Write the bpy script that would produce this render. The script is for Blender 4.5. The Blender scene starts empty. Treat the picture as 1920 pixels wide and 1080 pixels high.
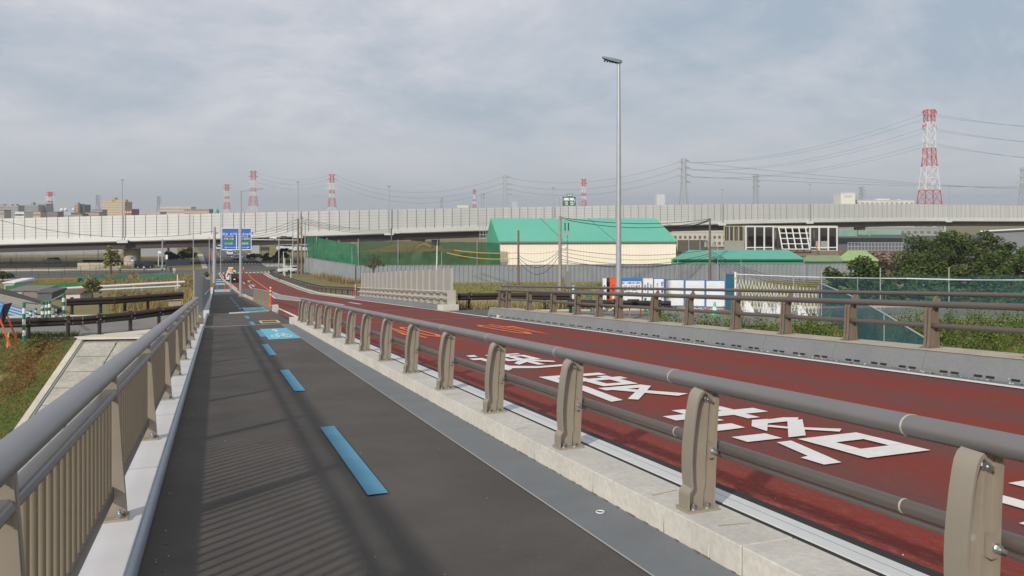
import bpy, math, random
import numpy as np
R = math.radians
random.seed(7); rng = np.random.default_rng(7)
scene = bpy.context.scene
COL = scene.collection
# ------------------------------------------------------------------ camera
FPX = 1550.0; YAW = R(19.64); SN, CS = math.sin(YAW), math.cos(YAW); EYE = 1.7; HOR = 398.0
cam_d = bpy.data.cameras.new('camera'); cam = bpy.data.objects.new('camera', cam_d); COL.objects.link(cam)
cam.location = (0, 0, EYE); cam.rotation_euler = (R(90), 0, -YAW)
cam_d.sensor_width = 36; cam_d.lens = FPX / 1920 * 36; cam_d.shift_y = -(540 - HOR) / 1920
cam_d.clip_start = 0.05; cam_d.clip_end = 20000
scene.camera = cam
# ------------------------------------------------------------------ sky and sun
SUN_EL, SUN_AZ = R(28), math.atan2(-.755, -.656)   # azimuth from +Y towards +X, where the light comes from
world = bpy.data.worlds.new("World"); scene.world = world; world.use_nodes = True
wt = world.node_tree; wt.nodes.clear()
def wn(t, **k):
    n = wt.nodes.new(t)
    for a, b in k.items(): setattr(n, a, b)
    return n
sky = wn('ShaderNodeTexSky', sky_type='NISHITA', sun_disc=False, sun_elevation=SUN_EL, sun_rotation=SUN_AZ)
sky.air_density = 1.2; sky.dust_density = 2.0
bg1 = wn('ShaderNodeBackground'); bg1.inputs[1].default_value = .1
wt.links.new(sky.outputs[0], bg1.inputs[0])
tc = wn('ShaderNodeTexCoord'); sep = wn('ShaderNodeSeparateXYZ'); wt.links.new(tc.outputs['Generated'], sep.inputs[0])
def wmath(op, a, b=None):
    n = wn('ShaderNodeMath', operation=op)
    for i, x in enumerate((a, b)):
        if x is None: continue
        if isinstance(x, (int, float)): n.inputs[i].default_value = x
        else: wt.links.new(x, n.inputs[i])
    return n.outputs[0]
zz = wmath('ADD', wmath('MAXIMUM', sep.outputs[2], 0.0), .30)
cx = wmath('DIVIDE', sep.outputs[0], zz); cy = wmath('DIVIDE', sep.outputs[1], zz)
cmb = wn('ShaderNodeCombineXYZ'); wt.links.new(cx, cmb.inputs[0]); wt.links.new(cy, cmb.inputs[1])
def wnoise(scale, detail, rough, dist=0.0, off=(0, 0, 0)):
    mp = wn('ShaderNodeMapping'); mp.inputs['Location'].default_value = off
    wt.links.new(cmb.outputs[0], mp.inputs[0])
    n = wn('ShaderNodeTexNoise'); n.inputs['Scale'].default_value = scale; n.inputs['Detail'].default_value = detail
    n.inputs['Roughness'].default_value = rough; n.inputs['Distortion'].default_value = dist
    wt.links.new(mp.outputs[0], n.inputs['Vector']); return n.outputs[0]
def wramp(src, stops):
    r = wn('ShaderNodeValToRGB'); e = r.color_ramp.elements
    while len(e) < len(stops): e.new(.5)
    for i, (p, c) in enumerate(stops): e[i].position = p; e[i].color = (*c, 1)
    wt.links.new(src, r.inputs[0]); return r.outputs[0]
big = wnoise(1.0, 6, .62, .4, (7.4, 5.2, 0))
fine = wnoise(3.4, 7, .64, .4, (8.3, 2.2, 0))
cl = wramp(wmath('ADD', wmath('MULTIPLY', big, .73), wmath('MULTIPLY', fine, .27)),
           [(.38, (.40, .48, .575)), (.46, (.51, .56, .635)), (.52, (.60, .62, .685)), (.59, (.71, .715, .755))])
hz = wramp(sep.outputs[2], [(0.0, (.54, .58, .62)), (.14, (.52, .56, .625))])
mixc = wn('ShaderNodeMix', data_type='RGBA'); wt.links.new(wramp(sep.outputs[2], [(.0, (0, 0, 0)), (.15, (1, 1, 1))]), mixc.inputs[0])
wt.links.new(hz, mixc.inputs[6]); wt.links.new(cl, mixc.inputs[7])
bg2 = wn('ShaderNodeBackground'); bg2.inputs[1].default_value = 1.0; wt.links.new(mixc.outputs[2], bg2.inputs[0])
mxs = wn('ShaderNodeMixShader'); mxs.inputs[0].default_value = .93
wt.links.new(bg1.outputs[0], mxs.inputs[1]); wt.links.new(bg2.outputs[0], mxs.inputs[2])
wo = wn('ShaderNodeOutputWorld'); wt.links.new(mxs.outputs[0], wo.inputs[0])
sun_d = bpy.data.lights.new('sun', 'SUN'); sun_d.energy = 3.4; sun_d.angle = R(1.8); sun_d.color = (1, .945, .86)
sun = bpy.data.objects.new('sun', sun_d); COL.objects.link(sun)
sun.rotation_euler = (R(90) - SUN_EL, 0, math.pi - SUN_AZ)
vs = scene.view_settings; vs.view_transform = 'Standard'; vs.look = 'None'; vs.exposure = 0; vs.gamma = 1; vs.use_curve_mapping = False
# ------------------------------------------------------------------ materials
def lin(c):
    return tuple((x / 255 / 12.92) if x / 255 <= .04045 else ((x / 255 + .055) / 1.055) ** 2.4 for x in c)
MATS = {}
def mat(name, c, rough=.8, metal=0.0, var=.0, scale=3.0, bump=0.0, bscale=40.0, c2=None, stretch=(1, 1, 1), alpha=1.0, spec=.5, spots=0, detail=5.0, emis=0.0):
    """c sRGB 0-255; var = value noise; c2 = second colour mixed in by noise."""
    if name in MATS: return MATS[name]
    m = bpy.data.materials.new(name); m.use_nodes = True; nt = m.node_tree; b = nt.nodes['Principled BSDF']
    col = lin(c); b.inputs['Roughness'].default_value = rough; b.inputs['Metallic'].default_value = metal
    b.inputs['Base Color'].default_value = (*col, 1); b.inputs['Alpha'].default_value = alpha
    b.inputs['Specular IOR Level'].default_value = spec
    def nn(t): return nt.nodes.new(t)
    if var or c2 or bump or spots:
        tcn = nn('ShaderNodeTexCoord'); mp = nn('ShaderNodeMapping'); mp.inputs['Scale'].default_value = stretch
        nt.links.new(tcn.outputs['Object'], mp.inputs[0])
    if var or c2:
        n = nn('ShaderNodeTexNoise'); n.inputs['Scale'].default_value = scale; n.inputs['Detail'].default_value = detail; n.inputs['Roughness'].default_value = .65
        nt.links.new(mp.outputs[0], n.inputs['Vector'])
        r = nn('ShaderNodeValToRGB'); r.color_ramp.elements[0].position = .36; r.color_ramp.elements[1].position = .66
        if c2: a0, a1 = col, lin(c2)
        else: a0, a1 = tuple(x * (1 - var) for x in col), tuple(min(1, x * (1 + var)) for x in col)
        r.color_ramp.elements[0].color = (*a0, 1); r.color_ramp.elements[1].color = (*a1, 1)
        nt.links.new(n.outputs[0], r.inputs[0]); out = r.outputs[0]
        if spots or (c2 and var):
            n2 = nn('ShaderNodeTexNoise'); n2.inputs['Scale'].default_value = spots or scale * 9; n2.inputs['Detail'].default_value = 3
            nt.links.new(mp.outputs[0], n2.inputs['Vector'])
            mr = nn('ShaderNodeMapRange'); mr.inputs[1].default_value = .3; mr.inputs[2].default_value = .7
            vv = var or .15; mr.inputs[3].default_value = 1 - vv; mr.inputs[4].default_value = 1 + vv
            nt.links.new(n2.outputs[0], mr.inputs[0])
            mm = nn('ShaderNodeVectorMath'); mm.operation = 'SCALE'; nt.links.new(out, mm.inputs[0]); nt.links.new(mr.outputs[0], mm.inputs['Scale'])
            out = mm.outputs[0]
        nt.links.new(out, b.inputs['Base Color'])
    if bump:
        n3 = nn('ShaderNodeTexNoise'); n3.inputs['Scale'].default_value = bscale; n3.inputs['Detail'].default_value = 3
        nt.links.new(mp.outputs[0], n3.inputs['Vector'])
        bp = nn('ShaderNodeBump'); bp.inputs['Strength'].default_value = bump; bp.inputs['Distance'].default_value = .01
        nt.links.new(n3.outputs[0], bp.inputs['Height']); nt.links.new(bp.outputs[0], b.inputs['Normal'])
    if emis:
        b.inputs['Emission Color'].default_value = (*col, 1); b.inputs['Emission Strength'].default_value = emis
    MATS[name] = m; return m
asphalt_path = mat('asphalt_path', (91, 86, 81), .9, var=.14, scale=.8, spots=110, bump=.6, bscale=220, spec=.25)
asphalt = mat('asphalt', (96, 94, 92), .9, var=.14, scale=.35, spots=60, bump=.3, bscale=120, spec=.3)
gutter_m = mat('gutter_concrete', (118, 121, 123), .85, var=.07, scale=1.2, spots=90, bump=.15, bscale=90, spec=.3)
curb_m = mat('curb_concrete', (199, 194, 184), .85, var=.09, scale=1.6, spots=25, bump=.2, bscale=60)
conc_m = mat('weathered_concrete', (190, 182, 165), .9, var=.10, scale=1.0, spots=14, bump=.3, bscale=30)
conc_dark = mat('grey_concrete', (130, 131, 131), .85, var=.08, scale=1.0, spots=30, bump=.15, bscale=50)
white_paint = mat('white_paint', (224, 222, 217), .7, var=.06, scale=3, spots=40)
blue_paint = mat('blue_paint', (82, 142, 170), .75, var=.10, scale=2, spots=60)
cyan_paint = mat('cyan_paint', (96, 180, 200), .7, var=.06, scale=3, spots=40)
orange_paint = mat('orange_paint', (226, 112, 44), .7, var=.10, scale=3, spots=30)
yellow_paint = mat('yellow_paint', (220, 196, 130), .7, var=.1)
rail_m = mat('bronze_rail_metal', (126, 122, 120), .42, metal=.35, var=.04, scale=2)
rail_dk = mat('bronze_rail_dark', (104, 97, 91), .45, metal=.3, var=.05, scale=2)
post_m = mat('beige_post_metal', (160, 150, 135), .4, metal=.3, var=.05, scale=3)
bolt_m = mat('galvanised_bolt', (170, 172, 174), .35, metal=.8)
galv = mat('galvanised_steel', (176, 180, 182), .45, metal=.45, var=.06, scale=2)
alu_m = mat('aluminium_strip', (206, 206, 203), .5, metal=.0, var=.05, scale=2)
black_m = mat('black_gap', (36, 35, 35), .8)
brown_m = mat('dark_brown_steel', (48, 40, 37), .45, var=.12, scale=2)
kerb_paint = mat('pale_kerb_metal', (212, 209, 208), .5, metal=.0, var=.05, scale=1.5)
kerb_pipe = mat('kerb_edge_steel', (148, 160, 172), .4, metal=.3, var=.06, scale=2)
red_m = mat('red_paint', (196, 62, 58), .6, var=.06)
whitem = mat('white_metal', (222, 222, 220), .55, var=.04)
grey_steel = mat('grey_pylon_steel', (158, 162, 166), .6)
orange_pl = mat('orange_plastic', (228, 84, 44), .5)
green_pl = mat('green_plastic', (28, 120, 88), .5)
glass_dk = mat('dark_glass', (30, 34, 38), .12, spec=.8)
tyre_m = mat('tyre_rubber', (26, 26, 27), .85)
wood_m = mat('raw_wood', (186, 150, 106), .8, var=.12)
# red road with greyed wheel tracks (wear with a shape of its own)
def red_road():
    m = bpy.data.materials.new('red_road_surface'); m.use_nodes = True; nt = m.node_tree; b = nt.nodes['Principled BSDF']
    N = nt.nodes.new; Lk = nt.links.new
    g = N('ShaderNodeTexCoord'); sp = N('ShaderNodeSeparateXYZ'); Lk(g.outputs['Object'], sp.inputs[0])
    wob = N('ShaderNodeTexNoise'); wob.inputs['Scale'].default_value = .12; Lk(g.outputs['Object'], wob.inputs['Vector'])
    a = N('ShaderNodeMath'); a.operation = 'MULTIPLY_ADD'; Lk(wob.outputs[0], a.inputs[0]); a.inputs[1].default_value = .5; Lk(sp.outputs[0], a.inputs[2])
    s = N('ShaderNodeMath'); s.operation = 'MULTIPLY_ADD'; Lk(a.outputs[0], s.inputs[0]); s.inputs[1].default_value = 2 * math.pi / 1.72; s.inputs[2].default_value = 2.2
    sn = N('ShaderNodeMath'); sn.operation = 'SINE'; Lk(s.outputs[0], sn.inputs[0])
    n = N('ShaderNodeTexNoise'); n.inputs['Scale'].default_value = 1.6; n.inputs['Detail'].default_value = 8; n.inputs['Roughness'].default_value = .7
    mp = N('ShaderNodeMapping'); mp.inputs['Scale'].default_value = (1.6, .35, 1); Lk(g.outputs['Object'], mp.inputs[0]); Lk(mp.outputs[0], n.inputs['Vector'])
    ad = N('ShaderNodeMath'); ad.operation = 'MULTIPLY_ADD'; Lk(sn.outputs[0], ad.inputs[0]); ad.inputs[1].default_value = .16; Lk(n.outputs[0], ad.inputs[2])
    r = N('ShaderNodeValToRGB'); e = r.color_ramp.elements; e[0].position = .33; e[1].position = .75
    e[0].color = (*lin((130, 50, 37)), 1); e[1].color = (*lin((106, 64, 58)), 1); Lk(ad.outputs[0], r.inputs[0])
    f2 = N('ShaderNodeTexNoise'); f2.inputs['Scale'].default_value = 130; f2.inputs['Detail'].default_value = 4; Lk(g.outputs['Object'], f2.inputs['Vector'])
    mr = N('ShaderNodeMapRange'); mr.inputs[1].default_value = .3; mr.inputs[2].default_value = .7; mr.inputs[3].default_value = .66; mr.inputs[4].default_value = 1.3; Lk(f2.outputs[0], mr.inputs[0])
    vm = N('ShaderNodeVectorMath'); vm.operation = 'SCALE'; Lk(r.outputs[0], vm.inputs[0]); Lk(mr.outputs[0], vm.inputs['Scale'])
    # scuffed, gritty strip along the divider kerb
    ms = N('ShaderNodeMapRange'); ms.inputs[1].default_value = 3.9; ms.inputs[2].default_value = 4.5; ms.inputs[3].default_value = 1; ms.inputs[4].default_value = .12; Lk(a.outputs[0], ms.inputs[0])
    sc = N('ShaderNodeTexNoise'); sc.inputs['Scale'].default_value = 9; sc.inputs['Detail'].default_value = 6; sc.inputs['Roughness'].default_value = .75; mp2 = N('ShaderNodeMapping'); mp2.inputs['Scale'].default_value = (3.2, .9, 1); mp2.inputs['Rotation'].default_value = (0, 0, .9); Lk(g.outputs['Object'], mp2.inputs[0]); Lk(mp2.outputs[0], sc.inputs['Vector'])
    sr = N('ShaderNodeMapRange'); sr.inputs[1].default_value = .50; sr.inputs[2].default_value = .66; sr.inputs[4].default_value = .5; Lk(sc.outputs[0], sr.inputs[0])
    sx = N('ShaderNodeMath'); sx.operation = 'MULTIPLY'; Lk(ms.outputs[0], sx.inputs[0]); Lk(sr.outputs[0], sx.inputs[1])
    mx = N('ShaderNodeMix'); mx.data_type = 'RGBA'; Lk(sx.outputs[0], mx.inputs[0]); Lk(vm.outputs[0], mx.inputs[6]); mx.inputs[7].default_value = (*lin((176, 120, 110)), 1)
    Lk(mx.outputs[2], b.inputs['Base Color']); b.inputs['Roughness'].default_value = .85; b.inputs['Specular IOR Level'].default_value = .3
    bp = N('ShaderNodeBump'); bp.inputs['Strength'].default_value = .35; bp.inputs['Distance'].default_value = .01; Lk(f2.outputs[0], bp.inputs['Height']); Lk(bp.outputs[0], b.inputs['Normal'])
    return m
red_m_road = red_road()
# ------------------------------------------------------------------ helpers
def W(u, v, D):                      # a point of the place from image position (1920x1080) and distance along the view
    l = (u - 960) / FPX * D
    return (D * SN + l * CS, D * CS - l * SN, EYE - (v - HOR) / FPX * D)
G = -12.6
def WG(u, v, z=G): return W(u, v, (EYE - z) * FPX / (v - HOR))
PROF = [(-60, 4.7), (0, 0), (94, -7.37), (110, -8.3), (124, -9.0), (150, -10.3), (175, -11.6), (198, -12.35), (216, -12.55), (900, -12.55)]
def rz(y):
    for (a, za), (b, zb) in zip(PROF, PROF[1:]):
        if y <= b: return za + (zb - za) * (y - a) / (b - a)
    return PROF[-1][1]
class MB:
    def __init__(s): s.v = []; s.f = []; s.m = []; s.uv = None
    def face(s, pts, mi=0):
        i = len(s.v); s.v += [tuple(p) for p in pts]; s.f.append(list(range(i, i + len(pts)))); s.m.append(mi); return s
    def hexa(s, p, mi=0):            # 8 points: bottom 4 ccw, top 4 ccw
        i = len(s.v); s.v += [tuple(q) for q in p]
        for q in ((3, 2, 1, 0), (4, 5, 6, 7), (0, 1, 5, 4), (1, 2, 6, 5), (2, 3, 7, 6), (3, 0, 4, 7)):
            s.f.append([i + k for k in q]); s.m.append(mi)
        return s
    def box(s, x0, y0, z0, x1, y1, z1, mi=0):
        return s.hexa([(x0, y0, z0), (x1, y0, z0), (x1, y1, z0), (x0, y1, z0), (x0, y0, z1), (x1, y0, z1), (x1, y1, z1), (x0, y1, z1)], mi)
    def obox(s, c, sx, sy, sz, ang=0, mi=0):   # centre at base
        ca, sa = math.cos(ang), math.sin(ang); P = []
        for z in (0, sz):
            for a, b in ((-1, -1), (1, -1), (1, 1), (-1, 1)):
                x, y = a * sx / 2, b * sy / 2
                P.append((c[0] + x * ca - y * sa, c[1] + x * sa + y * ca, c[2] + z))
        return s.hexa(P, mi)
    def bar(s, a, b, w, h=None, mi=0):          # rectangular bar between two points
        h = h or w; a = np.array(a, float); b = np.array(b, float); d = b - a; L = np.linalg.norm(d) or 1; d /= L
        up = np.array((0, 0, 1.)) if abs(d[2]) < .95 else np.array((0, 1., 0)); x = np.cross(d, up); x /= np.linalg.norm(x); y = np.cross(x, d)
        P = [p + x * i * w / 2 + y * j * h / 2 for p in (a, b) for i, j in ((-1, -1), (1, -1), (1, 1), (-1, 1))]
        return s.hexa(P, mi)
    def tube(s, pts, r, n=10, mi=0, r2=None, cap=True):
        pts = [np.array(p, float) for p in pts]; k = len(pts); rr = r if isinstance(r, (list, tuple)) else [r] * k; i0 = len(s.v)
        for i, p in enumerate(pts):
            d = pts[min(i + 1, k - 1)] - pts[max(i - 1, 0)]; d /= (np.linalg.norm(d) or 1)
            up = np.array((0, 0, 1.)) if abs(d[2]) < .95 else np.array((0, 1., 0)); x = np.cross(d, up); x /= np.linalg.norm(x); y = np.cross(x, d)
            ry = rr[i] if r2 is None else r2
            for j in range(n):
                t = 2 * math.pi * j / n; s.v.append(tuple(p + x * math.cos(t) * rr[i] + y * math.sin(t) * ry))
        for i in range(k - 1):
            for j in range(n):
                a = i0 + i * n + j; b = i0 + i * n + (j + 1) % n; s.f.append([a, b, b + n, a + n]); s.m.append(mi)
        if cap:
            s.f.append([i0 + j for j in range(n)][::-1]); s.m.append(mi); s.f.append([i0 + (k - 1) * n + j for j in range(n)]); s.m.append(mi)
        return s
    def cyl(s, c, r, h, n=12, mi=0, rt=None):
        return s.tube([c, (c[0], c[1], c[2] + h)], [r, r if rt is None else rt], n, mi)
    def poly(s, pts, ext, mi=0):     # polygon pts (3D) extruded by vector ext
        i = len(s.v); n = len(pts); s.v += [tuple(p) for p in pts]; s.v += [(p[0] + ext[0], p[1] + ext[1], p[2] + ext[2]) for p in pts]
        s.f.append([i + k for k in range(n)][::-1]); s.f.append([i + n + k for k in range(n)]); s.m += [mi, mi]
        for k in range(n):
            j = (k + 1) % n; s.f.append([i + k, i + j, i + n + j, i + n + k]); s.m.append(mi)
        return s
    def build(s, name, mats, parent=None, smooth=False, loc=None, bevel=0):
        me = bpy.data.meshes.new(name); off = np.array(parent.location if parent is not None else (0, 0, 0), float)
        if parent is not None and parent.parent is not None: off = off + np.array(parent.parent.location)
        if loc is not None: off = np.array(loc, float)
        V = (np.array(s.v, float) - off) if s.v else np.zeros((0, 3))
        me.from_pydata(V.tolist(), [], s.f)
        mats = mats if isinstance(mats, (list, tuple)) else [mats]
        for m in mats: me.materials.append(m)
        me.polygons.foreach_set('material_index', s.m)
        if smooth: me.polygons.foreach_set('use_smooth', [True] * len(s.f))
        me.update(); o = bpy.data.objects.new(name, me); COL.objects.link(o)
        if parent is not None: o.parent = parent
        if loc is not None: o.location = loc
        if bevel:
            md = o.modifiers.new('bevel', 'BEVEL'); md.width = bevel; md.segments = 2; md.limit_method = 'ANGLE'
        if smooth:
            md = o.modifiers.new('edges', 'EDGE_SPLIT'); md.split_angle = R(38)
        return o
def tag(o, label=None, cat=None, group=None, kind=None):
    if label: o['label'] = label
    if cat: o['category'] = cat
    if group: o['group'] = group
    if kind: o['kind'] = kind
    return o
def root(name, label, cat, loc=(0, 0, 0), group=None):
    o = bpy.data.objects.new(name, None); o.empty_display_size = .2; COL.objects.link(o); o.location = loc
    return tag(o, label, cat, group)
def struct(o): o['kind'] = 'structure'; return o
def copy_tree(o, parent=None):
    c = o.copy(); COL.objects.link(c); c.parent = parent
    for ch in list(o.children): copy_tree(ch, c)
    return c
def strip(name, m, xl, xr, ys, dz=0.0, zf=rz, skirt=0):
    """a sheet following the ramp; xl, xr functions or numbers"""
    b = MB(); fl = xl if callable(xl) else (lambda y: xl); fr = xr if callable(xr) else (lambda y: xr)
    for y0, y1 in zip(ys, ys[1:]):
        b.face([(fl(y0), y0, zf(y0) + dz), (fr(y0), y0, zf(y0) + dz), (fr(y1), y1, zf(y1) + dz), (fl(y1), y1, zf(y1) + dz)])
    return struct(b.build(name, m))
def kerb(name, m, xa, xb, ys, z0, z1, mi=0, zf=rz, bevel=0, build=True, b=None):
    b = b or MB()
    for y0, y1 in zip(ys, ys[1:]):
        b.hexa([(xa, y0, zf(y0) + z0), (xb, y0, zf(y0) + z0), (xb, y1, zf(y1) + z0), (xa, y1, zf(y1) + z0),
                (xa, y0, zf(y0) + z1), (xb, y0, zf(y0) + z1), (xb, y1, zf(y1) + z1), (xa, y1, zf(y1) + z1)], mi)
    return struct(b.build(name, m, bevel=bevel)) if build else b
def interp(tab):
    xs = [t[0] for t in tab]; vs_ = [t[1] for t in tab]
    return lambda y: float(np.interp(y, xs, vs_))
def txt(s, size, m, name='lettering', parent=None, origin=(0, 0, 0), ang=0.0, pitch=90.0, offset=.0, align='CENTER', depth=.004):
    c = bpy.data.curves.new(name, 'FONT'); c.body = s; c.size = size; c.align_x = align; c.align_y = 'CENTER'; c.offset = offset; c.extrude = depth; c.space_line = .95
    o = bpy.data.objects.new(name, c); COL.objects.link(o)
    me = bpy.data.meshes.new_from_object(o.evaluated_get(bpy.context.evaluated_depsgraph_get()))
    bpy.data.objects.remove(o); me.materials.clear(); me.materials.append(m)
    o = bpy.data.objects.new(name, me); COL.objects.link(o)
    off = np.array(parent.location) if parent is not None else np.zeros(3)
    o.location = tuple(np.array(origin) - off); o.rotation_euler = (R(pitch), 0, ang)
    if parent is not None: o.parent = parent
    return o
# ================================================================== SETTING
EMB_L, EMB_R = -1.15, 11.6
def smooth(a, b, t):
    t = np.clip((t - a) / (b - a), 0, 1); return t * t * (3 - 2 * t)
def rzv(y): return np.interp(y, [p[0] for p in PROF], [p[1] for p in PROF])
def terrain(X, Y):
    q = Y + .25 * X
    lev = np.where(q < 34.5, -3.15 - .46 * (34.5 - q), np.where(q > 41.5, -3.15 - .42 * (q - 41.5), -3.15))
    river = -9.6
    base = np.where(q < 36, river, G)
    h = np.maximum(lev, base)
    side = np.maximum(np.maximum(EMB_L - X, X - EMB_R), 0)
    emb = rzv(Y) - .12 - side * .62
    h = np.where(Y > 41, np.maximum(h, np.where(side > 0, emb, -99)), h)
    ins = (X > EMB_L) & (X < EMB_R) & (Y > 34.2)
    h = np.where(ins, rzv(Y) - .12, h)
    return h
def terr(x, y): return float(terrain(np.array(float(x)), np.array(float(y))))
def axis(parts):
    out = []
    for a, b, st in parts: out += list(np.arange(a, b, st))
    return np.array(out)
gx = axis([(-9000, -900, 900), (-900, -120, 60), (-120, -30, 6), (-30, -2, 1.4), (-2, -.2, .3), (-.2, 11, 1.4), (11, 13, .4), (13, 60, 1.5), (60, 240, 8), (240, 900, 60), (900, 9001, 900)])
gy = axis([(-300, -30, 30), (-30, 14, 4), (14, 48, .8), (48, 130, 2.5), (130, 240, 6), (240, 900, 50), (900, 12001, 900)])
XX, YY = np.meshgrid(gx, gy); ZZ = terrain(XX, YY)
bump = (rng.random(ZZ.shape) - .5) * .12; near = (XX > -28) & (XX < 45) & (YY < 60) & ((XX < EMB_L - .5) | (XX > EMB_R + .5)) & ((YY + .25 * XX < 34) | (YY + .25 * XX > 42))
ZZ = ZZ + np.where(near, bump, 0)
def grid_mesh(name, XX, YY, ZZ, m):
    ny, nx = XX.shape; V = np.stack([XX, YY, ZZ], -1).reshape(-1, 3)
    idx = np.arange(ny * nx).reshape(ny, nx)
    F = np.stack([idx[:-1, :-1], idx[:-1, 1:], idx[1:, 1:], idx[1:, :-1]], -1).reshape(-1, 4)
    me = bpy.data.meshes.new(name); me.from_pydata(V.tolist(), [], F.tolist()); me.materials.append(m)
    me.polygons.foreach_set('use_smooth', [True] * len(F)); me.update()
    o = bpy.data.objects.new(name, me); COL.objects.link(o); return o
ground_m = mat('grassy_ground', (106, 106, 56), .95, c2=(130, 112, 74), var=.25, scale=.16, spots=5, bump=.6, bscale=9, detail=8)
struct(grid_mesh('ground', XX, YY, ZZ, ground_m))
def plane_patch(name, pts, m, dz=.02, z=None, kind='structure'):
    b = MB(); b.face([(x, y, (terr(x, y) if z is None else z) + dz) for x, y in pts]); o = b.build(name, m); o['kind'] = kind; return o
# levee riverside slope: greener sheet with bare brown patches on the left
slope_m = mat('levee_grass', (76, 92, 36), .95, c2=(120, 88, 50), var=.30, scale=.55, spots=16, bump=.8, bscale=30, detail=9)
b = MB()
def sl(x, q): return (x, q - .25 * x, -3.15 - .46 * (34.5 - q) + .03)
for i in range(12):
    for j in range(9):
        x0, x1 = -16 + i * .92, -16 + (i + 1) * .92; q0, q1 = 23.5 + j * 1.2, 23.5 + (j + 1) * 1.2
        b.face([sl(x0, q0), sl(x1, q0), sl(x1, q1), sl(x0, q1)])
# its right edge follows the concrete kerb of the stair ramp
struct(b.build('levee_slope', slope_m))
# concrete revetment under the bridge end: kerb, slab rows and landing
rv = MB()
eA = lambda q: -5.05 - (34.3 - q) * .245       # outer kerb line x at q
qs = [34.3 - .9 * i for i in range(14)]
for q1, q0 in zip(qs, qs[1:]):
    xa, xb = eA(q0), eA(q1)
    rv.hexa([(xa, q0 - .25 * xa, sl(0, q0)[2] - .3), (xa + .22, q0 - .25 * (xa + .22), sl(0, q0)[2] - .3), (xb + .22, q1 - .25 * (xb + .22), sl(0, q1)[2] - .3), (xb, q1 - .25 * xb, sl(0, q1)[2] - .3),
             (xa, q0 - .25 * xa, sl(0, q0)[2] + .08), (xa + .22, q0 - .25 * (xa + .22), sl(0, q0)[2] + .08), (xb + .22, q1 - .25 * (xb + .22), sl(0, q1)[2] + .08), (xb, q1 - .25 * xb, sl(0, q1)[2] + .08)], 0)
    rv.face([(xa + .22, q0 - .25 * (xa + .22), sl(0, q0)[2] + .05), (xa + .30, q0 - .25 * (xa + .30), sl(0, q0)[2] + .05), (xb + .30, q1 - .25 * (xb + .30), sl(0, q1)[2] + .05), (xb + .22, q1 - .25 * (xb + .22), sl(0, q1)[2] + .05)], 1)
struct(rv.build('revetment_kerb', [conc_m, conc_dark]))
slab_m = mat('revetment_slab', (164, 160, 148), .92, var=.13, scale=1.3, spots=9, bump=.4, bscale=22)
sb = MB(); ql = 34.1
k = 0
while ql > 22:
    q1, q0 = ql, ql - .86; cols = [0.30, 1.5, 2.7, 3.9, 5.1]
    for c0, c1 in zip(cols, cols[1:]):
        xa, xb = eA(q1) + c0 + .02, eA(q1) + c1 - .02; za, zb = sl(0, q0)[2] + .03 + random.uniform(0, .008), sl(0, q1)[2] + .03
        dx = (q1 - q0) * .245
        sb.face([(xa - dx, q0 - .25 * xa, za), (xb - dx, q0 - .25 * xb, za), (xb, q1 - .03 - .25 * xb, zb), (xa, q1 - .03 - .25 * xa, zb)])
        for t in np.arange(.1, .9, .22):          # weeds and dirt lying in the long joints
            if c0 > 1 and random.random() < .7:
                qj = q1 - t * .86; xj = eA(qj) + c0 + random.uniform(-.03, .03); L = random.uniform(.06, .16)
                sb.face([(xj - .05, qj - L - .25 * xj, sl(0, qj - L)[2] + .045), (xj + .02, qj - L - .25 * xj, sl(0, qj - L)[2] + .045), (xj + .05, qj - .25 * xj, sl(0, qj)[2] + .045), (xj - .02, qj - .25 * xj, sl(0, qj)[2] + .045)], 1)
    ql -= .88
struct(sb.build('revetment_slabs', [slab_m, mat('joint_moss', (84, 80, 64), .95)]))
bd = MB()
bd.face([sl(eA(34) - .2, 22), sl(1.5, 22), (1.5, 34.5 - .4, sl(0, 34.5)[2]), (eA(34.3), 34.3 - .25 * eA(34.3), sl(0, 34.3)[2])])
for i in range(len(bd.v)): bd.v[i] = (bd.v[i][0], bd.v[i][1], bd.v[i][2] - .004 + .01)
struct(bd.build('revetment_bed', conc_dark))
ld = MB()
ld.face([(-5.2, 35.62, -3.09), (-4.9, 35.3, -3.17), (-1.0, 34.35, -3.17), (-1.0, 37.6, -3.09)])
struct(ld.build('landing', mat('landing_concrete', (206, 196, 176), .9, var=.07, scale=1.2, spots=20)))
# levee crown road on both sides and the level crossing
lr = MB()
for x0, x1 in ((-60, -30), (-30, -12), (-12, -5.2), (-5.2, -1.1)):
    lr.face([(x0, 34.9 - .25 * x0 + (0 if x0 < -6 else 0), -3.115), (x1, 34.9 - .25 * x1, -3.115), (x1, 41.2 - .25 * x1, -3.115), (x0, 41.2 - .25 * x0, -3.115)])
for x0, x1 in ((11.4, 20), (20, 32), (32, 60), (60, 140)):
    lr.face([(x0, 35.0 - .25 * x0, -3.115), (x1, 35.0 - .25 * x1, -3.115), (x1, 41.2 - .25 * x1, -3.115), (x0, 41.2 - .25 * x0, -3.115)])
struct(lr.build('levee_road', mat('levee_asphalt', (122, 118, 112), .9, var=.12, scale=.4, spots=40, bump=.3, bscale=100)))
le = MB()
for x0, x1 in ((-40, -20), (-20, -10), (-10, -5.0)):
    le.hexa([(x0, 34.72 - .25 * x0, -3.3), (x1, 34.72 - .25 * x1, -3.3), (x1, 34.92 - .25 * x1, -3.3), (x0, 34.92 - .25 * x0, -3.3), (x0, 34.72 - .25 * x0, -3.05), (x1, 34.72 - .25 * x1, -3.05), (x1, 34.92 - .25 * x1, -3.05), (x0, 34.92 - .25 * x0, -3.05)])
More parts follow.
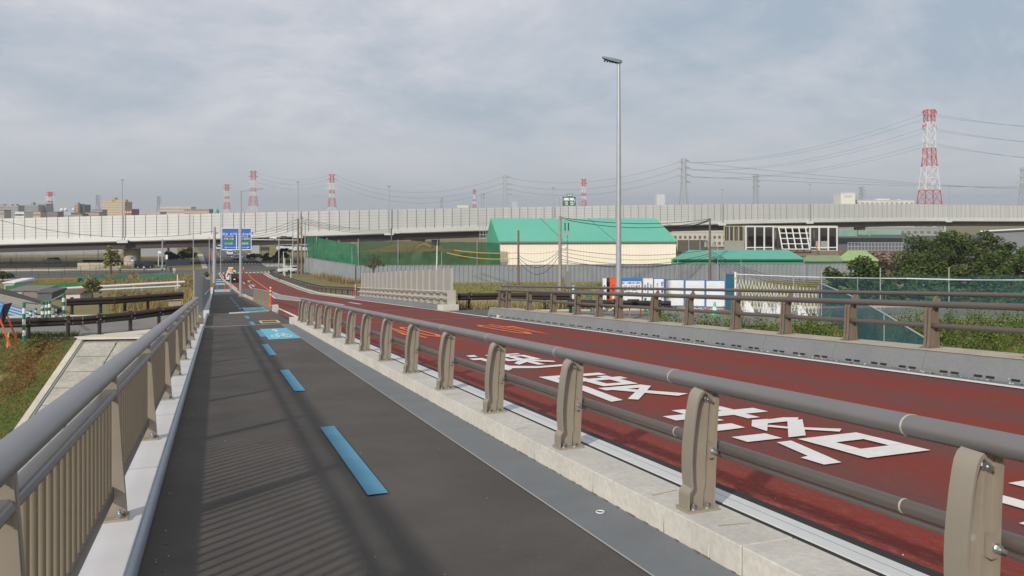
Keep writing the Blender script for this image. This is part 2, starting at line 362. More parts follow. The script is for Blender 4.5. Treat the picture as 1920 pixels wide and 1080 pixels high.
for x0, x1 in ((-40, -20), (-20, -10), (-10, -4.0), (13, 24), (24, 60)):
    le.hexa([(x0, 41.0 - .25 * x0, -3.3), (x1, 41.0 - .25 * x1, -3.3), (x1, 41.2 - .25 * x1, -3.3), (x0, 41.2 - .25 * x0, -3.3), (x0, 41.0 - .25 * x0, -3.04), (x1, 41.0 - .25 * x1, -3.04), (x1, 41.2 - .25 * x1, -3.04), (x0, 41.2 - .25 * x0, -3.04)])
struct(le.build('levee_road_kerb', conc_m))
# bridge deck
dk = MB(); ys = [-24, -8, 8, 20, 33]
for y0, y1 in zip(ys, ys[1:]):
    dk.hexa([(-1.0, y0, rz(y0) - 1.3), (11.0, y0, rz(y0) - 1.3), (11.0, y1, rz(y1) - 1.3), (-1.0, y1, rz(y1) - 1.3),
             (-1.0, y0, rz(y0) - .02), (11.0, y0, rz(y0) - .02), (11.0, y1, rz(y1) - .02), (-1.0, y1, rz(y1) - .02)])
dk.box(-1.0, 33, -9, 11.2, 34.4, rz(34) - .25)
struct(dk.build('bridge_deck', conc_dark))
YN = [-24, -12, 0, 6, 12, 20, 28, 32.4]
YF = [32.42, 36, 44, 52, 60, 70, 80, 94, 102, 110, 124, 137, 150, 162, 175, 187, 198]
kl = interp([(32, 2.7), (38, 2.9), (45, 2.85), (60, 2.85), (80, 2.75), (95, 2.55), (115, 2.1), (130, 1.75), (150, 1.3), (175, .9), (198, .4)])   # left kerb of the road
strip('cycle_path', asphalt_path, -.44, 2.27, YN, .002)
strip('gutter', gutter_m, 2.275, 2.71, YN, .004)
gl = MB()
for y0, y1 in zip(YN, YN[1:]): gl.face([(2.262, y0, rz(y0) + .009), (2.276, y0, rz(y0) + .009), (2.276, y1, rz(y1) + .009), (2.262, y1, rz(y1) + .009)])
struct(gl.build('gutter_edge', mat('pale_joint', (168, 164, 158), .9)))
strip('cycle_path', asphalt_path, lambda y: -.44, lambda y: kl(y) - .02, YF, .003)
strip('road', red_m_road, 3.37, 10.12, YN, .0)
strip('road', red_m_road, 2.9, 10.12, [32.42, 36, 44.5], .0)
strip('road', red_m_road, lambda y: kl(y) + .15, lambda y: 10.12 if y < 60 else 10.5, YF[2:], .0)
strip('gutter', gutter_m, 10.1, 10.36, YN, .004)
strip('crossing', asphalt, 10.1, 12.2, [32.42, 34, 36, 38.0], .003)
strip('road_shoulder', conc_dark, 10.1, 11.6, YF[2:], .004)
for y in (13.5, 29.0): pass
# expansion joints across the ramp
jt = MB()
for y, x0, x1, w in ((32.45, -.42, 2.3, .16), (30.6, 3.2, 10.1, .07), (44.6, -.42, 2.4, .14), (57.8, -.42, 2.5, .10), (40.4, 3.1, 10.1, .10)):
    jt.face([(x0, y, rz(y) + .012), (x1, y, rz(y) + .012), (x1, y + w, rz(y + w) + .012), (x0, y + w, rz(y + w) + .012)])
struct(jt.build('expansion_joint', mat('joint_steel', (186, 182, 174), .6, var=.08)))
jb = MB()
for y, x0, x1, w in ((30.5, 3.2, 10.1, .09), (36.4, -.42, 2.8, .035), (40.27, 3.1, 10.1, .12)):
    jb.face([(x0, y, rz(y) + .009), (x1, y, rz(y) + .009), (x1, y + w, rz(y + w) + .009), (x0, y + w, rz(y + w) + .009)])
struct(jb.build('expansion_gap', black_m))
# ---- kerbs
kerb('left_kerb', kerb_paint, -1.0, -.468, YN, -.2, .13)
kerb('left_kerb', kerb_paint, -.9, -.49, [45, 60, 80, 94, 110, 124], -.3, .13)
pb = MB(); pb.tube([(-.455, y, rz(y) + .075) for y in YN], .035, 12, r2=.07)
struct(pb.build('kerb_edge', kerb_pipe, smooth=True))
kerb('left_kerb', kerb_pipe, -.49, -.42, [33.5, 36, 40, 44.4, 52, 60], -.1, .17)
kerb('kerb_block', kerb_paint, -.62, -.36, [42.6, 44.2], -.1, .26)
cb = MB()
segs = list(np.arange(-20.15, 32.5, 4.0)) + [31.85]
prev = None
for a, c in zip(segs, segs[1:]):
    kerb('', None, 2.71, 3.06, [a + .006, c - .006], -.05, .17, build=False, b=cb)
co = struct(cb.build('divider_kerb', curb_m, bevel=.012))
ja = MB(); kerb('', None, 2.72, 3.37, YN[:-1] + [31.8], -.08, .163, build=False, b=ja); struct(ja.build('kerb_filler', black_m))
al = MB(); kerb('', None, 3.105, 3.285, YN[:-1] + [31.85], .10, .168, build=False, b=al); struct(al.build('kerb_strip', alu_m, bevel=.006))
ge = MB()
for x in (3.2,):
    for y0, y1 in zip(YN, YN[1:-1] + [31.8]): ge.face([(x, y0, rz(y0) + .1685), (x + .006, y0, rz(y0) + .1685), (x + .006, y1, rz(y1) + .1685), (x, y1, rz(y1) + .1685)])
struct(ge.build('kerb_strip_groove', mat('groove_grey', (140, 144, 146), .6)))
# stains running down the divider kerb face and the steel gap under it
stn = MB()
for i in range(46):
    y = 2.2 + i * .62 + random.uniform(-.2, .2); w = random.uniform(.006, .02); h = random.uniform(.05, .15)
    stn.face([(2.707, y, rz(y) + .004), (2.707, y + w, rz(y) + .004), (2.707, y + w * .5, rz(y) + min(h, .155))], random.choice((0, 0, 1)))
struct(stn.build('kerb_stain', [mat('efflorescence', (232, 228, 220), .9), mat('stain_brown', (158, 142, 118), .9)]))
rs = MB()
for i in range(150):
    y = 1.5 + i * .2 + random.uniform(-.05, .05); w = random.uniform(.03, .16)
    rs.face([(2.699 - random.uniform(0, .012), y, rz(y) + .0085), (2.709, y, rz(y) + .0085), (2.709, y + w, rz(y + w) + .0085)])
struct(rs.build('kerb_base_dirt', mat('rust_dirt', (120, 92, 66), .95)))
kerb('kerb_block', curb_m, 2.62, 3.05, [31.9, 32.9], -.05, .24)
# far kerb with drainage slots
FK = list(np.arange(-20, 31.9, 2.0)) + [32.0]
fb = MB()
for a, c in zip(FK, FK[1:]):
    z = lambda y: rz(y)
    fb.poly([(10.34, a + .004, rz(a) - .1), (10.36, a + .004, rz(a) + .05), (10.44, a + .004, rz(a) + .3), (10.5, a + .004, rz(a) + .33), (11.0, a + .004, rz(a) + .33), (11.0, a + .004, rz(a) - .1)],
            (0, c - a - .008, rz(c) - rz(a)))
fo = struct(fb.build('parapet_kerb', mat('parapet_concrete', (124, 126, 127), .85, var=.06, scale=.9, spots=20, bump=.15, bscale=50)))
ft = MB(); kerb('', None, 10.46, 11.03, YN[:-1] + [32.0], .325, .335, build=False, b=ft); struct(ft.build('parapet_top', mat('parapet_top_concrete', (176, 166, 148), .9, var=.1, scale=2, spots=20)))
sl_ = MB()
for a in np.arange(2, 31.5, 2.0):
    for g_ in (.12, .72, 1.32):
        for k in (0, .2):
            y = a + g_ + k; x = 10.352
            sl_.hexa([(x - .008, y, rz(y) + .03), (x + .05, y, rz(y) + .03), (x + .05, y + .13, rz(y + .13) + .03), (x - .008, y + .13, rz(y + .13) + .03),
                      (x - .002, y, rz(y) + .058), (x + .05, y, rz(y) + .058), (x + .05, y + .13, rz(y + .13) + .058), (x - .002, y + .13, rz(y + .13) + .058)])
struct(sl_.build('drain_slots', black_m))
kerb('verge_kerb', mat('parapet_concrete', (124, 126, 127)), 10.3, 10.9, [39.3, 44, 52, 60, 66], -.2, .22)
kerb('verge_kerb', curb_m, 10.15, 10.95, [38.3, 39.3], -.2, .27)
kerb('verge_kerb', conc_m, 10.55, 10.8, [66, 80, 94, 110, 124, 150, 175, 198], -.2, .16)
kb = MB()
for y0, y1 in zip(YF[3:], YF[4:]):
    kb.hexa([(kl(y0) - .02, y0, rz(y0) - .1), (kl(y0) + .15, y0, rz(y0) - .1), (kl(y1) + .15, y1, rz(y1) - .1), (kl(y1) - .02, y1, rz(y1) - .1),
             (kl(y0) - .02, y0, rz(y0) + .2), (kl(y0) + .15, y0, rz(y0) + .2), (kl(y1) + .15, y1, rz(y1) + .2), (kl(y1) - .02, y1, rz(y1) + .2)])
struct(kb.build('road_kerb', conc_m))
struct(MB().obox((2.95, 46.2, rz(46.2) - .1), .3, .7, .42).build('kerb_block', curb_m))
nose = MB(); nose.tube([(2.6, 46.0, rz(46) + .02), (1.6, 45.1, rz(45) + .02), (.6, 44.75, rz(44.8) + .02)], .06, 6)
struct(nose.build('path_nosing', curb_m))
# ---- painted markings
def mark(name, pts, m, dz=.014):
    b = MB(); b.face([(x, y, rz(y) + dz) for x, y in pts]); return struct(b.build(name, m))
y = 0.05
for i in range(-1, 5):
    a = 6.4 + i * 3.0 + i * .35 * 0
DA = [(-.1, 3.2), (6.4, 9.56), (12.8, 15.95), (19.15, 22.6), (25.6, 28.9), (32.7, 35.2), (38.2, 41.2), (44.9, 47.6), (50.8, 53.8), (57, 60), (63.5, 66.5), (70, 73), (76.4, 79.4), (83, 86), (89.5, 92.5)]
for i, (a, c) in enumerate(DA):
    ex = .12 if a > 24 else 0
    mark('path_dash', [(1.1 + ex, a), (1.26 + ex, a), (1.26 + ex, c), (1.1 + ex, c)], blue_paint)
pad = [(1.38, 24.3), (2.26, 24.3), (2.26, 29.7), (1.38, 29.7)]
mark('path_panel', pad, cyan_paint, .010)
bk = MB()      # bicycle and arrow pictogram on the panel
def ring(b, cx_, cy_, rx, ry, w, n=22, a0=0, a1=2 * math.pi, z=.016, mi=0):
    for i in range(n):
        t0, t1 = a0 + (a1 - a0) * i / n, a0 + (a1 - a0) * (i + 1) / n
        p = [(cx_ + (rx - w * k) * math.cos(t), cy_ + (ry - w * k * ry / rx) * math.sin(t)) for k, t in ((0, t0), (0, t1), (1, t1), (1, t0))]
        b.face([(x, y, rz(y) + z) for x, y in p], mi)
def stroke(b, pts, w, T_, z=.014, kv=1.0, mi=0):
    """flat stroke along pts (unit square) mapped by T_; w = stroke width in unit space"""
    P = [np.array(p, float) for p in pts]; L, Rr = [], []
    for i, p in enumerate(P):
        d = P[min(i + 1, len(P) - 1)] - P[max(i - 1, 0)]; d /= np.linalg.norm(d)
        s = 1.0
        if 0 < i < len(P) - 1:
            d0 = P[i] - P[i - 1]; d1 = P[i + 1] - P[i]; d0 /= np.linalg.norm(d0); d1 /= np.linalg.norm(d1); s = 1 / max(.5, math.sqrt(max(.05, (1 + d0 @ d1) / 2)))
        nrm = np.array((-d[1], d[0])) * w / 2 * s * np.array((1, kv)); L.append(p + nrm); Rr.append(p - nrm)
    for i in range(len(P) - 1):
        q = [L[i], L[i + 1], Rr[i + 1], Rr[i]]
        q = [T_(*a) for a in q]; b.face([(x, y, rz(y) + z) for x, y in q][::-1], mi)
TB = lambda u, v: (1.45 + u * .074, 24.6 + v * .46)
for c in ((2.6, 2.2), (7.4, 2.2)): stroke(bk, [(c[0] + 1.5 * math.cos(t), c[1] + 1.2 * math.sin(t)) for t in np.linspace(0, 6.3, 14)], .45, TB)
stroke(bk, [(2.6, 2.2), (4.2, 4.2), (6.6, 4.2), (5, 2.2), (2.6, 2.2)], .4, TB); stroke(bk, [(7.4, 2.2), (6.6, 4.8), (7.3, 4.9)], .4, TB); stroke(bk, [(3.6, 4.9), (4.8, 4.9)], .5, TB)
stroke(bk, [(5, 6.6), (5, 9.2)], .7, TB); stroke(bk, [(3.6, 8.2), (5, 9.9), (6.4, 8.2)], .6, TB)
struct(bk.build('bicycle_mark', white_paint))
mark('path_panel', [(1.45, 47.9), (2.7, 47.9), (2.7, 53.9), (1.45, 53.9)], cyan_paint, .010)
sm = MB(); TB2 = lambda u, v: (1.7 + u * .06, 50.2 + v * .3)
stroke(sm, [(0, 5), (9, 5)], 1.2, TB2); stroke(sm, [(5, 8), (9.5, 5)], 1.0, TB2); struct(sm.build('arrow_mark', white_paint))
for a, c, xx0, xx1 in ((137, 158, -.2, 1.2), (165, 172, -.2, .8), (110, 118, -.3, 1.6)): mark('path_panel', [(xx0, a), (xx1, a), (xx1, c), (xx0, c)], mat('pale_blue_paint', (132, 188, 206), .7), .010)
yb = MB()
for q in ([(1.62, 33.6), (2.36, 33.6), (2.36, 34.0), (1.62, 34.0)], [(1.62, 35.4), (2.36, 35.4), (2.36, 35.8), (1.62, 35.8)], [(1.62, 34.0), (1.7, 34.0), (1.7, 35.4), (1.62, 35.4)], [(2.28, 34.0), (2.36, 34.0), (2.36, 35.4), (2.28, 35.4)]):
    yb.face([(x, y, rz(y) + .012) for x, y in q])
struct(yb.build('tactile_mark', yellow_paint))
# edge lines
lm = MB()
for y0, y1 in zip(YN, YN[1:-1] + [30.4]): lm.face([(9.93, y0, rz(y0) + .013), (10.08, y0, rz(y0) + .013), (10.08, y1, rz(y1) + .013), (9.93, y1, rz(y1) + .013)])
for y0, y1 in zip(YF[1:], YF[2:]):
    lm.face([(9.93, y0, rz(y0) + .013), (10.1, y0, rz(y0) + .013), (10.1, y1, rz(y1) + .013), (9.93, y1, rz(y1) + .013)])
for y0, y1 in zip([30.8, 36], [36, 44]): lm.face([(9.93, y0, rz(y0) + .013), (10.08, y0, rz(y0) + .013), (10.08, y1, rz(y1) + .013), (9.93, y1, rz(y1) + .013)])
for y0, y1 in zip([33, 44] + YF[3:], [44] + YF[3:] + [198]):
    if y1 > y0:
        x0, x1 = max(kl(y0), 2.8) if y0 < 60 else kl(y0), kl(y1)
        lm.face([(x0 + .45, y0, rz(y0) + .013), (x0 + .6, y0, rz(y0) + .013), (x1 + .6, y1, rz(y1) + .013), (x1 + .45, y1, rz(y1) + .013)])
struct(lm.build('edge_line', white_paint))
# orange centre line, lane line and hatched island past the crossing
ol = MB()
cl_ = interp([(56, 6.9), (80, 6.6), (105, 6.2), (150, 6.3), (196, 6.6)])
def seg(b, f, a, c, w, n=6, z=.014, mi=0):
    yy = np.linspace(a, c, n + 1)
    for y0, y1 in zip(yy, yy[1:]): b.face([(f(y0), y0, rz(y0) + z), (f(y0) + w, y0, rz(y0) + z), (f(y1) + w, y1, rz(y1) + z), (f(y1), y1, rz(y1) + z)], mi)
seg(ol, cl_, 104, 196, .18, 12); struct(ol.build('centre_line', orange_paint))
hl = MB(); seg(hl, interp([(52, 7.4), (104, 6.2)]), 52, 104, .15, 10); seg(hl, interp([(52, 7.0), (76, 4.8), (104, 5.9)]), 52, 104, .15, 10)
seg(hl, lambda y: 4.4, 118, 128, .15, 3); seg(hl, lambda y: 4.1, 138, 150, .15, 3); seg(hl, lambda y: 3.8, 160, 175, .15, 3); seg(hl, interp([(84, 3.3), (104, 5.8)]), 84, 104, .22, 6)
struct(hl.build('lane_line', white_paint))
isl = MB()
for y0, y1 in zip(np.arange(60, 100, 8), np.arange(68, 108, 8)):
    fa, fb_ = interp([(52, 7.0), (76, 4.8), (104, 5.9)]), interp([(52, 7.4), (104, 6.2)])
    isl.face([(fa(y0) + .2, y0, rz(y0) + .008), (fb_(y0), y0, rz(y0) + .008), (fb_(y1), y1, rz(y1) + .008), (fa(y1) + .2, y1, rz(y1) + .008)])
struct(isl.build('traffic_island', mat('island_grey', (146, 144, 140), .9, var=.1, scale=1, spots=20)))
struct(mark('grey_patch', [(2.0, 96), (5.4, 96), (5.2, 118), (1.8, 118)], asphalt, .006))
ca = MB()
stroke(ca, [(0, 0), (0, 1)], .12, lambda u, v: (5.0 + u * 1.4, 124 + v * 9)); stroke(ca, [(-.35, .7), (0, 1.05)], .12, lambda u, v: (5.0 + u * 1.4, 124 + v * 9)); stroke(ca, [(.35, .7), (0, 1.05)], .12, lambda u, v: (5.0 + u * 1.4, 124 + v * 9))
stroke(ca, [(0, 0), (0, 1), (.5, 1.3)], .14, lambda u, v: (5.2 + u * 1.4, 146 + v * 9)); stroke(ca, [(0, 0), (0, 1)], .12, lambda u, v: (8.5 + u * 1.4, 52 + v * 5))
struct(ca.build('arrow_mark', white_paint))
# characters painted on the road: 速度落せ and speed limits
GL = {'4': [[(6.6, 0), (6.6, 10), (.8, 3.2), (9.6, 3.2)]], '0': [[(5, 9.6), (8.6, 8.2), (8.6, 1.8), (5, .4), (1.4, 1.8), (1.4, 8.2), (5, 9.6)]]}
bar_ = lambda x0, y0, x1, y1: [(x0, y0), (x1, y0), (x1, y1), (x0, y1)]
GP_ = {
 '速': [[(.2, 8.2), (1.5, 8.1), (1.8, 9.4), (.3, 9.3)], bar_(-.7, 6.1, 1.5, 7.2), bar_(.35, 1.6, 1.6, 6.1), [(-.6, -.6), (.6, .1), (1.8, 1.7), (.4, 2.0), (-.7, .5)], [(.7, .4), (4.0, -.4), (9.5, -.2), (9.5, .6), (4.9, .5), (1.75, 1.6)],
        bar_(3.2, 8.0, 9.1, 8.8), bar_(5.6, 8.8, 6.8, 10), bar_(5.6, 7.4, 6.8, 8.0), bar_(5.6, 5.0, 6.8, 6.6), bar_(5.6, 1.2, 6.8, 4.1), bar_(3.4, 6.6, 9.1, 7.4), bar_(3.4, 4.1, 9.1, 5.0), bar_(3.4, 5.0, 4.6, 6.6), bar_(7.9, 5.0, 9.1, 6.6),
        [(5.6, 4.1), (4.6, 3.7), (3.2, 2.7), (3.2, 1.8), (5.6, 3.0)], [(6.8, 4.1), (6.8, 3.1), (9.3, 1.9), (9.7, 2.7), (7.9, 3.9)]],
 '度': [bar_(.5, 9.1, 9.3, 10.1), bar_(4.4, 10.1, 5.7, 11), [(-.5, .2), (1.1, .4), (2.1, 5.0), (2.1, 9.1), (.5, 9.1), (.4, 4.5)], bar_(2.9, 7.0, 9.9, 7.9), bar_(3.9, 7.9, 5.3, 8.6), bar_(7.3, 7.9, 8.7, 8.6), bar_(3.9, 5.6, 5.3, 7.0), bar_(7.3, 5.6, 8.7, 7.0), bar_(3.9, 4.8, 8.6, 5.6),
        [(2.6, 3.4), (7.0, 3.4), (8.9, 3.7), (8.4, 4.4), (2.6, 4.3)], [(7.0, 3.4), (1.8, .5), (2.6, .1), (8.9, 3.7)], [(3.4, 3.4), (5.2, 3.4), (9.4, .6), (7.6, .2)]],
 '落': [bar_(-.2, 8.8, 9.9, 9.9), bar_(2.2, 9.9, 3.6, 11), bar_(2.2, 7.9, 3.6, 8.8), bar_(6.3, 9.9, 7.7, 10.9), bar_(6.0, 7.8, 7.3, 8.8), [(.1, 6.1), (3.2, 6.2), (3.3, 7.2), (.2, 7.2)], bar_(-.2, 3.9, 3.1, 4.9), [(1.4, 0), (1.9, 1.0), (3.1, 3.4), (1.7, 3.4), (.7, 1.2), (-.1, 1.1), (-.1, 0)],
        [(5.8, 7.4), (4.0, 6.3), (3.8, 5.2), (7.4, 7.3)], [(5.9, 6.5), (9.2, 6.5), (10.2, 7.0), (9.0, 7.3), (7.2, 7.2)], [(8.1, 6.5), (3.7, 3.9), (5.4, 3.9), (9.9, 6.6)], [(5.0, 5.9), (5.9, 5.3), (8.8, 3.9), (9.8, 4.3), (6.6, 5.5), (5.6, 6.2)],
        bar_(3.9, .1, 9.7, 1.25), bar_(3.9, 2.45, 9.7, 3.5), bar_(3.9, 1.25, 5.6, 2.45), bar_(8.3, 1.25, 9.7, 2.45)],
 'せ': [[(.0, 5.7), (9.9, 6.3), (9.9, 7.4), (.0, 6.8)], [(6.6, 9.3), (6.6, 3.9), (5.8, 3.4), (6.2, 2.6), (8.0, 3.4), (8.0, 9.3)], [(2.5, 8.9), (2.5, 1.8), (3.4, .4), (9.2, .3), (9.2, 1.4), (4.3, 1.4), (3.9, 2.2), (3.9, 8.9)]]}
worn = mat('worn_white_paint', (226, 223, 217), .7, var=.05, scale=5, spots=70)
wnt = worn.node_tree; wb = wnt.nodes['Principled BSDF']; src = wb.inputs['Base Color'].links[0].from_socket; wtc = wnt.nodes.new('ShaderNodeTexCoord')
wno = wnt.nodes.new('ShaderNodeTexNoise'); wno.inputs['Scale'].default_value = 14; wno.inputs['Detail'].default_value = 9; wno.inputs['Roughness'].default_value = .75; wnt.links.new(wtc.outputs['Object'], wno.inputs['Vector'])
wmr = wnt.nodes.new('ShaderNodeMapRange'); wmr.inputs[1].default_value = .60; wmr.inputs[2].default_value = .68; wmr.inputs[4].default_value = .45; wnt.links.new(wno.outputs[0], wmr.inputs[0])
wmx = wnt.nodes.new('ShaderNodeMix'); wmx.data_type = 'RGBA'; wnt.links.new(wmr.outputs[0], wmx.inputs[0]); wnt.links.new(src, wmx.inputs[6]); wmx.inputs[7].default_value = (*lin((140, 84, 76)), 1); wnt.links.new(wmx.outputs[2], wb.inputs['Base Color'])
for i, (ch, y0, y1) in enumerate((('速', 13.75, 16.75), ('度', 9.55, 12.45), ('落', 5.7, 8.4), ('せ', 1.9, 4.85))):
    b = MB()
    for n_, pg in enumerate(GP_[ch]):
        b.face([(4.85 + u * .122, y0 + (y1 - y0) * v / 10, rz(y0 + (y1 - y0) * v / 10) + .010 + .0004 * n_) for u, v in pg])
    struct(b.build('painted_character', worn))
for x0, x1, y0, y1, fl in ((5.1, 5.95, 21.9, 27.2, 1), (7.95, 8.85, 21.2, 26.3, -1)):
    b = MB()
    for k, ch in enumerate('40'):
        w = (x1 - x0) * .46; ox = x0 + k * (x1 - x0) * .54
        for st in GL[ch]:
            if fl == 1: Tm = lambda u, v: (ox + u / 10 * w, y0 + (y1 - y0) * v / 10)
            else: Tm = lambda u, v: (x0 + x1 - (ox + u / 10 * w), y1 - (y1 - y0) * v / 10)
            stroke(b, st, 2.3, Tm, .013, kv=.42)
    if fl == -1: pass
    struct(b.build('speed_marking', orange_paint))
# ---- crossroads and streets at the foot of the ramp
st = MB(); zg = G + .03
def sheet(b, pts, z): b.face([(x, y, z) for x, y in pts])
sheet(st, [(-1.6, 196), (12.5, 196), (14, 222), (-2.2, 224)], zg + .012)
sheet(st, [(12.5, 198), (160, 204), (160, 222), (13.9, 221)], zg + .008)
sheet(st, [(-2, 199), (-2.1, 219), (-60, 228), (-160, 242), (-160, 222), (-60, 206)], zg + .008)
sheet(st, [(-2, 222), (12, 222), (9.5, 300), (5.5, 370), (-4, 480), (-30, 800), (-48, 800), (-17, 480), (-8.6, 370), (-4.5, 300)], zg + .016)
sheet(st, [(-200, 262), (-3.2, 249), (-3.2, 258), (-200, 273)], zg + .004)
struct(st.build('street', asphalt))
sw = MB()
sheet(sw, [(-120, 240), (-60, 231), (-12, 222.5), (-12, 227), (-60, 238), (-120, 248)], zg + .02)
sheet(sw, [(-3.5, 224), (-2.2, 224), (-4.6, 300), (-6.2, 300)], zg + .03); sheet(sw, [(12.1, 224), (18, 224), (12, 300), (9.7, 300)], zg + .03)
sheet(sw, [(-60, 203), (-14, 195.5), (-14, 197), (-60, 205.6)], zg + .02)
struct(sw.build('sidewalk', mat('sidewalk_concrete', (182, 178, 170), .9, var=.08, scale=.3, spots=4)))
cw = MB()
for i in range(14):
    x = .4 + i * .85; cw.face([(x, 203, zg + .03), (x + .45, 203, zg + .03), (x + .45, 206.4, zg + .03), (x, 206.4, zg + .03)])
    cw.face([(x - .8, 240, zg + .03), (x - .35, 240, zg + .03), (x - .35, 243.4, zg + .03), (x - .8, 243.4, zg + .03)])
cw.face([(1.5, 200.4, zg + .03), (6.4, 200.4, zg + .03), (6.4, 201, zg + .03), (1.5, 201, zg + .03)])
for a, c in ((246, 250), (256, 266), (274, 284), (292, 302), (312, 324), (336, 350)):
    f = lambda y: 6.2 - (y - 222) * .033
    for o_ in (-3.4, 0, 3.2): cw.face([(f(a) + o_, a, zg + .03), (f(a) + o_ + .18, a, zg + .03), (f(c) + o_ + .18, c, zg + .03), (f(c) + o_, c, zg + .03)])
struct(cw.build('crosswalk', white_paint))
# embankment retaining wall beside the path, fields
field_m = mat('dry_field', (142, 124, 84), .95, c2=(108, 108, 62), var=.2, scale=.07, spots=1.5, detail=8)
fd = MB()
sheet(fd, [(-160, 276), (-3.5, 262), (-5, 330), (-200, 400)], zg - .006); sheet(fd, [(-47, 196), (-8, 186), (-8, 193), (-47, 203)], zg - .004)
struct(fd.build('field', field_m))
gf = mat('meadow', (122, 122, 72), .95, c2=(146, 130, 84), var=.16, scale=.12, spots=2.0, bump=.4, bscale=6, detail=9)
mdw = MB(); sheet(mdw, [(26, 100), (60, 60), (200, 40), (200, 128), (26, 172)], G + .03)
struct(mdw.build('meadow', gf))
# grit, seams and small wear on the near surfaces
gm_ = [mat('grit_pale', (196, 188, 176), .9), mat('grit_brown', (126, 104, 80), .9), mat('grit_grey', (66, 62, 58), .9)]
gb = MB(); rg = random.Random(5)
def chip(x, y, z, s): gb.obox((x, y, z), s, s * rg.uniform(.5, 1), s * .5, rg.uniform(0, 3), rg.choice((0, 0, 1, 2)))
for _ in range(70):
    y = 3 + 22 * rg.random() ** 1.4; chip(rg.uniform(-.4, 2.25), y, rz(y) + .003, rg.uniform(.003, .008))
for _ in range(160):
    y = 3 + 27 * rg.random() ** 1.3; chip(3.39 + abs(rg.gauss(0, .25)), y, rz(y) + .001, rg.uniform(.004, .011))
for _ in range(260):
    y = 3 + 27 * rg.random() ** 1.3; chip(10.33 - abs(rg.gauss(0, .05)), y, rz(y) + .006, rg.uniform(.01, .03))
for _ in range(60):
    y = 3 + 20 * rg.random() ** 1.3; chip(-.36 + abs(rg.gauss(0, .05)), y, rz(y) + .004, rg.uniform(.004, .009))
o = gb.build('grit', gm_); o['kind'] = 'stuff'
sm_ = MB()
for y in np.arange(4.7, 31, 2.95): sm_.box(-.98, y, rz(y) + .1, -.47, y + .006, rz(y) + .1325)
struct(sm_.build('kerb_seam', mat('seam_grey', (150, 148, 148), .7)))
ck = MB()
for x0, x1, y, a in ((2.78, 3.0, 4.95, .05), (2.74, 2.98, 10.2, .06), (2.8, 3.0, 4.2, -.03), (2.76, 2.9, 7.6, .08)):
    ck.face([(x0, y, rz(y) + .1712), (x1, y + a, rz(y + a) + .1712), (x1, y + a + .008, rz(y + a) + .1712), (x0, y + .012, rz(y) + .1712)])
struct(ck.build('kerb_crack', mat('stain_tan', (166, 142, 112), .9)))
# ================================================================== RAILINGS
def zr(y, dz): return rz(y) + dz
# --- divider railing between path and road (right, near)
dv = root('divider_railing', 'low bronze railing with curved posts on the concrete kerb between cycle path and red road', 'railing', (2.72, 4, zr(4, .25)))
YR = (-10, 0, 10, 20, 31.3)
t = MB(); t.tube([(2.96, y, zr(y, .963)) for y in YR], .066, 20, r2=.05); t.build('top_rail', rail_m, dv, smooth=True)
ring_m = mat('joint_ring', (196, 188, 176), .4, metal=.3)
for y in np.arange(.87, 31, 2.04):
    g = MB(); g.tube([(2.96, y, zr(y, .963)), (2.96, y + .01, zr(y + .01, .963))], .0675, 20, r2=.0515); g.build('rail_joint', ring_m, dv)
t = MB(); t.tube([(3.05, y, zr(y, .555)) for y in YR], .034, 14); t.build('lower_rail', rail_dk, dv, smooth=True)
t = MB(); t.tube([(3.06, y, zr(y, .495)) for y in YR], .017, 8); t.build('lower_rail_lip', rail_dk, dv, smooth=True)
for y in np.arange(1.0, 31, 2.04):
    g = MB(); g.tube([(3.05, y, zr(y, .555)), (3.05, y + .01, zr(y + .01, .555))], .036, 14); g.build('rail_joint', ring_m, dv)
LE = [(.0, .02), (.0, .10), (.004, .125), (.028, .155), (.022, .22), (.020, .32), (.024, .41), (.034, .50), (.048, .60), (.064, .68), (.075, .72), (.092, .75), (.115, .765)]
RE = [(.205, .02), (.207, .12), (.21, .22), (.215, .32), (.218, .42), (.222, .52), (.228, .60), (.234, .68), (.238, .73), (.239, .75)]
def curved_post(loc):
    p = MB(); Lw = .055
    p.poly([(x, -Lw, z) for x, z in LE] + [(x + .013, -Lw, z - (.013 if i > 9 else 0)) for i, (x, z) in list(enumerate(LE))[::-1]], (0, 2 * Lw, 0))
    p.poly([(x, -Lw * .8, z) for x, z in RE] + [(x - .012, -Lw * .8, z) for x, z in RE[::-1]], (0, 1.6 * Lw, 0))
    p.poly([(x + .008, -.005, z) for x, z in LE[:-2]] + [(x - .008, -.005, z) for x, z in RE[::-1]], (0, .01, 0))
    p.poly([(x * .42 + e * .58, -.016, z) for (x, z), (e, _z) in zip(LE[:10], RE)] + [(x * .34 + e * .66, -.016, z) for (x, z), (e, _z) in list(zip(LE[:10], RE))[::-1]], (0, .012, 0))
    p.box(.165, -.045, .33, .208, -.03, .42); p.box(.165, -.03, .33, .172, -.004, .42)
    o = p.build('post', post_m, smooth=True); o.location = loc
    q = MB(); q.box(-.012, -.075, 0, .222, .075, .02); bp = q.build('base_plate', post_m, bevel=.002); bp.parent = o
    for x, y in ((.05, -.035), (.15, -.035)):
        q = MB(); q.cyl((0, 0, 0), .02, .006, 10); q.cyl((0, 0, .006), .014, .014, 6); q.cyl((0, 0, .02), .008, .014, 8); bo = q.build('bolt', bolt_m); bo.location = (x, y, .02); bo.parent = o
    for x, z in ((.165, .70), (.187, .375)):
        q = MB(); q.tube([(0, 0, 0), (0, -.008, 0)], .021, 12); q.tube([(0, -.008, 0), (0, -.026, 0)], .016, 6); q.tube([(0, -.026, 0), (0, -.046, 0)], .009, 8); bo = q.build('bolt', bolt_m); bo.location = (x, -.006 if z > .5 else -.045, z); bo.parent = o
    return o
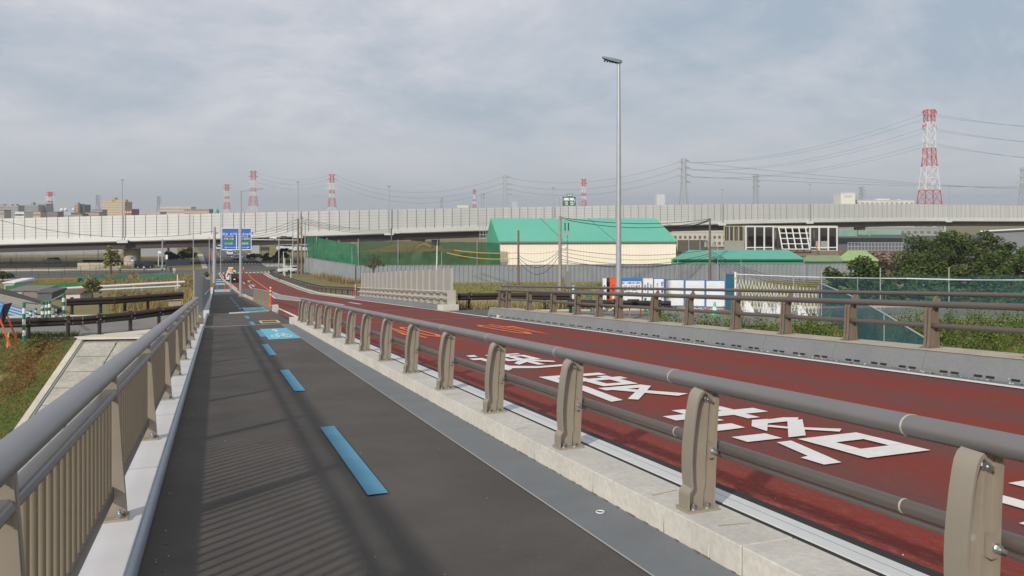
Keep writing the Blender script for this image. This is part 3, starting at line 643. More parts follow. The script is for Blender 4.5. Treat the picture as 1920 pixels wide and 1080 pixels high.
RP = [-7.7, -5.7, -3.65, -1.6, .5, 2.6, 4.62, 6.68, 8.74, 10.8, 12.88, 15.0, 17.2, 19.2, 21.4, 23.5, 25.7, 27.8, 29.9, 31.0]
p0 = None
for y in RP:
    y -= .07; loc = (2.772 - dv.location[0], y - dv.location[1], zr(y, .17) - dv.location[2])
    if p0 is None: p0 = curved_post(loc); p0.parent = dv
    else: c = copy_tree(p0, dv); c.location = loc
# --- far parapet railing, two top rails and a middle rail
fr = root('parapet_railing', 'bronze parapet railing with three horizontal rails on the grey kerb beyond the red road', 'railing', (10.75, 10, zr(10, .33)))
PY = [.9, 2.9, 4.8, 6.6, 8.4, 10.2, 12.0, 13.8, 15.5, 17.4, 19.1, 21.1, 22.4, 24.0, 26.0, 28.3, 30.6, 31.5]
PY = [-2.8, -.9] + PY
for nm, x, dz, r in (('top_rail', 10.9, 1.19, .035), ('front_rail', 10.74, 1.03, .052), ('middle_rail', 10.76, .69, .04)):
    t = MB(); t.tube([(x, y, zr(y, dz)) for y in (-12, 0, 10, 20, 31.9)], r, 12); t.build(nm, rail_dk, fr, smooth=True)
p0 = None
for y in PY:
    loc = (10.75 - fr.location[0], y - fr.location[1], zr(y, .33) - fr.location[2])
    if p0 is None:
        p = MB(); prof = [(-.11, 0), (-.085, .12), (-.07, .4), (-.06, .62), (-.02, .66), (.1, .82), (.15, .84), (.15, .78), (.1, .6), (.1, .35), (.13, .0)]
        p.poly([(x, -.012, z) for x, z in prof], (0, .024, 0))
        for (a, b_), (c, d) in zip(prof[:5], prof[1:5]): p.hexa([(a, -.06, b_), (a + .012, -.06, b_), (a + .012, .06, b_), (a, .06, b_), (c, -.06, d), (c + .012, -.06, d), (c + .012, .06, d), (c, .06, d)])
        for (a, b_), (c, d) in zip(prof[7:-1], prof[8:]): p.hexa([(c - .012, -.06, d), (c, -.06, d), (c, .06, d), (c - .012, .06, d), (a - .012, -.06, b_), (a, -.06, b_), (a, .06, b_), (a - .012, .06, b_)])
        p0 = p.build('post', mat('parapet_post_metal', (134, 120, 106), .45, metal=.3, var=.06), fr, loc=None); p0.data.transform(__import__('mathutils').Matrix.Translation(fr.location)); p0.location = loc
        q = MB(); q.box(-.14, -.09, 0, .16, .09, .02); bp = q.build('base_plate', MATS['parapet_post_metal']); bp.parent = p0
    else: c = copy_tree(p0, fr); c.location = loc
# --- left pedestrian railing
lf = root('bridge_railing', 'tall beige baluster railing with broad oval handrail on the left of the cycle path', 'railing', (-.65, 6, zr(6, .13)))
ym = (-6, 0, 8, 16, 24, 30.9)
t = MB(); t.tube([(-.67, y, zr(y, 1.125)) for y in ym], .072, 20, r2=.05); t.build('handrail', mat('handrail_metal', (132, 130, 132), .38, metal=.4, var=.04, scale=2), lf, smooth=True)
t = MB()
for a, c in zip(ym, ym[1:]):
    t.hexa([(-.72, a, zr(a, .955)), (-.62, a, zr(a, .955)), (-.62, c, zr(c, .955)), (-.72, c, zr(c, .955)), (-.71, a, zr(a, 1.0)), (-.63, a, zr(a, 1.0)), (-.63, c, zr(c, 1.0)), (-.71, c, zr(c, 1.0))])
t.build('middle_rail', MATS['handrail_metal'], lf, bevel=.012)
t = MB()
for a, c in zip(ym, ym[1:]): t.hexa([(-.68, a, zr(a, .255)), (-.645, a, zr(a, .255)), (-.645, c, zr(c, .255)), (-.68, c, zr(c, .255)), (-.68, a, zr(a, .35)), (-.645, a, zr(a, .35)), (-.645, c, zr(c, .35)), (-.68, c, zr(c, .35))])
t.build('bottom_rail', rail_dk, lf, bevel=.01)
LP = [3.12 + 2.95 * k for k in range(-3, 10)] + [30.75]
bal_m = mat('baluster_metal', (156, 143, 122), .42, metal=.3, var=.04)
def left_post(loc):
    p = MB(); pl = [(-.745, .0), (-.745, 1.0), (-.635, 1.0), (-.62, .8), (-.607, .6), (-.595, .4), (-.58, .2), (-.565, 0)]
    pl = [(x + .65, z) for x, z in pl]
    p.poly([(x, .0, z) for x, z in pl], (0, .012, 0))
    q = pl[2:]
    for (a, b_), (c, d) in zip(q, q[1:]): p.hexa([(c - .012, -.012, d), (c, -.012, d), (c, .05, d), (c - .012, .05, d), (a - .012, -.012, b_), (a, -.012, b_), (a, .05, b_), (a - .012, .05, b_)])
    p.box(-.095, -.012, 0, -.083, .05, 1.0); p.box(-.09, -.0, .985, .03, .05, 1.0)
    o = p.build('post', post_m); o.location = loc
    q = MB(); q.box(-.11, -.07, 0, .095, .07, .022); bp = q.build('base_plate', post_m); bp.parent = o
    q = MB(); q.cyl((0, 0, 0), .024, .01, 10); q.cyl((0, 0, .01), .018, .02, 6); q.cyl((0, 0, .03), .01, .02, 8); bo = q.build('bolt', bolt_m); bo.location = (.04, -.035, .022); bo.parent = o
    return o
p0 = None
for y in LP:
    loc = (-.65 - lf.location[0], y - lf.location[1], zr(y, .13) - lf.location[2])
    if p0 is None: p0 = left_post(loc); p0.parent = lf
    else: c = copy_tree(p0, lf); c.location = loc
for a, c in zip(LP, LP[1:]):
    t = MB(); n = max(1, int(round((c - a) / .155)))
    for i in range(1, n):
        y = a + (c - a) * i / n
        t.tube([(-.664, y, zr(y, .345)), (-.664, y, zr(y, .96))], .021, 10, r2=.016)
    t.build('baluster_panel', bal_m, lf, smooth=True)
# --- short beige fence between path and road past the crossing
sf = root('pipe_fence', 'short beige baluster fence standing between the path and the road behind the orange bollard', 'fence', (2.65, 50, rz(50)))
fx = interp([(46.8, 2.78), (70, 2.72)])
t = MB(); t.tube([(fx(y), y, zr(y, 1.02)) for y in (47.5, 58, 68)], .04, 10); t.build('top_rail', post_m, sf, smooth=True)
t = MB(); t.tube([(fx(y), y, zr(y, .35)) for y in (47.5, 58, 68)], .025, 8); t.build('bottom_rail', post_m, sf, smooth=True)
for y in np.arange(47.5, 68.1, 2.05):
    t = MB(); t.box(fx(y) - .06, y - .03, zr(y, 0), fx(y) + .06, y + .03, zr(y, 1.0)); t.build('post', post_m, sf)
t = MB()
for y in np.arange(47.7, 67.9, .2): t.box(fx(y) - .015, y - .012, zr(y, .35), fx(y) + .015, y + .012, zr(y, 1.0))
t.build('baluster_panel', bal_m, sf)
# --- screen fence on railing along the right verge
nf = root('screen_fence', 'grey translucent screen panels over a double rail on the right verge past the crossing', 'fence', (10.6, 39, zr(39, .22)))
scr = mat('screen_panel_acrylic', (164, 163, 158), .45, var=.05, alpha=.8)
scr_post = mat('screen_post_metal', (186, 180, 168), .5, metal=.1, var=.05)
NY = list(np.linspace(38.9, 65.4, 19))
for i, y in enumerate(NY):
    t = MB(); t.box(10.72, y - .05, zr(y, .22), 10.82, y + .05, zr(y, 2.02)); t.box(10.6, y - .05, zr(y, .22), 10.72, y + .05, zr(y, .9)); t.box(10.48, y - .03, zr(y, .55), 10.6, y + .03, zr(y, .62)); t.box(10.48, y - .03, zr(y, .86), 10.6, y + .03, zr(y, .92)); t.build('post', scr_post, nf)
for a, c in zip(NY, NY[1:]):
    h = 1.57
    t = MB(); t.hexa([(10.77, a + .06, zr(a, .3)), (10.79, a + .06, zr(a, .3)), (10.79, c - .06, zr(c, .3)), (10.77, c - .06, zr(c, .3)), (10.77, a + .06, zr(a, .42) + h), (10.79, a + .06, zr(a, .42) + h), (10.79, c - .06, zr(c, .42) + h), (10.77, c - .06, zr(c, .42) + h)])
    t.build('screen_panel', scr, nf)
for dz in (.58, .9):
    t = MB(); t.tube([(10.48, y, zr(y, dz)) for y in (38.6, 50, 65.6)], .04, 10); t.build('rail', scr_post, nf, smooth=True)
t = MB(); t.box(10.45, 38.5, zr(38.5, .27), 10.86, 38.58, zr(38.5, .95)); t.build('end_plate', scr_post, nf)
# --- left screen past the crossing (seen nearly edge-on) and its stone pillar
ls = root('screen_fence', 'tall grey screen fence seen nearly edge on where the left railing resumes past the crossing', 'fence', (-.75, 45, rz(45)))
for a, c, h0, h1 in ((45.3, 60, 2.2, 1.9), (60, 80, 1.9, 1.9), (80, 100, 1.9, 1.9)):
    t = MB(); t.hexa([(-.8, a, zr(a, .13)), (-.76, a, zr(a, .13)), (-.76, c, zr(c, .13)), (-.8, c, zr(c, .13)), (-.8, a, zr(a, h0)), (-.76, a, zr(a, h0)), (-.76, c, zr(c, h1)), (-.8, c, zr(c, h1))]); t.build('screen_panel', mat('grey_screen', (164, 164, 162), .5, var=.05), ls)
for y in np.arange(45.3, 100, 2.5):
    t = MB(); t.box(-.76, y, zr(y, .1), -.68, y + .08, zr(y, 1.97)); t.build('post', galv, ls)
t = MB(); t.hexa([(-1.12, 44.5, -3.4), (-1.07, 44.5, -3.4), (-.76, 45.3, rz(45)), (-.81, 45.3, rz(45)), (-1.12, 44.5, -1.25), (-1.07, 44.5, -1.25), (-.76, 45.3, zr(45, 2.2)), (-.81, 45.3, zr(45, 2.2))]); t.build('screen_panel', MATS['grey_screen'], ls)
t = MB(); t.tube([(-.62, y, zr(y, 1.0)) for y in (45.5, 60, 80)], .035, 8); t.build('handrail', galv, ls, smooth=True)
brick = mat('stone_blocks', (176, 162, 140), .9, c2=(140, 128, 112), var=.2, scale=5, spots=14)
t = MB().box(-2.35, 46.2, -6.2, -1.75, 46.8, -2.85); t.box(-2.42, 46.13, -2.85, -1.68, 46.87, -2.75)
tag(t.build('stone_pillar', brick, loc=(-2.05, 46.5, -6)), 'pale stone block pillar at the foot of the left grey screen', 'pillar')
# ------------------------------------------------------------------ guardrails (dark brown W-beams)
def wbeam(b, pts, z0, h=.34, dep=.07):
    for (x0, y0, za), (x1, y1, zb) in zip(pts, pts[1:]):
        d = np.array((x1 - x0, y1 - y0)); d /= np.linalg.norm(d); n = np.array((d[1], -d[0]))
        if n[1] > 0: n = -n
        prof = [(0, 0), (dep, .07), (dep, .13), (0, .17), (0, .17), (dep, .21), (dep, .27), (0, .34)]
        for (a, za_), (c, zc_) in zip(prof, prof[1:]):
            b.face([(x0 + n[0] * a, y0 + n[1] * a, za + z0 + za_), (x1 + n[0] * a, y1 + n[1] * a, zb + z0 + za_), (x1 + n[0] * c, y1 + n[1] * c, zb + z0 + zc_), (x0 + n[0] * c, y0 + n[1] * c, za + z0 + zc_)])
def guardrail(label, pts, posts, z0=.42, h=.8, end=True, name='guardrail'):
    r = root(name, label, 'guardrail', pts[0])
    b = MB(); wbeam(b, pts, z0); o = b.build('beam', brown_m, r)
    md = o.modifiers.new('thickness', 'SOLIDIFY'); md.thickness = .012
    for p in posts:
        b = MB(); b.cyl(p, .07, h, 12); b.obox(p, .26, .2, .012, 0); o = b.build('post', brown_m, r)
        q = MB()
        d = np.array(pts[-1][:2]) - np.array(pts[0][:2]); d /= np.linalg.norm(d); n = np.array((d[1], -d[0])); n = -n if n[1] > 0 else n
        for du, dz_ in ((-.13, .08), (.13, .08), (-.13, .27), (.13, .27), (0, .17)):
            c = np.array((p[0] + d[0] * du + n[0] * .13, p[1] + d[1] * du + n[1] * .13, p[2] + z0 + dz_)); q.tube([c, c + np.array((n[0] * .03, n[1] * .03, 0))], .024, 8)
        q.build('bolts', bolt_m, o)
    return r
z_ = -3.08
guardrail('nearest dark brown guardrail at the left, along the near kerb of the levee road', [(-7.75, 35.9, z_), (-6.9, 35.7, z_), (-4.9, 35.75, z_), (-3.3, 36.6, z_), (-1.3, 38.6, z_)],
          [(-6.75, 35.78, z_), (-5.4, 35.72, z_), (-4.35, 36.05, z_), (-3.3, 36.7, z_), (-2.3, 37.7, z_)])
guardrail('dark brown guardrail at the left, along the far kerb of the levee road', [(-6.6, 43.2, z_), (-4.6, 43.4, z_), (-3.6, 43.9, z_), (-1.6, 44.8, z_)], [(-6.4, 43.4, z_), (-5.2, 43.5, z_), (-4.2, 44.0, z_), (-3.2, 44.3, z_)])
guardrail('dark brown guardrail right of the grey screen fence, partly hidden by the parapet railing', [(11.2, 39.4, z_), (13.6, 39.0, z_), (16.5, 37.6, z_)], [(11.8, 39.4, z_), (13.6, 39.1, z_), (15.4, 38.3, z_)])
guardrail('dark brown guardrail behind the parapet railing in front of the notice boards', [(15.2, 35.0, z_), (17.4, 33.9, z_), (19.4, 32.9, z_)], [(15.4, 35.1, z_), (17.2, 34.1, z_), (19.0, 33.2, z_)])
gy_ = [66.5, 75, 84, 94, 104, 114, 124, 136, 148, 160, 172, 184, 194]
guardrail('long dark brown guardrail following the right side of the descending road', [(11.1, y, rz(y)) for y in gy_] + [(12.6, 199, rz(199))], [(11.1, y, rz(y)) for y in np.arange(67, 195, 4)], z0=.5)
vf = root('verge_barrier', 'low brown barrier with close uprights between the long guardrail and the white edge line', 'barrier', (10.75, 66, rz(66)))
t = MB(); [t.bar((10.72, a, zr(a, .72)), (10.72, c, zr(c, .72)), .1, .12) for a, c in zip(gy_, gy_[1:-2])]; t.build('rail', rail_dk, vf)
for y in np.arange(66.6, 172, 1.1): t = MB(); t.box(10.68, y, zr(y, .1), 10.76, y + .08, zr(y, .72)); t.build('upright', rail_dk, vf)
# ------------------------------------------------------------------ street lamps
def lamp_pole(label, loc, H, head, r0=.11, group=None, hm=galv):
    r = root('street_lamp', label, 'street lamp', loc, group); x, y, z = loc
    b = MB(); b.tube([(x, y, z), (x, y, z + H * .5), (x, y, z + H)], [r0, r0 * .8, r0 * .55], 14); b.cyl((x, y, z), r0 * 1.9, .03, 12); b.build('pole', hm, r, smooth=True)
    if head: head(r, x, y, z + H)
    return r
def led_head(r, x, y, z):
    d = np.array((-CS, SN * .9)); d /= np.linalg.norm(d); n = np.array((-d[1], d[0])); b = MB()
    L = .78; sec = []
    for t_, w, h0, h1 in ((-.14, .10, -.02, .07), (.0, .16, -.06, .11), (.3, .17, -.01, .14), (.6, .15, .06, .17), (.72, .07, .11, .17)):
        rise = t_ * .26
        sec.append([(x + d[0] * t_ + n[0] * s * w, y + d[1] * t_ + n[1] * s * w, z + rise * .35 + hh) for s, hh in ((-1, h0), (1, h0), (1, h1 * .8), (.5, h1), (-.5, h1), (-1, h1 * .8))])
    for a, c in zip(sec, sec[1:]):
        for i in range(6): b.face([a[i], a[(i + 1) % 6], c[(i + 1) % 6], c[i]], 1 if i == 0 else 0)
    b.face(sec[0][::-1]); b.face(sec[-1]); b.build('lamp_head', [mat('lamp_housing_grey', (126, 140, 146), .4, metal=.3), black_m], r)
    q = MB()
    for k in range(5):
        t_ = .12 + k * .12; q.obox((x + d[0] * t_, y + d[1] * t_, z + t_ * .09 - .07 + t_ * .06), .05, .26, .06, math.atan2(d[1], d[0]))
    q.build('cooling_fins', black_m, r)
lx, ly, lz = WG(1160, 606, -3.12)
lamp_pole('tallest silver street lamp, with dark slanted head, rising behind the parapet railing', (lx, ly, -3.12), 11.35, led_head, .13)
def arm_head(dx):
    def f(r, x, y, z):
        b = MB(); b.bar((x, y, z - .1), (x + dx * 1.6, y, z + .15), .09); b.bar((x + dx * 1.1, y, z + .05), (x + dx * 2.3, y, z + .25), .35, .12); b.build('lamp_head', galv, r)
    return f
def cap_head(r, x, y, z):
    b = MB(); b.obox((x, y, z), .9, .35, .18, .3); b.build('lamp_head', galv, r)
for lab, x, y, H, hd, r0 in (('grey street lamp with short arm standing in front of the blue direction sign', 2.35, 92, 11.2, arm_head(1), .15),):
    lamp_pole(lab, (x, y, rz(y)), H, hd, r0)
# ================================================================== VIADUCT
VP = [(-420, 212, -2.2), (-200, 214, -.6), (0, 216, .03), (260, 217, 1.0), (500, 222, 1.7), (720, 234, 2.45), (1000, 257, 3.36), (1240, 272, 4.15), (1500, 301, 4.75), (1700, 332, 5.0), (1920, 363, 4.5), (2150, 400, 4.0), (2400, 440, 3.5)]
raw = np.array([(*W(u, HOR, D)[:2], z) for u, D, z in VP]); sarr = np.concatenate([[0], np.cumsum(np.linalg.norm(np.diff(raw[:, :2], axis=0), axis=1))])
# smooth centre path by resampling
SS = np.arange(0, sarr[-1], 2.8)
def smoothed(col):
    v = np.interp(SS, sarr, raw[:, col]); k = 15; pad = np.concatenate([2 * v[0] - v[k:0:-1], v, 2 * v[-1] - v[-2:-k - 2:-1]])
    ker = np.hanning(2 * k + 1); ker /= ker.sum(); return np.convolve(pad, ker, 'valid')
PX, PYv, PZ = smoothed(0), smoothed(1), smoothed(2)
tx, ty = np.gradient(PX), np.gradient(PYv); ln = np.hypot(tx, ty); tx, ty = tx / ln, ty / ln; nx_, ny_ = ty, -tx   # towards the camera side
via = root('viaduct', 'long pale expressway viaduct with tall sound walls crossing the whole view', 'viaduct', (float(PX[60]), float(PYv[60]), G))
def ribbon(name, m, prof, parent, i0=0, i1=None, mi=0, uv=False):
    """prof: list of (offset towards camera, dz) closed cross-section"""
    i1 = i1 or len(PX); b = MB(); n = len(prof)
    for i in range(i0, i1):
        for o_, dz in prof: b.v.append((PX[i] + nx_[i] * o_, PYv[i] + ny_[i] * o_, PZ[i] + dz))
    for k in range(i1 - i0 - 1):
        for j in range(n):
            a = k * n + j; c = k * n + (j + 1) % n; b.f.append([a, c, c + n, a + n]); b.m.append(mi)
    return b.build(name, m, parent)
def wall_mat():
    m = bpy.data.materials.new('sound_wall_panel'); m.use_nodes = True; nt = m.node_tree; b = nt.nodes['Principled BSDF']; N = nt.nodes.new; Lk = nt.links.new
    g_ = N('ShaderNodeTexCoord'); n = N('ShaderNodeTexNoise'); n.inputs['Scale'].default_value = .05; n.inputs['Detail'].default_value = 6; mpw = N('ShaderNodeMapping'); mpw.inputs['Scale'].default_value = (9, 9, 1.2); Lk(g_.outputs['Object'], mpw.inputs[0]); Lk(mpw.outputs[0], n.inputs[0])
    r = N('ShaderNodeValToRGB'); r.color_ramp.elements[0].position = .3; r.color_ramp.elements[1].position = .7
    r.color_ramp.elements[0].color = (*lin((198, 198, 194)), 1); r.color_ramp.elements[1].color = (*lin((212, 212, 207)), 1); Lk(n.outputs[0], r.inputs[0]); Lk(r.outputs[0], b.inputs['Base Color']); b.inputs['Roughness'].default_value = .7
    return m
wm = wall_mat()
ribbon('sound_wall', wm, [(.1, -5.6), (-.1, -5.6), (-.1, 0), (.1, 0)], via)
# post lines and panel seams standing 2-4 cm proud of the wall
dkp = mat('wall_post_grey', (128, 132, 135), .6)
b = MB()
for i in range(len(PX)):
    c = (PX[i] + nx_[i] * .14, PYv[i] + ny_[i] * .14); b.obox((c[0], c[1], PZ[i] - 5.6), .07 if i < 110 else .04, .12, 5.6, math.atan2(ty[i], tx[i]))
b.build('wall_posts', dkp, via)['kind'] = 'stuff'
b = MB(); seam = mat('wall_seam', (168, 169, 165), .7)
for dz in (-.8, -1.6, -2.4, -3.2, -4.0, -4.8):
    for i in range(len(PX) - 1):
        P = [(PX[k] + nx_[k] * .115, PYv[k] + ny_[k] * .115, PZ[k] + dz + e) for k, e in ((i, 0), (i + 1, 0), (i + 1, .07), (i, .07))]; b.face(P)
b.build('wall_seams', seam, via)
ribbon('sound_wall', mat('sound_wall_far', (176, 178, 180), .7), [(-23.9, -5.6), (-24.1, -5.6), (-24.1, -.15), (-23.9, -.15)], via)
ribbon('parapet', mat('parapet_white', (212, 211, 205), .75, var=.05, scale=.1), [(.35, -6.75), (-.1, -6.75), (-.1, -5.6), (.3, -5.6)], via)
ribbon('deck', conc_dark, [(.2, -7.0), (-24.2, -7.0), (-24.2, -6.5), (.2, -6.5)], via)
gird = mat('girder_dark_brown', (62, 49, 45), .6, var=.12, scale=.1)
gtop = [(-1.1, -8.9), (-1.5, -8.9), (-1.5, -7.0), (-1.1, -7.0)]
for off in (0, -7, -15, -21): ribbon('girder', gird, [(a + off, c) for a, c in gtop], via)
ribbon('girder_soffit', gird, [(-1.5, -8.0), (-22.3, -8.0), (-22.3, -7.9), (-1.5, -7.9)], via)
pier_m = mat('pier_concrete', (178, 166, 150), .9, var=.12, scale=.4, spots=3)
def pier(u_, rad=2.1):
    i = int(np.argmin([abs((960 + FPX * ((PX[k] * CS - PYv[k] * SN) / (PX[k] * SN + PYv[k] * CS))) - u_) for k in range(len(PX))]))
    r = []
    for off in (-6.0,):
        x, y = PX[i] + nx_[i] * off, PYv[i] + ny_[i] * off
        b = MB(); b.cyl((x, y, G - .5), rad, PZ[i] - 8.6 - G + .5, 24); o = b.build('pier', pier_m, via, smooth=True)
        b = MB(); b.obox((x - nx_[i] * 6, y - ny_[i] * 6, PZ[i] - 9.1), 3.0, 17, 1.1, math.atan2(ty[i], tx[i])); b.build('bearing_block', gird, o)
for u_ in (-95, 241, 800, 1262, 1640): pier(u_)
# lamp standards on the viaduct
def on_via(u_, off=0):
    i = int(np.argmin([abs((960 + FPX * ((PX[k] * CS - PYv[k] * SN) / (PX[k] * SN + PYv[k] * CS))) - u_) for k in range(len(PX))]))
    return PX[i] + nx_[i] * off, PYv[i] + ny_[i] * off, PZ[i]
for k, (u_, vt, where) in enumerate(((236, 338, 'above the thick round pier'), (566, 342, 'directly above the group of three utility poles'), (719, 350, 'above the green construction net'),
                                   (1032, 353, 'just left of the green road sign'), (1355, 356, 'above the steel-framed station shell'), (1518, 346, 'above the right end of the station shell'), (1780, 353, 'right of the big red and white pylon'))):
    x, y, z = on_via(u_, .9); D = x * SN + y * CS; H = (HOR - vt) / FPX * D + EYE - (z - 6.8)
    r = root('viaduct_lamp', 'slender grey lamp on the viaduct ' + where, 'street lamp', (x, y, z - 6.8), 'lamp standards along the viaduct')
    b = MB(); b.tube([(x, y, z - 6.8), (x, y, z - 6.8 + H)], [.14, .09], 8); b.build('pole', grey_steel, r); b = MB(); b.obox((x, y, z - 6.8 + H), 1.0, .4, .2, .2); b.build('lamp_head', grey_steel, r)
    b = MB(); b.obox((x, y, z - 7.2), 2.6, .7, .9, 0); b.build('bracket', MATS['parapet_white'], r)
# green sign gantry on the viaduct
x, y, z = on_via(1067, -8); gs = root('road_sign', 'green expressway sign on a gantry rising above the sound wall over the shed roof', 'road sign', (x, y, z - 6.5))
gm = mat('sign_green', (16, 104, 72), .5); D = x * SN + y * CS; mpp = D / FPX
def signbox(parent, name, u0, v0, u1, v1, Dd, m, th=.12):
    a = W(u0, v1, Dd); c = W(u1, v0, Dd); b = MB()
    n = np.array((SN, CS)) * th; b.hexa([a, (c[0], c[1], a[2]), (c[0] + n[0], c[1] + n[1], a[2]), (a[0] + n[0], a[1] + n[1], a[2]), (a[0], a[1], c[2]), c, (c[0] + n[0], c[1] + n[1], c[2]), (a[0] + n[0], a[1] + n[1], c[2])])
    return b.build(name, m, parent)
signbox(gs, 'sign_panel', 1055, 369, 1079.5, 386, D, gm); signbox(gs, 'sign_panel', 1063, 363.5, 1074, 368.6, D, gm)
for q in ((1057.5, 371, 1066.5, 376), (1068, 371, 1076, 376), (1060, 378, 1062, 381.5), (1062.8, 378, 1064.5, 381.5), (1069.5, 378, 1071.3, 381.5), (1072, 378, 1074, 381.5), (1060, 383, 1065, 384.6), (1070, 383, 1075, 384.6), (1064, 365, 1068, 367), (1069, 365, 1073, 367)):
    signbox(gs, 'legend', *q, D - .1, whitem, .05)
for a, c in (((1056, 373), (1059.3, 383)), ((1078.5, 373), (1075.5, 383))):
    b = MB(); b.bar(W(*a, D - .1), W(*c, D - .1), .22, .05); b.build('legend', whitem, gs)
b = MB(); b.bar(W(1049, 374, D + .4), W(1092, 374, D + .4), .15); b.bar(W(1049, 382, D + .4), W(1092, 382, D + .4), .15)
for u in (1049, 1086, 1091): b.bar(W(u, 372, D + .4), W(u, 395, D + .4), .2)
b.build('gantry_frame', grey_steel, gs)
# ================================================================== PYLONS
pred, pwhite = mat('pylon_red', (186, 74, 70), .6), mat('pylon_white', (214, 214, 214), .6)
def pylon(label, u, vtop, D, bands, wbase, arms, wtop=.14, sub=1.0, group=None, name='pylon', thick=1.0):
    x0, y0, _ = W(u, HOR, D); r = root(name, label, 'pylon', (x0, y0, G), group); H = EYE + (HOR - vtop) / FPX * D - G
    n = 13; red = True; ax = np.array((CS, -SN)); ay = np.array((SN, CS)); tk = (.22 if bands else .16) * thick * D / 600
    def hw(t):
        return (wbase / 2) * ((1 - t / .62) * 1 + (t / .62) * (wtop * 2.0)) if t < .62 else (wbase / 2) * wtop * 2.0 * (1 - (t - .62) * .55)
    def P(i, j, t): w = hw(t); d = ax * i * w + ay * j * w; return (x0 + d[0], y0 + d[1], G + t * H)
    bm = {0: MB(), 1: MB()}; mats_ = (pred, pwhite) if bands else (grey_steel, grey_steel)
    ts = [0, .12, .24, .35, .45, .54, .62, .69, .76, .83, .90, .955, 1.0]
    for k, (a, c) in enumerate(zip(ts, ts[1:])):
        col = bands[k] if bands else 0
        if k and bands and bands[k - 1] != col:
            bm[1 - col].build('lattice_body', mats_[1 - col], r); bm[1 - col] = MB()
        b = bm[col]
        cs = ((-1, -1), (1, -1), (1, 1), (-1, 1))
        for q in range(4):
            i, j = cs[q]; i2, j2 = cs[(q + 1) % 4]
            b.bar(P(i, j, a), P(i, j, c), tk * 1.5); b.bar(P(i, j, a), P(i2, j2, c), tk * .7); b.bar(P(i2, j2, a), P(i, j, c), tk * .7); b.bar(P(i, j, c), P(i2, j2, c), tk * .8)
    for k in (0, 1):
        if bm[k].v: bm[k].build('lattice_body', mats_[k], r)
    tips = []
    for t, L, col in arms:
        for s in (-1, 1):
            b = MB()
            tip = (x0 + ax[0] * s * L, y0 + ax[1] * s * L, G + t * H)
            for j in (-1, 1):
                b.bar(P(s, j, t), tip, tk * (1 if bands else 3)); b.bar(P(s, j, t + .022), tip, tk * (1 if bands else 2))
            b.bar(tip, (tip[0], tip[1], tip[2] - .018 * H), tk * .8); tips.append((s, (tip[0], tip[1], tip[2] - .018 * H)))
            b.build('cross_arm', mats_[col], r)
    return tips
RW = [1, 0, 1, 0, 0, 1, 0, 1, 1, 0, 0, 0]
A3 = lambda L: [(.72, L, 1), (.81, L, 1), (.90, L, 0), (.985, L * .8, 0)]
tB = pylon('biggest red and white lattice pylon, at the right above the viaduct wall', 1742.5, 206, 560, [1, 0, 0, 1, 1, 0, 0, 1, 1, 1, 0, 0], 14.5, [(.62, 4.2, 1), (.745, 4.2, 1), (.865, 4.6, 0), (.98, 5.0, 0)], wtop=.21, thick=1.5)
t1 = pylon('red and white pylon right behind the grey street lamp, taller of the left pair', 475, 321, 900, RW, 13, A3(5), wtop=.18, thick=.75)
t2 = pylon('smaller red and white pylon just left of the grey street lamp', 425.5, 346, 1100, RW, 11.5, A3(5.5), wtop=.18, thick=.7)
t3 = pylon('red and white pylon standing alone right of the three utility poles', 622.5, 327, 900, RW, 12, A3(6), wtop=.18, thick=.75)
t4 = pylon('pale grey lattice pylon with wide arms above the left end of the green shed roof', 947, 328, 820, None, 9, [(.62, 7.5, 0), (.72, 8.5, 0), (.82, 8, 0), (.95, 6.5, 0)], wtop=.2)
t5 = pylon('red and white pylon just right of the green expressway sign', 1094.5, 336, 1000, RW, 10, A3(4), wtop=.2)
t6 = pylon('pale grey lattice pylon between the tall lamp pole and the white tower block', 1282, 297, 720, None, 10, [(.66, 6, 0), (.76, 6.5, 0), (.86, 6, 0), (.96, 5, 0)], wtop=.2)
t7 = pylon('narrow grey lattice pylon with dark top above the station shell', 1417, 327, 900, None, 8, [(.76, 4, 0), (.86, 4, 0), (.96, 3.5, 0)], wtop=.25)
t8 = pylon('thin red and white pylon left of the wide armed grey pylon', 889.5, 355, 1300, RW, 7, [(.8, 2.5, 1), (.95, 2.5, 0)], wtop=.25)
t9 = pylon('faint red and white pylon above the far town at the left', 94, 360, 1400, RW, 12, A3(9), wtop=.2)
pylon('faint grey pylon between the two town blocks left of the tan hotel', 183, 366, 1500, None, 11, A3(9), wtop=.2)
pylon('faint grey pylon right of the tan hotel block', 297, 368, 1600, None, 10, A3(6), wtop=.2)
pylon('small grey pylon with a red top over the white warehouse', 1614.5, 350, 1250, None, 9, A3(7), wtop=.2)
t10 = pylon('grey pylon cut by the right edge of the photo', 1921, 314, 820, None, 14, [(.62, 8, 0), (.74, 8, 0), (.86, 7, 0), (.97, 5, 0)], wtop=.2)
pylon('short dark lattice mast right of the thin red and white pylon', 905, 362, 1200, None, 6, [(.85, 3, 0), (.95, 3, 0)], wtop=.3)
pylon('small dark lattice mast above the green construction net', 828, 370, 1200, None, 5, [(.88, 2, 0)], wtop=.3)
wire_m = mat('cable_dark', (78, 82, 88), .6)
def wire(p, q, sag, r=.05, n=14, label=None, group=None, m=wire_m, name='power_line', pts_extra=None):
    p = np.array(p, float); q = np.array(q, float); pts = []
    for i in range(n + 1):
        t = i / n; c = p + (q - p) * t; c[2] -= 4 * sag * t * (1 - t); pts.append(c)
    b = MB(); b.tube(pts, r, 5, cap=False); o = b.build(name, m, loc=tuple(p))
    if label: tag(o, label, 'cable', group)
    return o
HI = 'high voltage lines strung between the distant pylons'
names = ('lowest', 'second lowest', 'third', 'topmost')
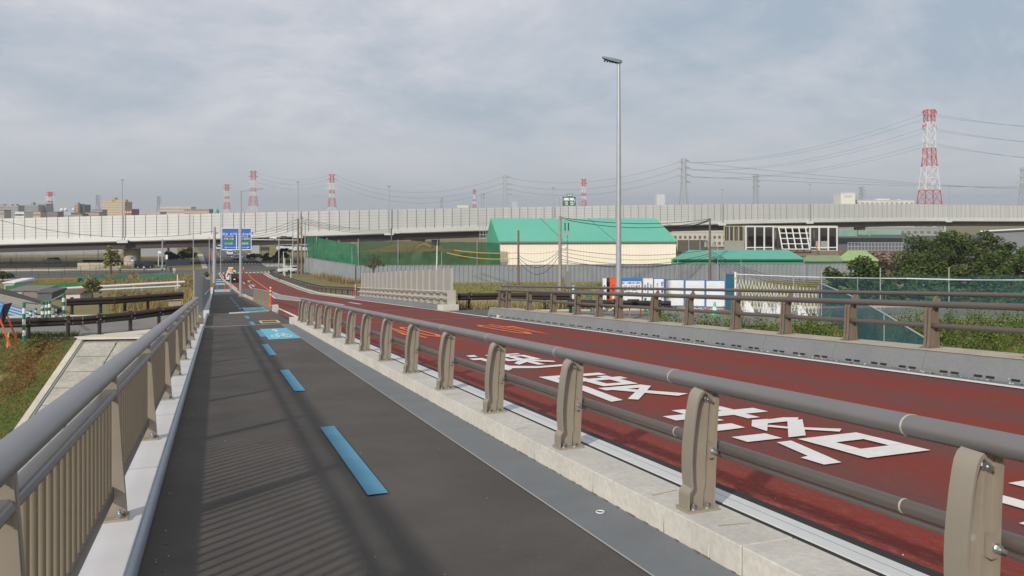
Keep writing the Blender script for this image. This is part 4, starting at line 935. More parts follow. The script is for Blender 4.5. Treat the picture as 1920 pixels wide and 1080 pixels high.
for k in range(3):
    for s in (0, 1):
        a = tB[(k + 1) * 2 + s][1]; c = t6[(k + 1) * 2 + s][1]; side = 'near' if s == 0 else 'far'
        wire(a, c, 9, .065, label=f'line sagging left from the big red and white pylon, {names[k]} on its {side} arm', group=HI)
        e = W(2300, 214 + 34 * (2 - k) + 18 + s * 8, 500)
        wire(a, e, 6, .065, label=f'line running right from the big red and white pylon, {names[k]} on its {side} arm', group=HI)
    wire(t6[(k + 1) * 2][1], t4[(k + 1) * 2 + 1][1], 10, .09, label=f'high voltage line between the two pale grey pylons, {names[k]} level', group=HI)
    wire(t4[(k + 1) * 2][1], t3[min(k + 1, 3) * 2 + 1][1], 16, .09, label=f'{names[k]} line from the wide armed grey pylon to the lone red and white pylon', group=HI)
    wire(t3[min(k + 1, 3) * 2][1], t1[min(k + 1, 3) * 2 + 1][1], 6, .07, label=f'{names[k]} line between the lone red and white pylon and the left pair', group=HI)
    wire(t6[(k + 1) * 2 + 1][1], W(2300, 330 + 12 * k, 1500), 14, .12, label=f'faint high voltage line behind the big pylon running to the right edge, {names[k]} level', group=HI)
# ================================================================== FAR TOWN
def blockb(name, label, u0, u1, vt, D, wallc, rows, cols, winc=(88, 96, 104), depth=14, roofc=None, cat='building', band=False, roofbox=None, vb=None):
    lx0, lx1 = (u0 - 960) / FPX * D, (u1 - 960) / FPX * D; zt = EYE + (HOR - vt) / FPX * D
    ax, ay = np.array((CS, -SN)), np.array((SN, CS)); o3 = lambda l, d: ax * l + ay * d
    p = o3(lx0, D); r = root(name, label, cat, (p[0], p[1], G)); w = lx1 - lx0
    def bx(b, l0, l1, d0, d1, z0, z1):
        q = [o3(l0, d0), o3(l1, d0), o3(l1, d1), o3(l0, d1)]; b.hexa([(*a, z0) for a in q] + [(*a, z1) for a in q])
    b = MB(); bx(b, lx0, lx1, D, D + depth, G, zt); b.build('wall', mat(f'wall_{wallc[0]}_{wallc[1]}_{wallc[2]}', wallc, .85, var=.05, scale=.1), r)
    b = MB(); bx(b, lx0 - .15, lx1 + .15, D - .15, D + depth, zt, zt + .5); b.build('roof', mat(f'wall_{(roofc or wallc)[0]}_{(roofc or wallc)[1]}_{(roofc or wallc)[2]}', roofc or wallc, .85), r)
    wmn = mat(f'window_{winc[0]}', winc, .3); zb = max(G, zt - rows * 3.1 - 1.0); rh = (zt - .8 - zb) / rows
    rects = []
    for i in range(rows):
        z0 = zb + i * rh + rh * .3; z1 = zb + i * rh + rh * .78
        if band: rects.append((lx0 + w * .03, lx1 - w * .03, D - .06, D + .02, z0, z1))
        else: rects += [(lx0 + w * (j + .25) / cols, lx0 + w * (j + .75) / cols, D - .06, D + .02, z0, z1) for j in range(cols)]
    keep = rects[::-1][:100]
    for q in keep: b = MB(); bx(b, *q); b.build('window', wmn, r)
    if len(rects) > 100:
        b = MB()
        for q in rects[::-1][100:]: bx(b, *q)
        b.build('windows', wmn, r)['kind'] = 'stuff'
    if roofbox:
        for a, c, h in roofbox:
            b = MB(); bx(b, lx0 + w * a, lx0 + w * c, D + 3, D + 8, zt + .4, zt + h); b.build('roof_house', MATS[f'wall_{wallc[0]}_{wallc[1]}_{wallc[2]}'], r)
    return r
blockb('apartment_block', 'grey apartment block cut by the left edge of the far town', -40, 6, 386, 900, (150, 150, 152), 8, 8, roofbox=[(.7, .95, 2)])
blockb('apartment_block', 'long grey apartment block second from the left in the far town', 6, 34, 386, 880, (158, 156, 156), 8, 7, (96, 104, 116), roofbox=[(.3, .45, 2), (.6, .75, 2)])
blockb('apartment_block', 'grey slab block with dark balconies left of the faint red and white pylon', 46, 72, 385, 860, (148, 148, 150), 9, 9, (92, 98, 108), roofbox=[(.3, .5, 3)])
blockb('apartment_block', 'tall bluish grey block adjoining the slab block in the far town', 72, 86, 382.5, 870, (150, 154, 160), 9, 5, (104, 110, 120))
blockb('office_building', 'small white building with dark window bands low in the far town', 28, 45, 398, 700, (214, 212, 208), 4, 1, (80, 84, 92), band=True)
blockb('office_building', 'low pale building under the faint pylon in the far town', 112, 133, 399.5, 680, (178, 180, 184), 3, 10, (112, 124, 136))
blockb('office_building', 'brown and glass tower left of the grey pylon in the far town', 139.5, 146.5, 383, 900, (176, 150, 128), 8, 2, roofbox=[(.1, .5, 2)])
blockb('office_building', 'dark glass slab beside the brown tower in the far town', 148, 158, 384.5, 905, (96, 104, 116), 7, 5, (66, 74, 88))
blockb('hotel', 'tan hotel block with a grid of white windows, biggest building of the far town', 192.5, 234, 379, 820, (172, 152, 124), 10, 14, (208, 202, 190), roofc=(200, 188, 164), depth=16, roofbox=[(.02, .98, 2.6), (.38, .5, 4.6)])
blockb('office_building', 'long low red brown building right of the small pylon behind the viaduct', 300, 358, 388.5, 900, (196, 184, 170), 4, 16, (120, 96, 90), band=False)
blockb('apartment_block', 'reddish apartment row left of the green domed roof', 345, 392, 393, 760, (160, 128, 120), 3, 14, (200, 196, 190))
blockb('office_building', 'small maroon sided shop building by the tan hotel', 234, 247, 393, 700, (140, 84, 84), 2, 4, (214, 210, 204))
blockb('office_building', 'low dark roofed row between the maroon shop and the brown building', 247, 300, 398, 740, (176, 172, 166), 2, 18, (110, 110, 116))
blockb('tower_block', 'white tower block alone above the viaduct right of the tall lamp pole', 1231.5, 1247, 365, 1500, (206, 208, 212), 14, 4, (170, 176, 186), depth=20)
blockb('tower_block', 'pale distant tower left of the green expressway sign', 960, 970, 378, 1800, (184, 188, 196), 8, 3, (160, 166, 176), depth=20)
blockb('warehouse', 'flat white roof box above the sound wall left of the wide armed pylon', 857, 879, 386, 700, (206, 204, 198), 2, 6)
blockb('warehouse', 'white square tower of the factory left of the big pylon', 1576.5, 1603.5, 362.5, 640, (214, 212, 202), 1, 1, (190, 188, 180))
blockb('warehouse', 'long low white warehouse left of the big red and white pylon', 1603, 1714, 376, 650, (206, 204, 196), 2, 12, (150, 150, 148), roofc=(186, 186, 184), roofbox=[(.4, .62, 1.6), (.75, .8, 1)])
for i, (u, w_, vt, D, c) in enumerate(((-14, 22, 395, 640, (168, 160, 152)), (62, 14, 397, 640, (184, 160, 140)), (88, 20, 398, 660, (134, 120, 116)), (134, 20, 402, 600, (150, 132, 118)), (160, 26, 399, 640, (172, 150, 132)), (172, 20, 394, 760, (142, 150, 142)))):
    blockb('house', ('pale grey house at the far left edge of the town', 'cream house below the tall slab block', 'brown roofed house below the faint red pylon', 'brown roofed row right of the low pale building', 'long orange brown roof left of the tan hotel', 'green roofed hall behind the orange brown roof')[i], u, u + w_, vt, D, c, 1, 6, (96, 92, 92), depth=9, roofc=(112, 100, 94))
dm = MB(); c = W(405, 397, 760)
for k in range(6):
    a0, a1 = k * math.pi / 12, (k + 1) * math.pi / 12; dm.tube([(c[0], c[1], c[2] + 3.2 * math.sin(a0)), (c[0], c[1], c[2] + 3.2 * math.sin(a1))], [2.6 * math.cos(a0) + .01, 2.6 * math.cos(a1) + .01], 12, cap=False)
dm.cyl((c[0], c[1], G), 2.6, c[2] - G, 12); tag(dm.build('dome_tower', mat('dome_green', (110, 176, 156), .6), loc=(c[0], c[1], G)), 'small green domed turret peeping over the viaduct left of the blue sign', 'tower')
for k, (u, v, r_) in enumerate(((116, 393.5, 1.9), (123.5, 393, 1.9), (138, 393, 1.6))):
    c = W(u, v, 900); b = MB()
    for q in range(6):
        a0, a1 = -math.pi / 2 + q * math.pi / 6, -math.pi / 2 + (q + 1) * math.pi / 6; b.tube([(c[0], c[1], c[2] + r_ * math.sin(a0)), (c[0], c[1], c[2] + r_ * math.sin(a1))], [r_ * math.cos(a0) + .01, r_ * math.cos(a1) + .01], 12, cap=False)
    b.cyl((c[0], c[1], G), .4, c[2] - G, 8); tag(b.build('gas_holder', whitem, loc=(c[0], c[1], G)), ('left white spherical tank above the low pale building', 'right white spherical tank above the low pale building', 'lone white spherical tank beside the brown tower')[k], 'tank')
# ================================================================== MIDDLE DISTANCE, RIGHT
# grey corrugated site fence: leg A towards the crossroads, leg B across the view
site_m = mat('site_fence_sheet', (138, 143, 147), .5, metal=.15, var=.07, scale=.3)
def corr_fence(label, pts, h, m, step=.9, th=.12):
    r = root('site_fence', label, 'fence', pts[0]); b = MB(); bp = MB()
    for (x0, y0, z0), (x1, y1, z1) in zip(pts, pts[1:]):
        L = math.hypot(x1 - x0, y1 - y0); n = max(2, int(L / (step / 2))); d = np.array((x1 - x0, y1 - y0)) / L; nn = np.array((d[1], -d[0]))
        for i in range(n):
            t0, t1 = i / n, (i + 1) / n; o0, o1 = (th * (i % 2), th * ((i + 1) % 2))
            P = lambda t, o_, z: (x0 + (x1 - x0) * t + nn[0] * o_, y0 + (y1 - y0) * t + nn[1] * o_, z0 + (z1 - z0) * t + z)
            w = (t1 - t0) * .22
            b.face([P(t0, o0, 0), P(t1 - w, o0, 0), P(t1 - w, o0, h), P(t0, o0, h)]); b.face([P(t1 - w, o0, 0), P(t1, o1, 0), P(t1, o1, h), P(t1 - w, o0, h)])
        b.hexa([P_ for P_ in ((x0 - nn[0] * .02, y0 - nn[1] * .02, z0 + h), (x1 - nn[0] * .02, y1 - nn[1] * .02, z1 + h), (x1 + nn[0] * .16, y1 + nn[1] * .16, z1 + h), (x0 + nn[0] * .16, y0 + nn[1] * .16, z0 + h),
               (x0 - nn[0] * .02, y0 - nn[1] * .02, z0 + h + .08), (x1 - nn[0] * .02, y1 - nn[1] * .02, z1 + h + .08), (x1 + nn[0] * .16, y1 + nn[1] * .16, z1 + h + .08), (x0 + nn[0] * .16, y0 + nn[1] * .16, z0 + h + .08))])
    b.build('sheeting', m, r); return r
FA = [(19.8, 203, G), (22.6, 186, G), (26.5, 168.5, G)]
FB = [(26.6, 168.4, G), (56, 159, G), (93, 149.5, G), (126, 139, G)]
corr_fence('grey corrugated site fence running away towards the crossroads below the green net', FA, 3.6, site_m)
corr_fence('long grey corrugated site fence crossing the meadow in front of the green roofed shed', FB, 3.5, site_m)
# green construction net on poles
net_m = mat('green_debris_net', (26, 98, 66), .8, c2=(38, 114, 80), var=.16, scale=.14, spots=.8, alpha=.9)
net_dk = mat('green_debris_net_dark', (38, 78, 50), .85, c2=(58, 92, 52), var=.2, scale=.10, spots=.7, alpha=.92)
def net(label, pts, h, m, wob=.12, name='debris_net', pole_step=7.5, z0=0.0, n_h=6, polem=None, pr=.07, top_m=None):
    r = root(name, label, 'net', pts[0]); b = MB(); bp = MB()
    P = []
    for (x0, y0, za), (x1, y1, zb) in zip(pts, pts[1:]):
        L = math.hypot(x1 - x0, y1 - y0); n = max(1, int(L / 1.5))
        for i in range(n): P.append((x0 + (x1 - x0) * i / n, y0 + (y1 - y0) * i / n, za + (zb - za) * i / n))
    P.append(pts[-1]); i0 = 0
    rows = [[(p[0] + random.gauss(0, wob), p[1] + random.gauss(0, wob), p[2] + z0 + (h if not callable(h) else h(k / len(P))) * j / n_h - (random.random() * .15 if j == n_h else 0)) for k, p in enumerate(P)] for j in range(n_h + 1)]
    for j in range(n_h):
        for k in range(len(P) - 1): b.face([rows[j][k], rows[j][k + 1], rows[j + 1][k + 1], rows[j + 1][k]], 1 if top_m and j >= n_h - 2 else 0)
    b.build('netting', [m, top_m] if top_m else m, r, smooth=True)
    acc = pole_step
    for k, p in enumerate(P):
        if k: acc += math.dist(p[:2], P[k - 1][:2])
        if acc >= pole_step:
            acc = 0; q = MB(); q.cyl((p[0] + pr * 1.5, p[1] - pr * 3, p[2]), pr, z0 + (h if not callable(h) else h(k / len(P))) + .3, 8); q.build('pole', polem or galv, r)
    return r
NA = [(20.6, 206, G), (23.6, 189, G), (27.4, 172.6, G)]
NB = [(27.5, 172.4, G), (45, 168.2, G), (56.4, 165.6, G)]
net('tall bright green construction net behind the receding grey fence', NA, lambda t: 8.7 - 1.1 * t, net_m)
net('tall dark green construction net behind the grey fence left of the cream shed', NB, lambda t: 8.5 - .6 * t, net_dk, n_h=7, top_m=mat('green_debris_net_sheer', (34, 78, 52), .85, alpha=.74))
# earth heap and excavator behind the net
hp = MB(); c0 = W(775, 470, 195)
nx, ny = 26, 10
for i in range(nx):
    for j in range(ny):
        f = lambda i, j: (c0[0] + (i / nx - .5) * 26, c0[1] + (j / ny - .5) * 12 + (i / nx - .5) * -8, -8 + max(-4.6, 2.9 * math.exp(-((i / nx - .5) * 3.2) ** 2) * math.cos((j / ny - .5) * 2.6) + random.Random(i * 31 + j).uniform(-.15, .15)))
        hp.face([f(i, j), f(i + 1, j), f(i + 1, j + 1), f(i, j + 1)])
tag(hp.build('earth_heap', mat('brown_earth', (166, 116, 70), .95, var=.2, scale=.6, spots=4)), 'brown earth heap showing over the dark green net beside the yellow excavator', 'earth heap', kind='stuff')
yel = mat('machine_yellow', (226, 158, 44), .5)
ex = root('excavator', 'yellow excavator with raised arm behind the green net beside the earth heap', 'excavator', W(812, 500, 196))
bb = MB(); c = W(812, 470, 193)
bb.obox((c[0], c[1], c[2] - .4), 3.4, 2.6, 1.6, .3); bb.build('body', yel, ex)
bb = MB(); bb.bar(W(809, 463, 191), W(795, 456, 191), .5); bb.bar(W(795, 456, 191), W(781, 463.5, 191), .35); bb.build('boom', yel, ex)
bb = MB(); bb.obox((c[0] + .6, c[1], c[2] + 1.2), 1.4, 1.3, 1.4, .3); bb.build('cab', glass_dk, ex)
bb = MB(); bb.obox((c[0], c[1] - 1.2, c[2] - 1.6), 4.2, .7, 1.2, .3); bb.obox((c[0], c[1] + 1.2, c[2] - 1.6), 4.2, .7, 1.2, .3); bb.build('track', black_m, ex)
# big shed
def P2(u, v, D): return W(u, v, D)
sh = root('shed', 'big cream walled shed with a bright turquoise gable roof', 'shed', W(938, 600, 178))
zE = W(938, 452, 178)[2]; zR = W(920, 411, 190)[2]
A = np.array(W(938, 452, 178)); B_ = np.array(W(1267, 452, 178)); R0 = np.array(W(920, 411, 190)); R1 = np.array(W(1230, 411, 190)); A2 = np.array(W(912, 441.5, 202)); B2 = np.array(W(1196, 441.5, 202)); A2[2] = B2[2] = zE
def vz(p, z): return (p[0], p[1], z)
turq = mat('turquoise_roof', (98, 176, 152), .6, var=.05, scale=.12); cream = mat('cream_wall', (238, 230, 212), .8, var=.03, scale=.2)
gabm = mat('green_gable', (72, 160, 128), .7, var=.05)
b = MB(); b.face([vz(A, G), vz(B_, G), vz(B_, zE), vz(A, zE)]); b.face([vz(B_, G), vz(B2, G), vz(B2, zE), tuple(R1 - np.array((0, 0, .12))), vz(B_, zE)]); b.face([vz(A2, G), vz(B2, G), vz(B2, zE), vz(A2, zE)][::-1]); b.build('wall', cream, sh)
b = MB(); b.face([vz(A2, G), vz(A, G), vz(A, zE), tuple(R0 - np.array((0, 0, .12))), vz(A2, zE)]); b.build('gable', gabm, sh)
ex_ = np.array((SN, CS)) * -.5
rf = MB(); a1 = (A[0] + ex_[0] - .35, A[1] + ex_[1], zE - .1); b1 = (B_[0] + ex_[0] + .35, B_[1] + ex_[1], zE - .1)
rf.poly([a1, b1, tuple(R1), tuple(R0)], (0, 0, .18)); rf.poly([tuple(R0), tuple(R1), vz(B2, zE), vz(A2, zE)], (0, 0, .18)); rf.build('roof', turq, sh)
b = MB(); b.bar((a1[0], a1[1], zE - .22), (b1[0], b1[1], zE - .22), .22, .3); b.build('gutter', mat('eave_grey', (112, 120, 112), .7), sh)
b = MB()
for t in np.linspace(0, 1, 58):
    p = A + (B_ - A) * t; b.obox((p[0] - SN * .03, p[1] - CS * .03, G + .1), .05, .05, zE - G - .4, -YAW)
b.build('wall_ribs', mat('cream_rib', (228, 214, 186), .8), sh)
for t in (.33, .62):           # guy ropes lying over the roof
    p = np.array(a1) + (np.array(b1) - np.array(a1)) * (t + .03); q = R0 + (R1 - R0) * (t - .03)
    b = MB(); b.bar((p[0], p[1], p[2] + .24), (q[0], q[1], q[2] + .24), .06); b.build('roof_rope', mat('rope_dark', (60, 100, 90), .8), sh)
# small scaffold left of the shed, in front of the viaduct
sc_ = root('scaffold', 'small grey scaffold tower left of the shed roof, against the viaduct wall', 'scaffold', W(907, 600, 205)); b = MB()
for u in (900, 906, 911):
    b.bar(W(u, 414, 205), W(u, 600, 205), .12); b.bar(W(u, 414, 208), W(u, 600, 208), .12)
for v in (418, 425, 432, 440, 447): b.bar(W(898, v, 205), W(913, v, 205), .12); b.bar(W(898, v, 208), W(913, v, 208), .12)
b.build('tubes', galv, sc_)
# low turquoise roof, light green roof and long mossy roof to the right of the shed
def lowroof(name, label, u0, u1, ve, vr, D, dd, m, wallm, su=8, vb=600, name2='roof'):
    r = root(name, label, 'shed', W(u0, vb, D)); a = np.array(W(u0, ve, D)); c = np.array(W(u1, ve, D)); d = np.array(W(u0 - su * -1, vr, D + dd)); e = np.array(W(u1 - su, vr, D + dd))
    b = MB(); b.poly([tuple(a), tuple(c), tuple(e), tuple(d)], (0, 0, .15)); b2 = np.array((SN, CS)) * dd; b.poly([tuple(d), tuple(e), (e[0] + b2[0], e[1] + b2[1], a[2]), (d[0] + b2[0], d[1] + b2[1], a[2])], (0, 0, .15)); b.build('roof', m, r)
    i_ = np.array((SN, CS)) * .5; b = MB(); q = [(a[0] + i_[0], a[1] + i_[1]), (c[0] + i_[0], c[1] + i_[1]), (c[0] + b2[0] * 1.8, c[1] + b2[1] * 1.8), (a[0] + b2[0] * 1.8, a[1] + b2[1] * 1.8)]
    b.hexa([(*p, G) for p in q] + [(*p, a[2] - .05) for p in q]); b.build('wall', wallm, r)
    b = MB(); b.bar(tuple(a - np.array((0, 0, .15))), tuple(c - np.array((0, 0, .15))), .15, .3); b.build('gutter', mat('eave_dark', (52, 92, 78), .7), r); return r
lowroof('shed', 'low long turquoise roofed shed right of the big cream shed', 1262, 1508, 486, 470, 176, 9, mat('turquoise_roof_low', (94, 170, 148), .65, var=.05, scale=.3), mat('green_wall', (60, 150, 112), .7, var=.1), su=30)
lowroof('shed', 'low pale green roofed shed with a pitched end behind the round bushes', 1566, 1648, 489, 471, 184, 9, mat('pale_green_roof', (150, 176, 112), .7, var=.1, scale=.4), mat('pale_green_wall', (146, 160, 104), .8), su=24)
lowroof('shed', 'low mossy flat shed between the turquoise and pale green roofs', 1506, 1580, 490, 480, 180, 9, mat('mossy_roof', (132, 150, 108), .8, var=.14, scale=.5), mat('mossy_wall', (140, 150, 100), .85, var=.12), su=6)
# station shell under construction
stn_r = root('station_shell', 'unfinished station shell of white steel frames over dark openings in front of the viaduct', 'building', W(1460, 600, 205))
DS = 206
def wq(b, u0, v0, u1, v1, D, dd=.2, mi=0):
    a = W(u0, v1, D); c = W(u1, v0, D); n = (SN * dd, CS * dd); b.hexa([a, (c[0], c[1], a[2]), (c[0] + n[0], c[1] + n[1], a[2]), (a[0] + n[0], a[1] + n[1], a[2]), (a[0], a[1], c[2]), c, (c[0] + n[0], c[1] + n[1], c[2]), (a[0] + n[0], a[1] + n[1], c[2])], mi)
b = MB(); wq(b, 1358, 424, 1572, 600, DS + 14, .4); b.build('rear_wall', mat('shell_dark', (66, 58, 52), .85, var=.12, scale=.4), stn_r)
b = MB(); wq(b, 1300, 470, 1572, 600, DS - 1, 14); b.build('plinth', mat('plinth_brown', (126, 112, 92), .9, var=.12, scale=.3), stn_r)
for q in ((1358, 452, 1396, 470, DS, .3), (1530, 452, 1552, 470, DS + 1, .3)): b = MB(); wq(b, *q); b.build('low_wall', mat('shell_grey_wall', (150, 146, 138), .85, var=.1), stn_r)
def frame(us, vs2, D, w=.26, parent=stn_r, m=whitem, name='steel_frame'):
    b = MB()
    for u in us: b.bar(W(u, vs2[0], D), W(u, vs2[-1], D), w)
    for v in vs2: b.bar(W(us[0], v, D), W(us[-1], v, D), w * .8)
    return b.build(name, m, parent)
frame([1358, 1367.5, 1376, 1384.5, 1395], [424, 452], DS, .2, m=mat('frame_olive', (176, 172, 140), .7))
frame([1398.5, 1415.5, 1433, 1450], [424.5, 464, 470], DS, .28)
frame([1519, 1536, 1553, 1569.5], [426, 464, 470], DS, .28)
b = MB()                                       # leaning glazed grid
for k in range(5): t = k / 4; b.bar(W(1460 + 50 * t, 427, DS - .5), W(1467 + 51 * t, 467, DS - 2.5), .22)
for k in range(5): t = k / 4; b.bar(W(1460 + 7 * t, 427 + 40 * t, DS - .5 - 2 * t), W(1515 + 4 * t, 427 + 40 * t, DS - .5 - 2 * t), .2)
b.build('leaning_grid', whitem, stn_r)
b = MB(); wq(b, 1398, 423.5, 1571, 427, DS + .4, 3); b.build('roof_edge', mat('edge_beige', (196, 188, 168), .8), stn_r)
ig_ = mat('inner_grey', (120, 116, 108), .8)
for u in range(1400, 1570, 9): b = MB(); wq(b, u, 432, u + 1.2, 470, DS + 9, .2); b.build('inner_post', ig_, stn_r)
for u in range(1362, 1395, 6): b = MB(); wq(b, u, 428, u + 1, 468, DS + 6, .2); b.build('inner_post', ig_, stn_r)
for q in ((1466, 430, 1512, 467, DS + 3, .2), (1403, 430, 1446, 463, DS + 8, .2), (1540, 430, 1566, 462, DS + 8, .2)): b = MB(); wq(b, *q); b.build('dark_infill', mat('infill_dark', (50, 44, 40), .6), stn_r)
fence1 = root('site_barrier', 'brown louvred site barrier left of the station shell under the viaduct', 'barrier', W(1300, 600, 200)); b = MB(); wq(b, 1270, 450, 1327, 472, 200, .2); b.build('louvre_panel', mat('louvre_brown', (92, 84, 74), .8, var=.1, scale=1.0, stretch=(.2, .2, 6)), fence1)
b = MB(); [wq(b, u, 448, u + 1.4, 600, 199.6, .2) for u in (1270, 1291, 1312, 1327)]; b.build('post', galv, fence1)
# low ramp with grey wall, green noise screen, railing and rubble right of the shell
rp = root('expressway_ramp', 'low grey walled ramp with green noise screens under the viaduct right of the station shell', 'ramp', W(1650, 600, 240))
b = MB(); b.hexa([W(1566, 600, 240), W(1700, 600, 240), W(1700, 600, 252), W(1566, 600, 252), W(1566, 443, 240), W(1700, 437, 240), W(1700, 437, 252), W(1566, 443, 252)]); b.build('wall', mat('ramp_grey', (96, 98, 102), .85, var=.08), rp)
b = MB(); b.hexa([W(1700, 600, 240), W(1840, 600, 250), W(1840, 600, 262), W(1700, 600, 252), W(1700, 443, 240), W(1840, 440, 250), W(1840, 440, 262), W(1700, 443, 252)]); b.build('wall', MATS['ramp_grey'], rp)
b = MB(); b.hexa([W(1838, 600, 250), W(2200, 600, 240), W(2200, 600, 252), W(1838, 600, 262), W(1838, 434, 250), W(2200, 414, 240), W(2200, 414, 252), W(1838, 434, 262)]); b.build('wall', mat('ramp_wall_light', (122, 124, 128), .85, var=.06, scale=.3, stretch=(.3, .3, 3)), rp)
b = MB(); b.bar(W(1838, 433.5, 249), W(2200, 414, 239), .5, .3); b.build('coping', whitem, rp)
b = MB(); wq(b, 1566, 431.5, 1607, 443, 236, .15); wq(b, 1609, 431.5, 1690, 440, 236, .15); b.build('noise_screen', mat('noise_screen_green', (128, 160, 148), .3, var=.1, scale=.3), rp)
for u in (1585, 1606, 1630): b = MB(); wq(b, u, 431, u + 1.4, 443, 235.5, .2); b.build('post', galv, rp)
hr = root('site_railing', 'pale railing on a brown earth bank right of the station shell', 'railing', W(1640, 600, 195)); b = MB()
for u in np.arange(1590, 1697, 6.3): b.bar(W(u, 455, 195), W(u, 470, 195), .14)
for v in (455, 462, 469): b.bar(W(1590, v, 195), W(1696, v, 195), .12)
b.build('railing', galv, hr)
b = MB(); b.hexa([W(1572, 600, 192), W(1720, 600, 192), W(1720, 600, 206), W(1572, 600, 206), W(1572, 470, 194), W(1720, 470, 194), W(1720, 470, 206), W(1572, 470, 206)]); b.build('bank_top', mat('bank_brown', (84, 62, 50), .9, c2=(126, 108, 92), var=.2, scale=1.2), hr)
bl = MB()
for i in range(260):
    c = W(random.uniform(1628, 1702), random.uniform(474, 492), 190 + random.uniform(-1.2, .8)); s = random.uniform(.25, .7); bl.obox(c, s, s * .8, s * .6, random.uniform(0, 3), random.choice((0, 1)))
tag(bl.build('rubble', [mat('rubble_pink', (142, 124, 110), .9), mat('rubble_dark', (104, 84, 74), .9)]), 'heap of pinkish rubble below the pale site railing', 'rubble', kind='stuff')
# ------------------------------------------------------------------ utility poles and wires on the meadow
pole_m = mat('concrete_pole', (150, 143, 134), .85, var=.08, scale=1.5); pole_dk = mat('brown_pole', (112, 100, 88), .85, var=.1)
def upole(label, u, vb, vt, D, r0=.24, arms=(), m=pole_m, transformer=False, group=None, tilt=0):
    x, y, _ = W(u, HOR, D); zb = G; zt = EYE - (vt - HOR) / FPX * D; r = root('utility_pole', label, 'utility pole', (x, y, zb), group)
    b = MB(); b.tube([(x, y, zb), (x + tilt, y, zt)], [r0, r0 * .72], 14); b.build('pole', m, r, smooth=True)
    for h, L, off in arms:
        z = zt - h; b = MB(); b.bar((x + CS * (-L + off), y - SN * (-L + off), z), (x + CS * (L + off), y - SN * (L + off), z), .1)
        for t in (-.9, -.45, .45, .9):
            b.cyl((x + CS * (L * t + off), y - SN * (L * t + off), z), .06, .25, 8, rt=.04)
        b.build('cross_arm', galv, r)
    if transformer:
        for dx, h in transformer:
            b = MB(); b.cyl((x + CS * dx, y - SN * dx, zt - h), .32, .95, 14); b.cyl((x + CS * dx, y - SN * dx, zt - h + .95), .12, .25, 8); b.build('transformer', mat('transformer_grey', (140, 144, 144), .6), r)
    return np.array((x, y, zb)), zt
upole('plain brownish pole in front of the left part of the cream shed wall', 972, 543, 432, 153, .24, m=pole_dk)
P1, z1 = upole('concrete utility pole with cable bracket in the middle of the cream shed wall', 1050, 549, 405, 147, .34, arms=((.6, 1.0, 0), (5.2, .5, .2)))
b = MB(); x, y = P1[:2]
for du in (.9, 1.5):
    b.tube([(x + CS * du, y - SN * du, z1 - 1.2), (x + CS * du, y - SN * du, z1 - 2.6)], .11, 8); b.tube([(x + CS * du, y - SN * du, z1 - 2.6), (x + CS * du, y - SN * du, z1 - 3.2)], .17, 8, mi=1)
b.bar((x, y, z1 - 3.3), (x + CS * 1.9, y - SN * 1.9, z1 - 3.3), .12, mi=1); b.bar((x, y, z1 - 4.1), (x + CS * 1.4, y - SN * 1.4, z1 - 4.1), .12, mi=1)
b.tube([(x + CS * 1.3, y - SN * 1.3, z1 - 3.4), (x + CS * 1.4, y - SN * 1.4, z1 - 5.2), (x + CS * .9, y - SN * .9, z1 - 6.1), (x, y, z1 - 6.0)], .05, 6)
tag(b.build('cable_terminal', [black_m, galv], loc=(x, y, z1 - 3.3)), 'black cable terminals hung beside the middle utility pole', 'cable terminal')
cabx = root('equipment_cabinet', 'grey pole mounted equipment cabinet standing right of the middle utility pole', 'cabinet', (x + 1.4, y - .5, G)); b = MB(); b.obox((x + CS * 1.5, y - SN * 1.5, G + .8), .95, .8, 3.0, -YAW); b.build('cabinet_box', mat('cabinet_grey', (118, 122, 122), .6), cabx)
b = MB(); b.cyl((x + CS * 1.3, y - SN * 1.3, G), .12, 8.6, 10); b.cyl((x + CS * 1.7, y - SN * 1.7, G), .1, .8, 8); b.build('mast', galv, cabx)
P2_, z2 = upole('brown utility pole with two grey transformers right of the cream shed', 1331, 524, 409, 172, .26, arms=((.5, 1.5, .8), (1.2, .9, .6), (4.6, .9, 0)), m=pole_dk, transformer=((-.85, 6.0), (.85, 6.0)))
upole('thin white pole in front of the low turquoise shed, right of the transformer pole', 1345.5, 524, 455, 171, .09, m=galv)
upole('thin grey pole against the grey fence left of the white board row', 1271, 524, 487, 170, .07, m=galv); upole('thin grey pole on the grey fence below the low turquoise shed', 1389.5, 524, 487, 170, .07, m=galv); upole('thin grey pole on the grey fence right of the low turquoise shed', 1507.5, 524, 480, 170, .07, m=galv)
upole('thin white pole leaning before the dark green net, left of the screen fence end', 817.5, 524, 460, 150, .1, m=whitem, tilt=.2)
upole('thin white pole on the dark green net, second from the shed', 828, 524, 472, 168, .07, m=galv)
cable_m = mat('cable_black', (34, 34, 36), .6); sleeve = mat('cable_sleeve_yellow', (196, 160, 60), .6)
lft = W(972, 475, 153); rgt = W(1331, 470, 172)
SG = 'sagging cables between the poles in front of the cream shed'
for k, (va, vb_, sg, yl) in enumerate(((474, 470, .35, 1), (478, 472, 1.6, 0), (482, 476, 2.2, 0), (487, 482, 2.9, 0))):
    wire(W(972, va, 153), W(1047, vb_, 147), sg, .045, label=f'cable from the plain brown pole to the middle pole, {("highest, yellow sleeved", "second", "third", "lowest")[k]}', group=SG, m=sleeve if yl else cable_m, name='overhead_cable')
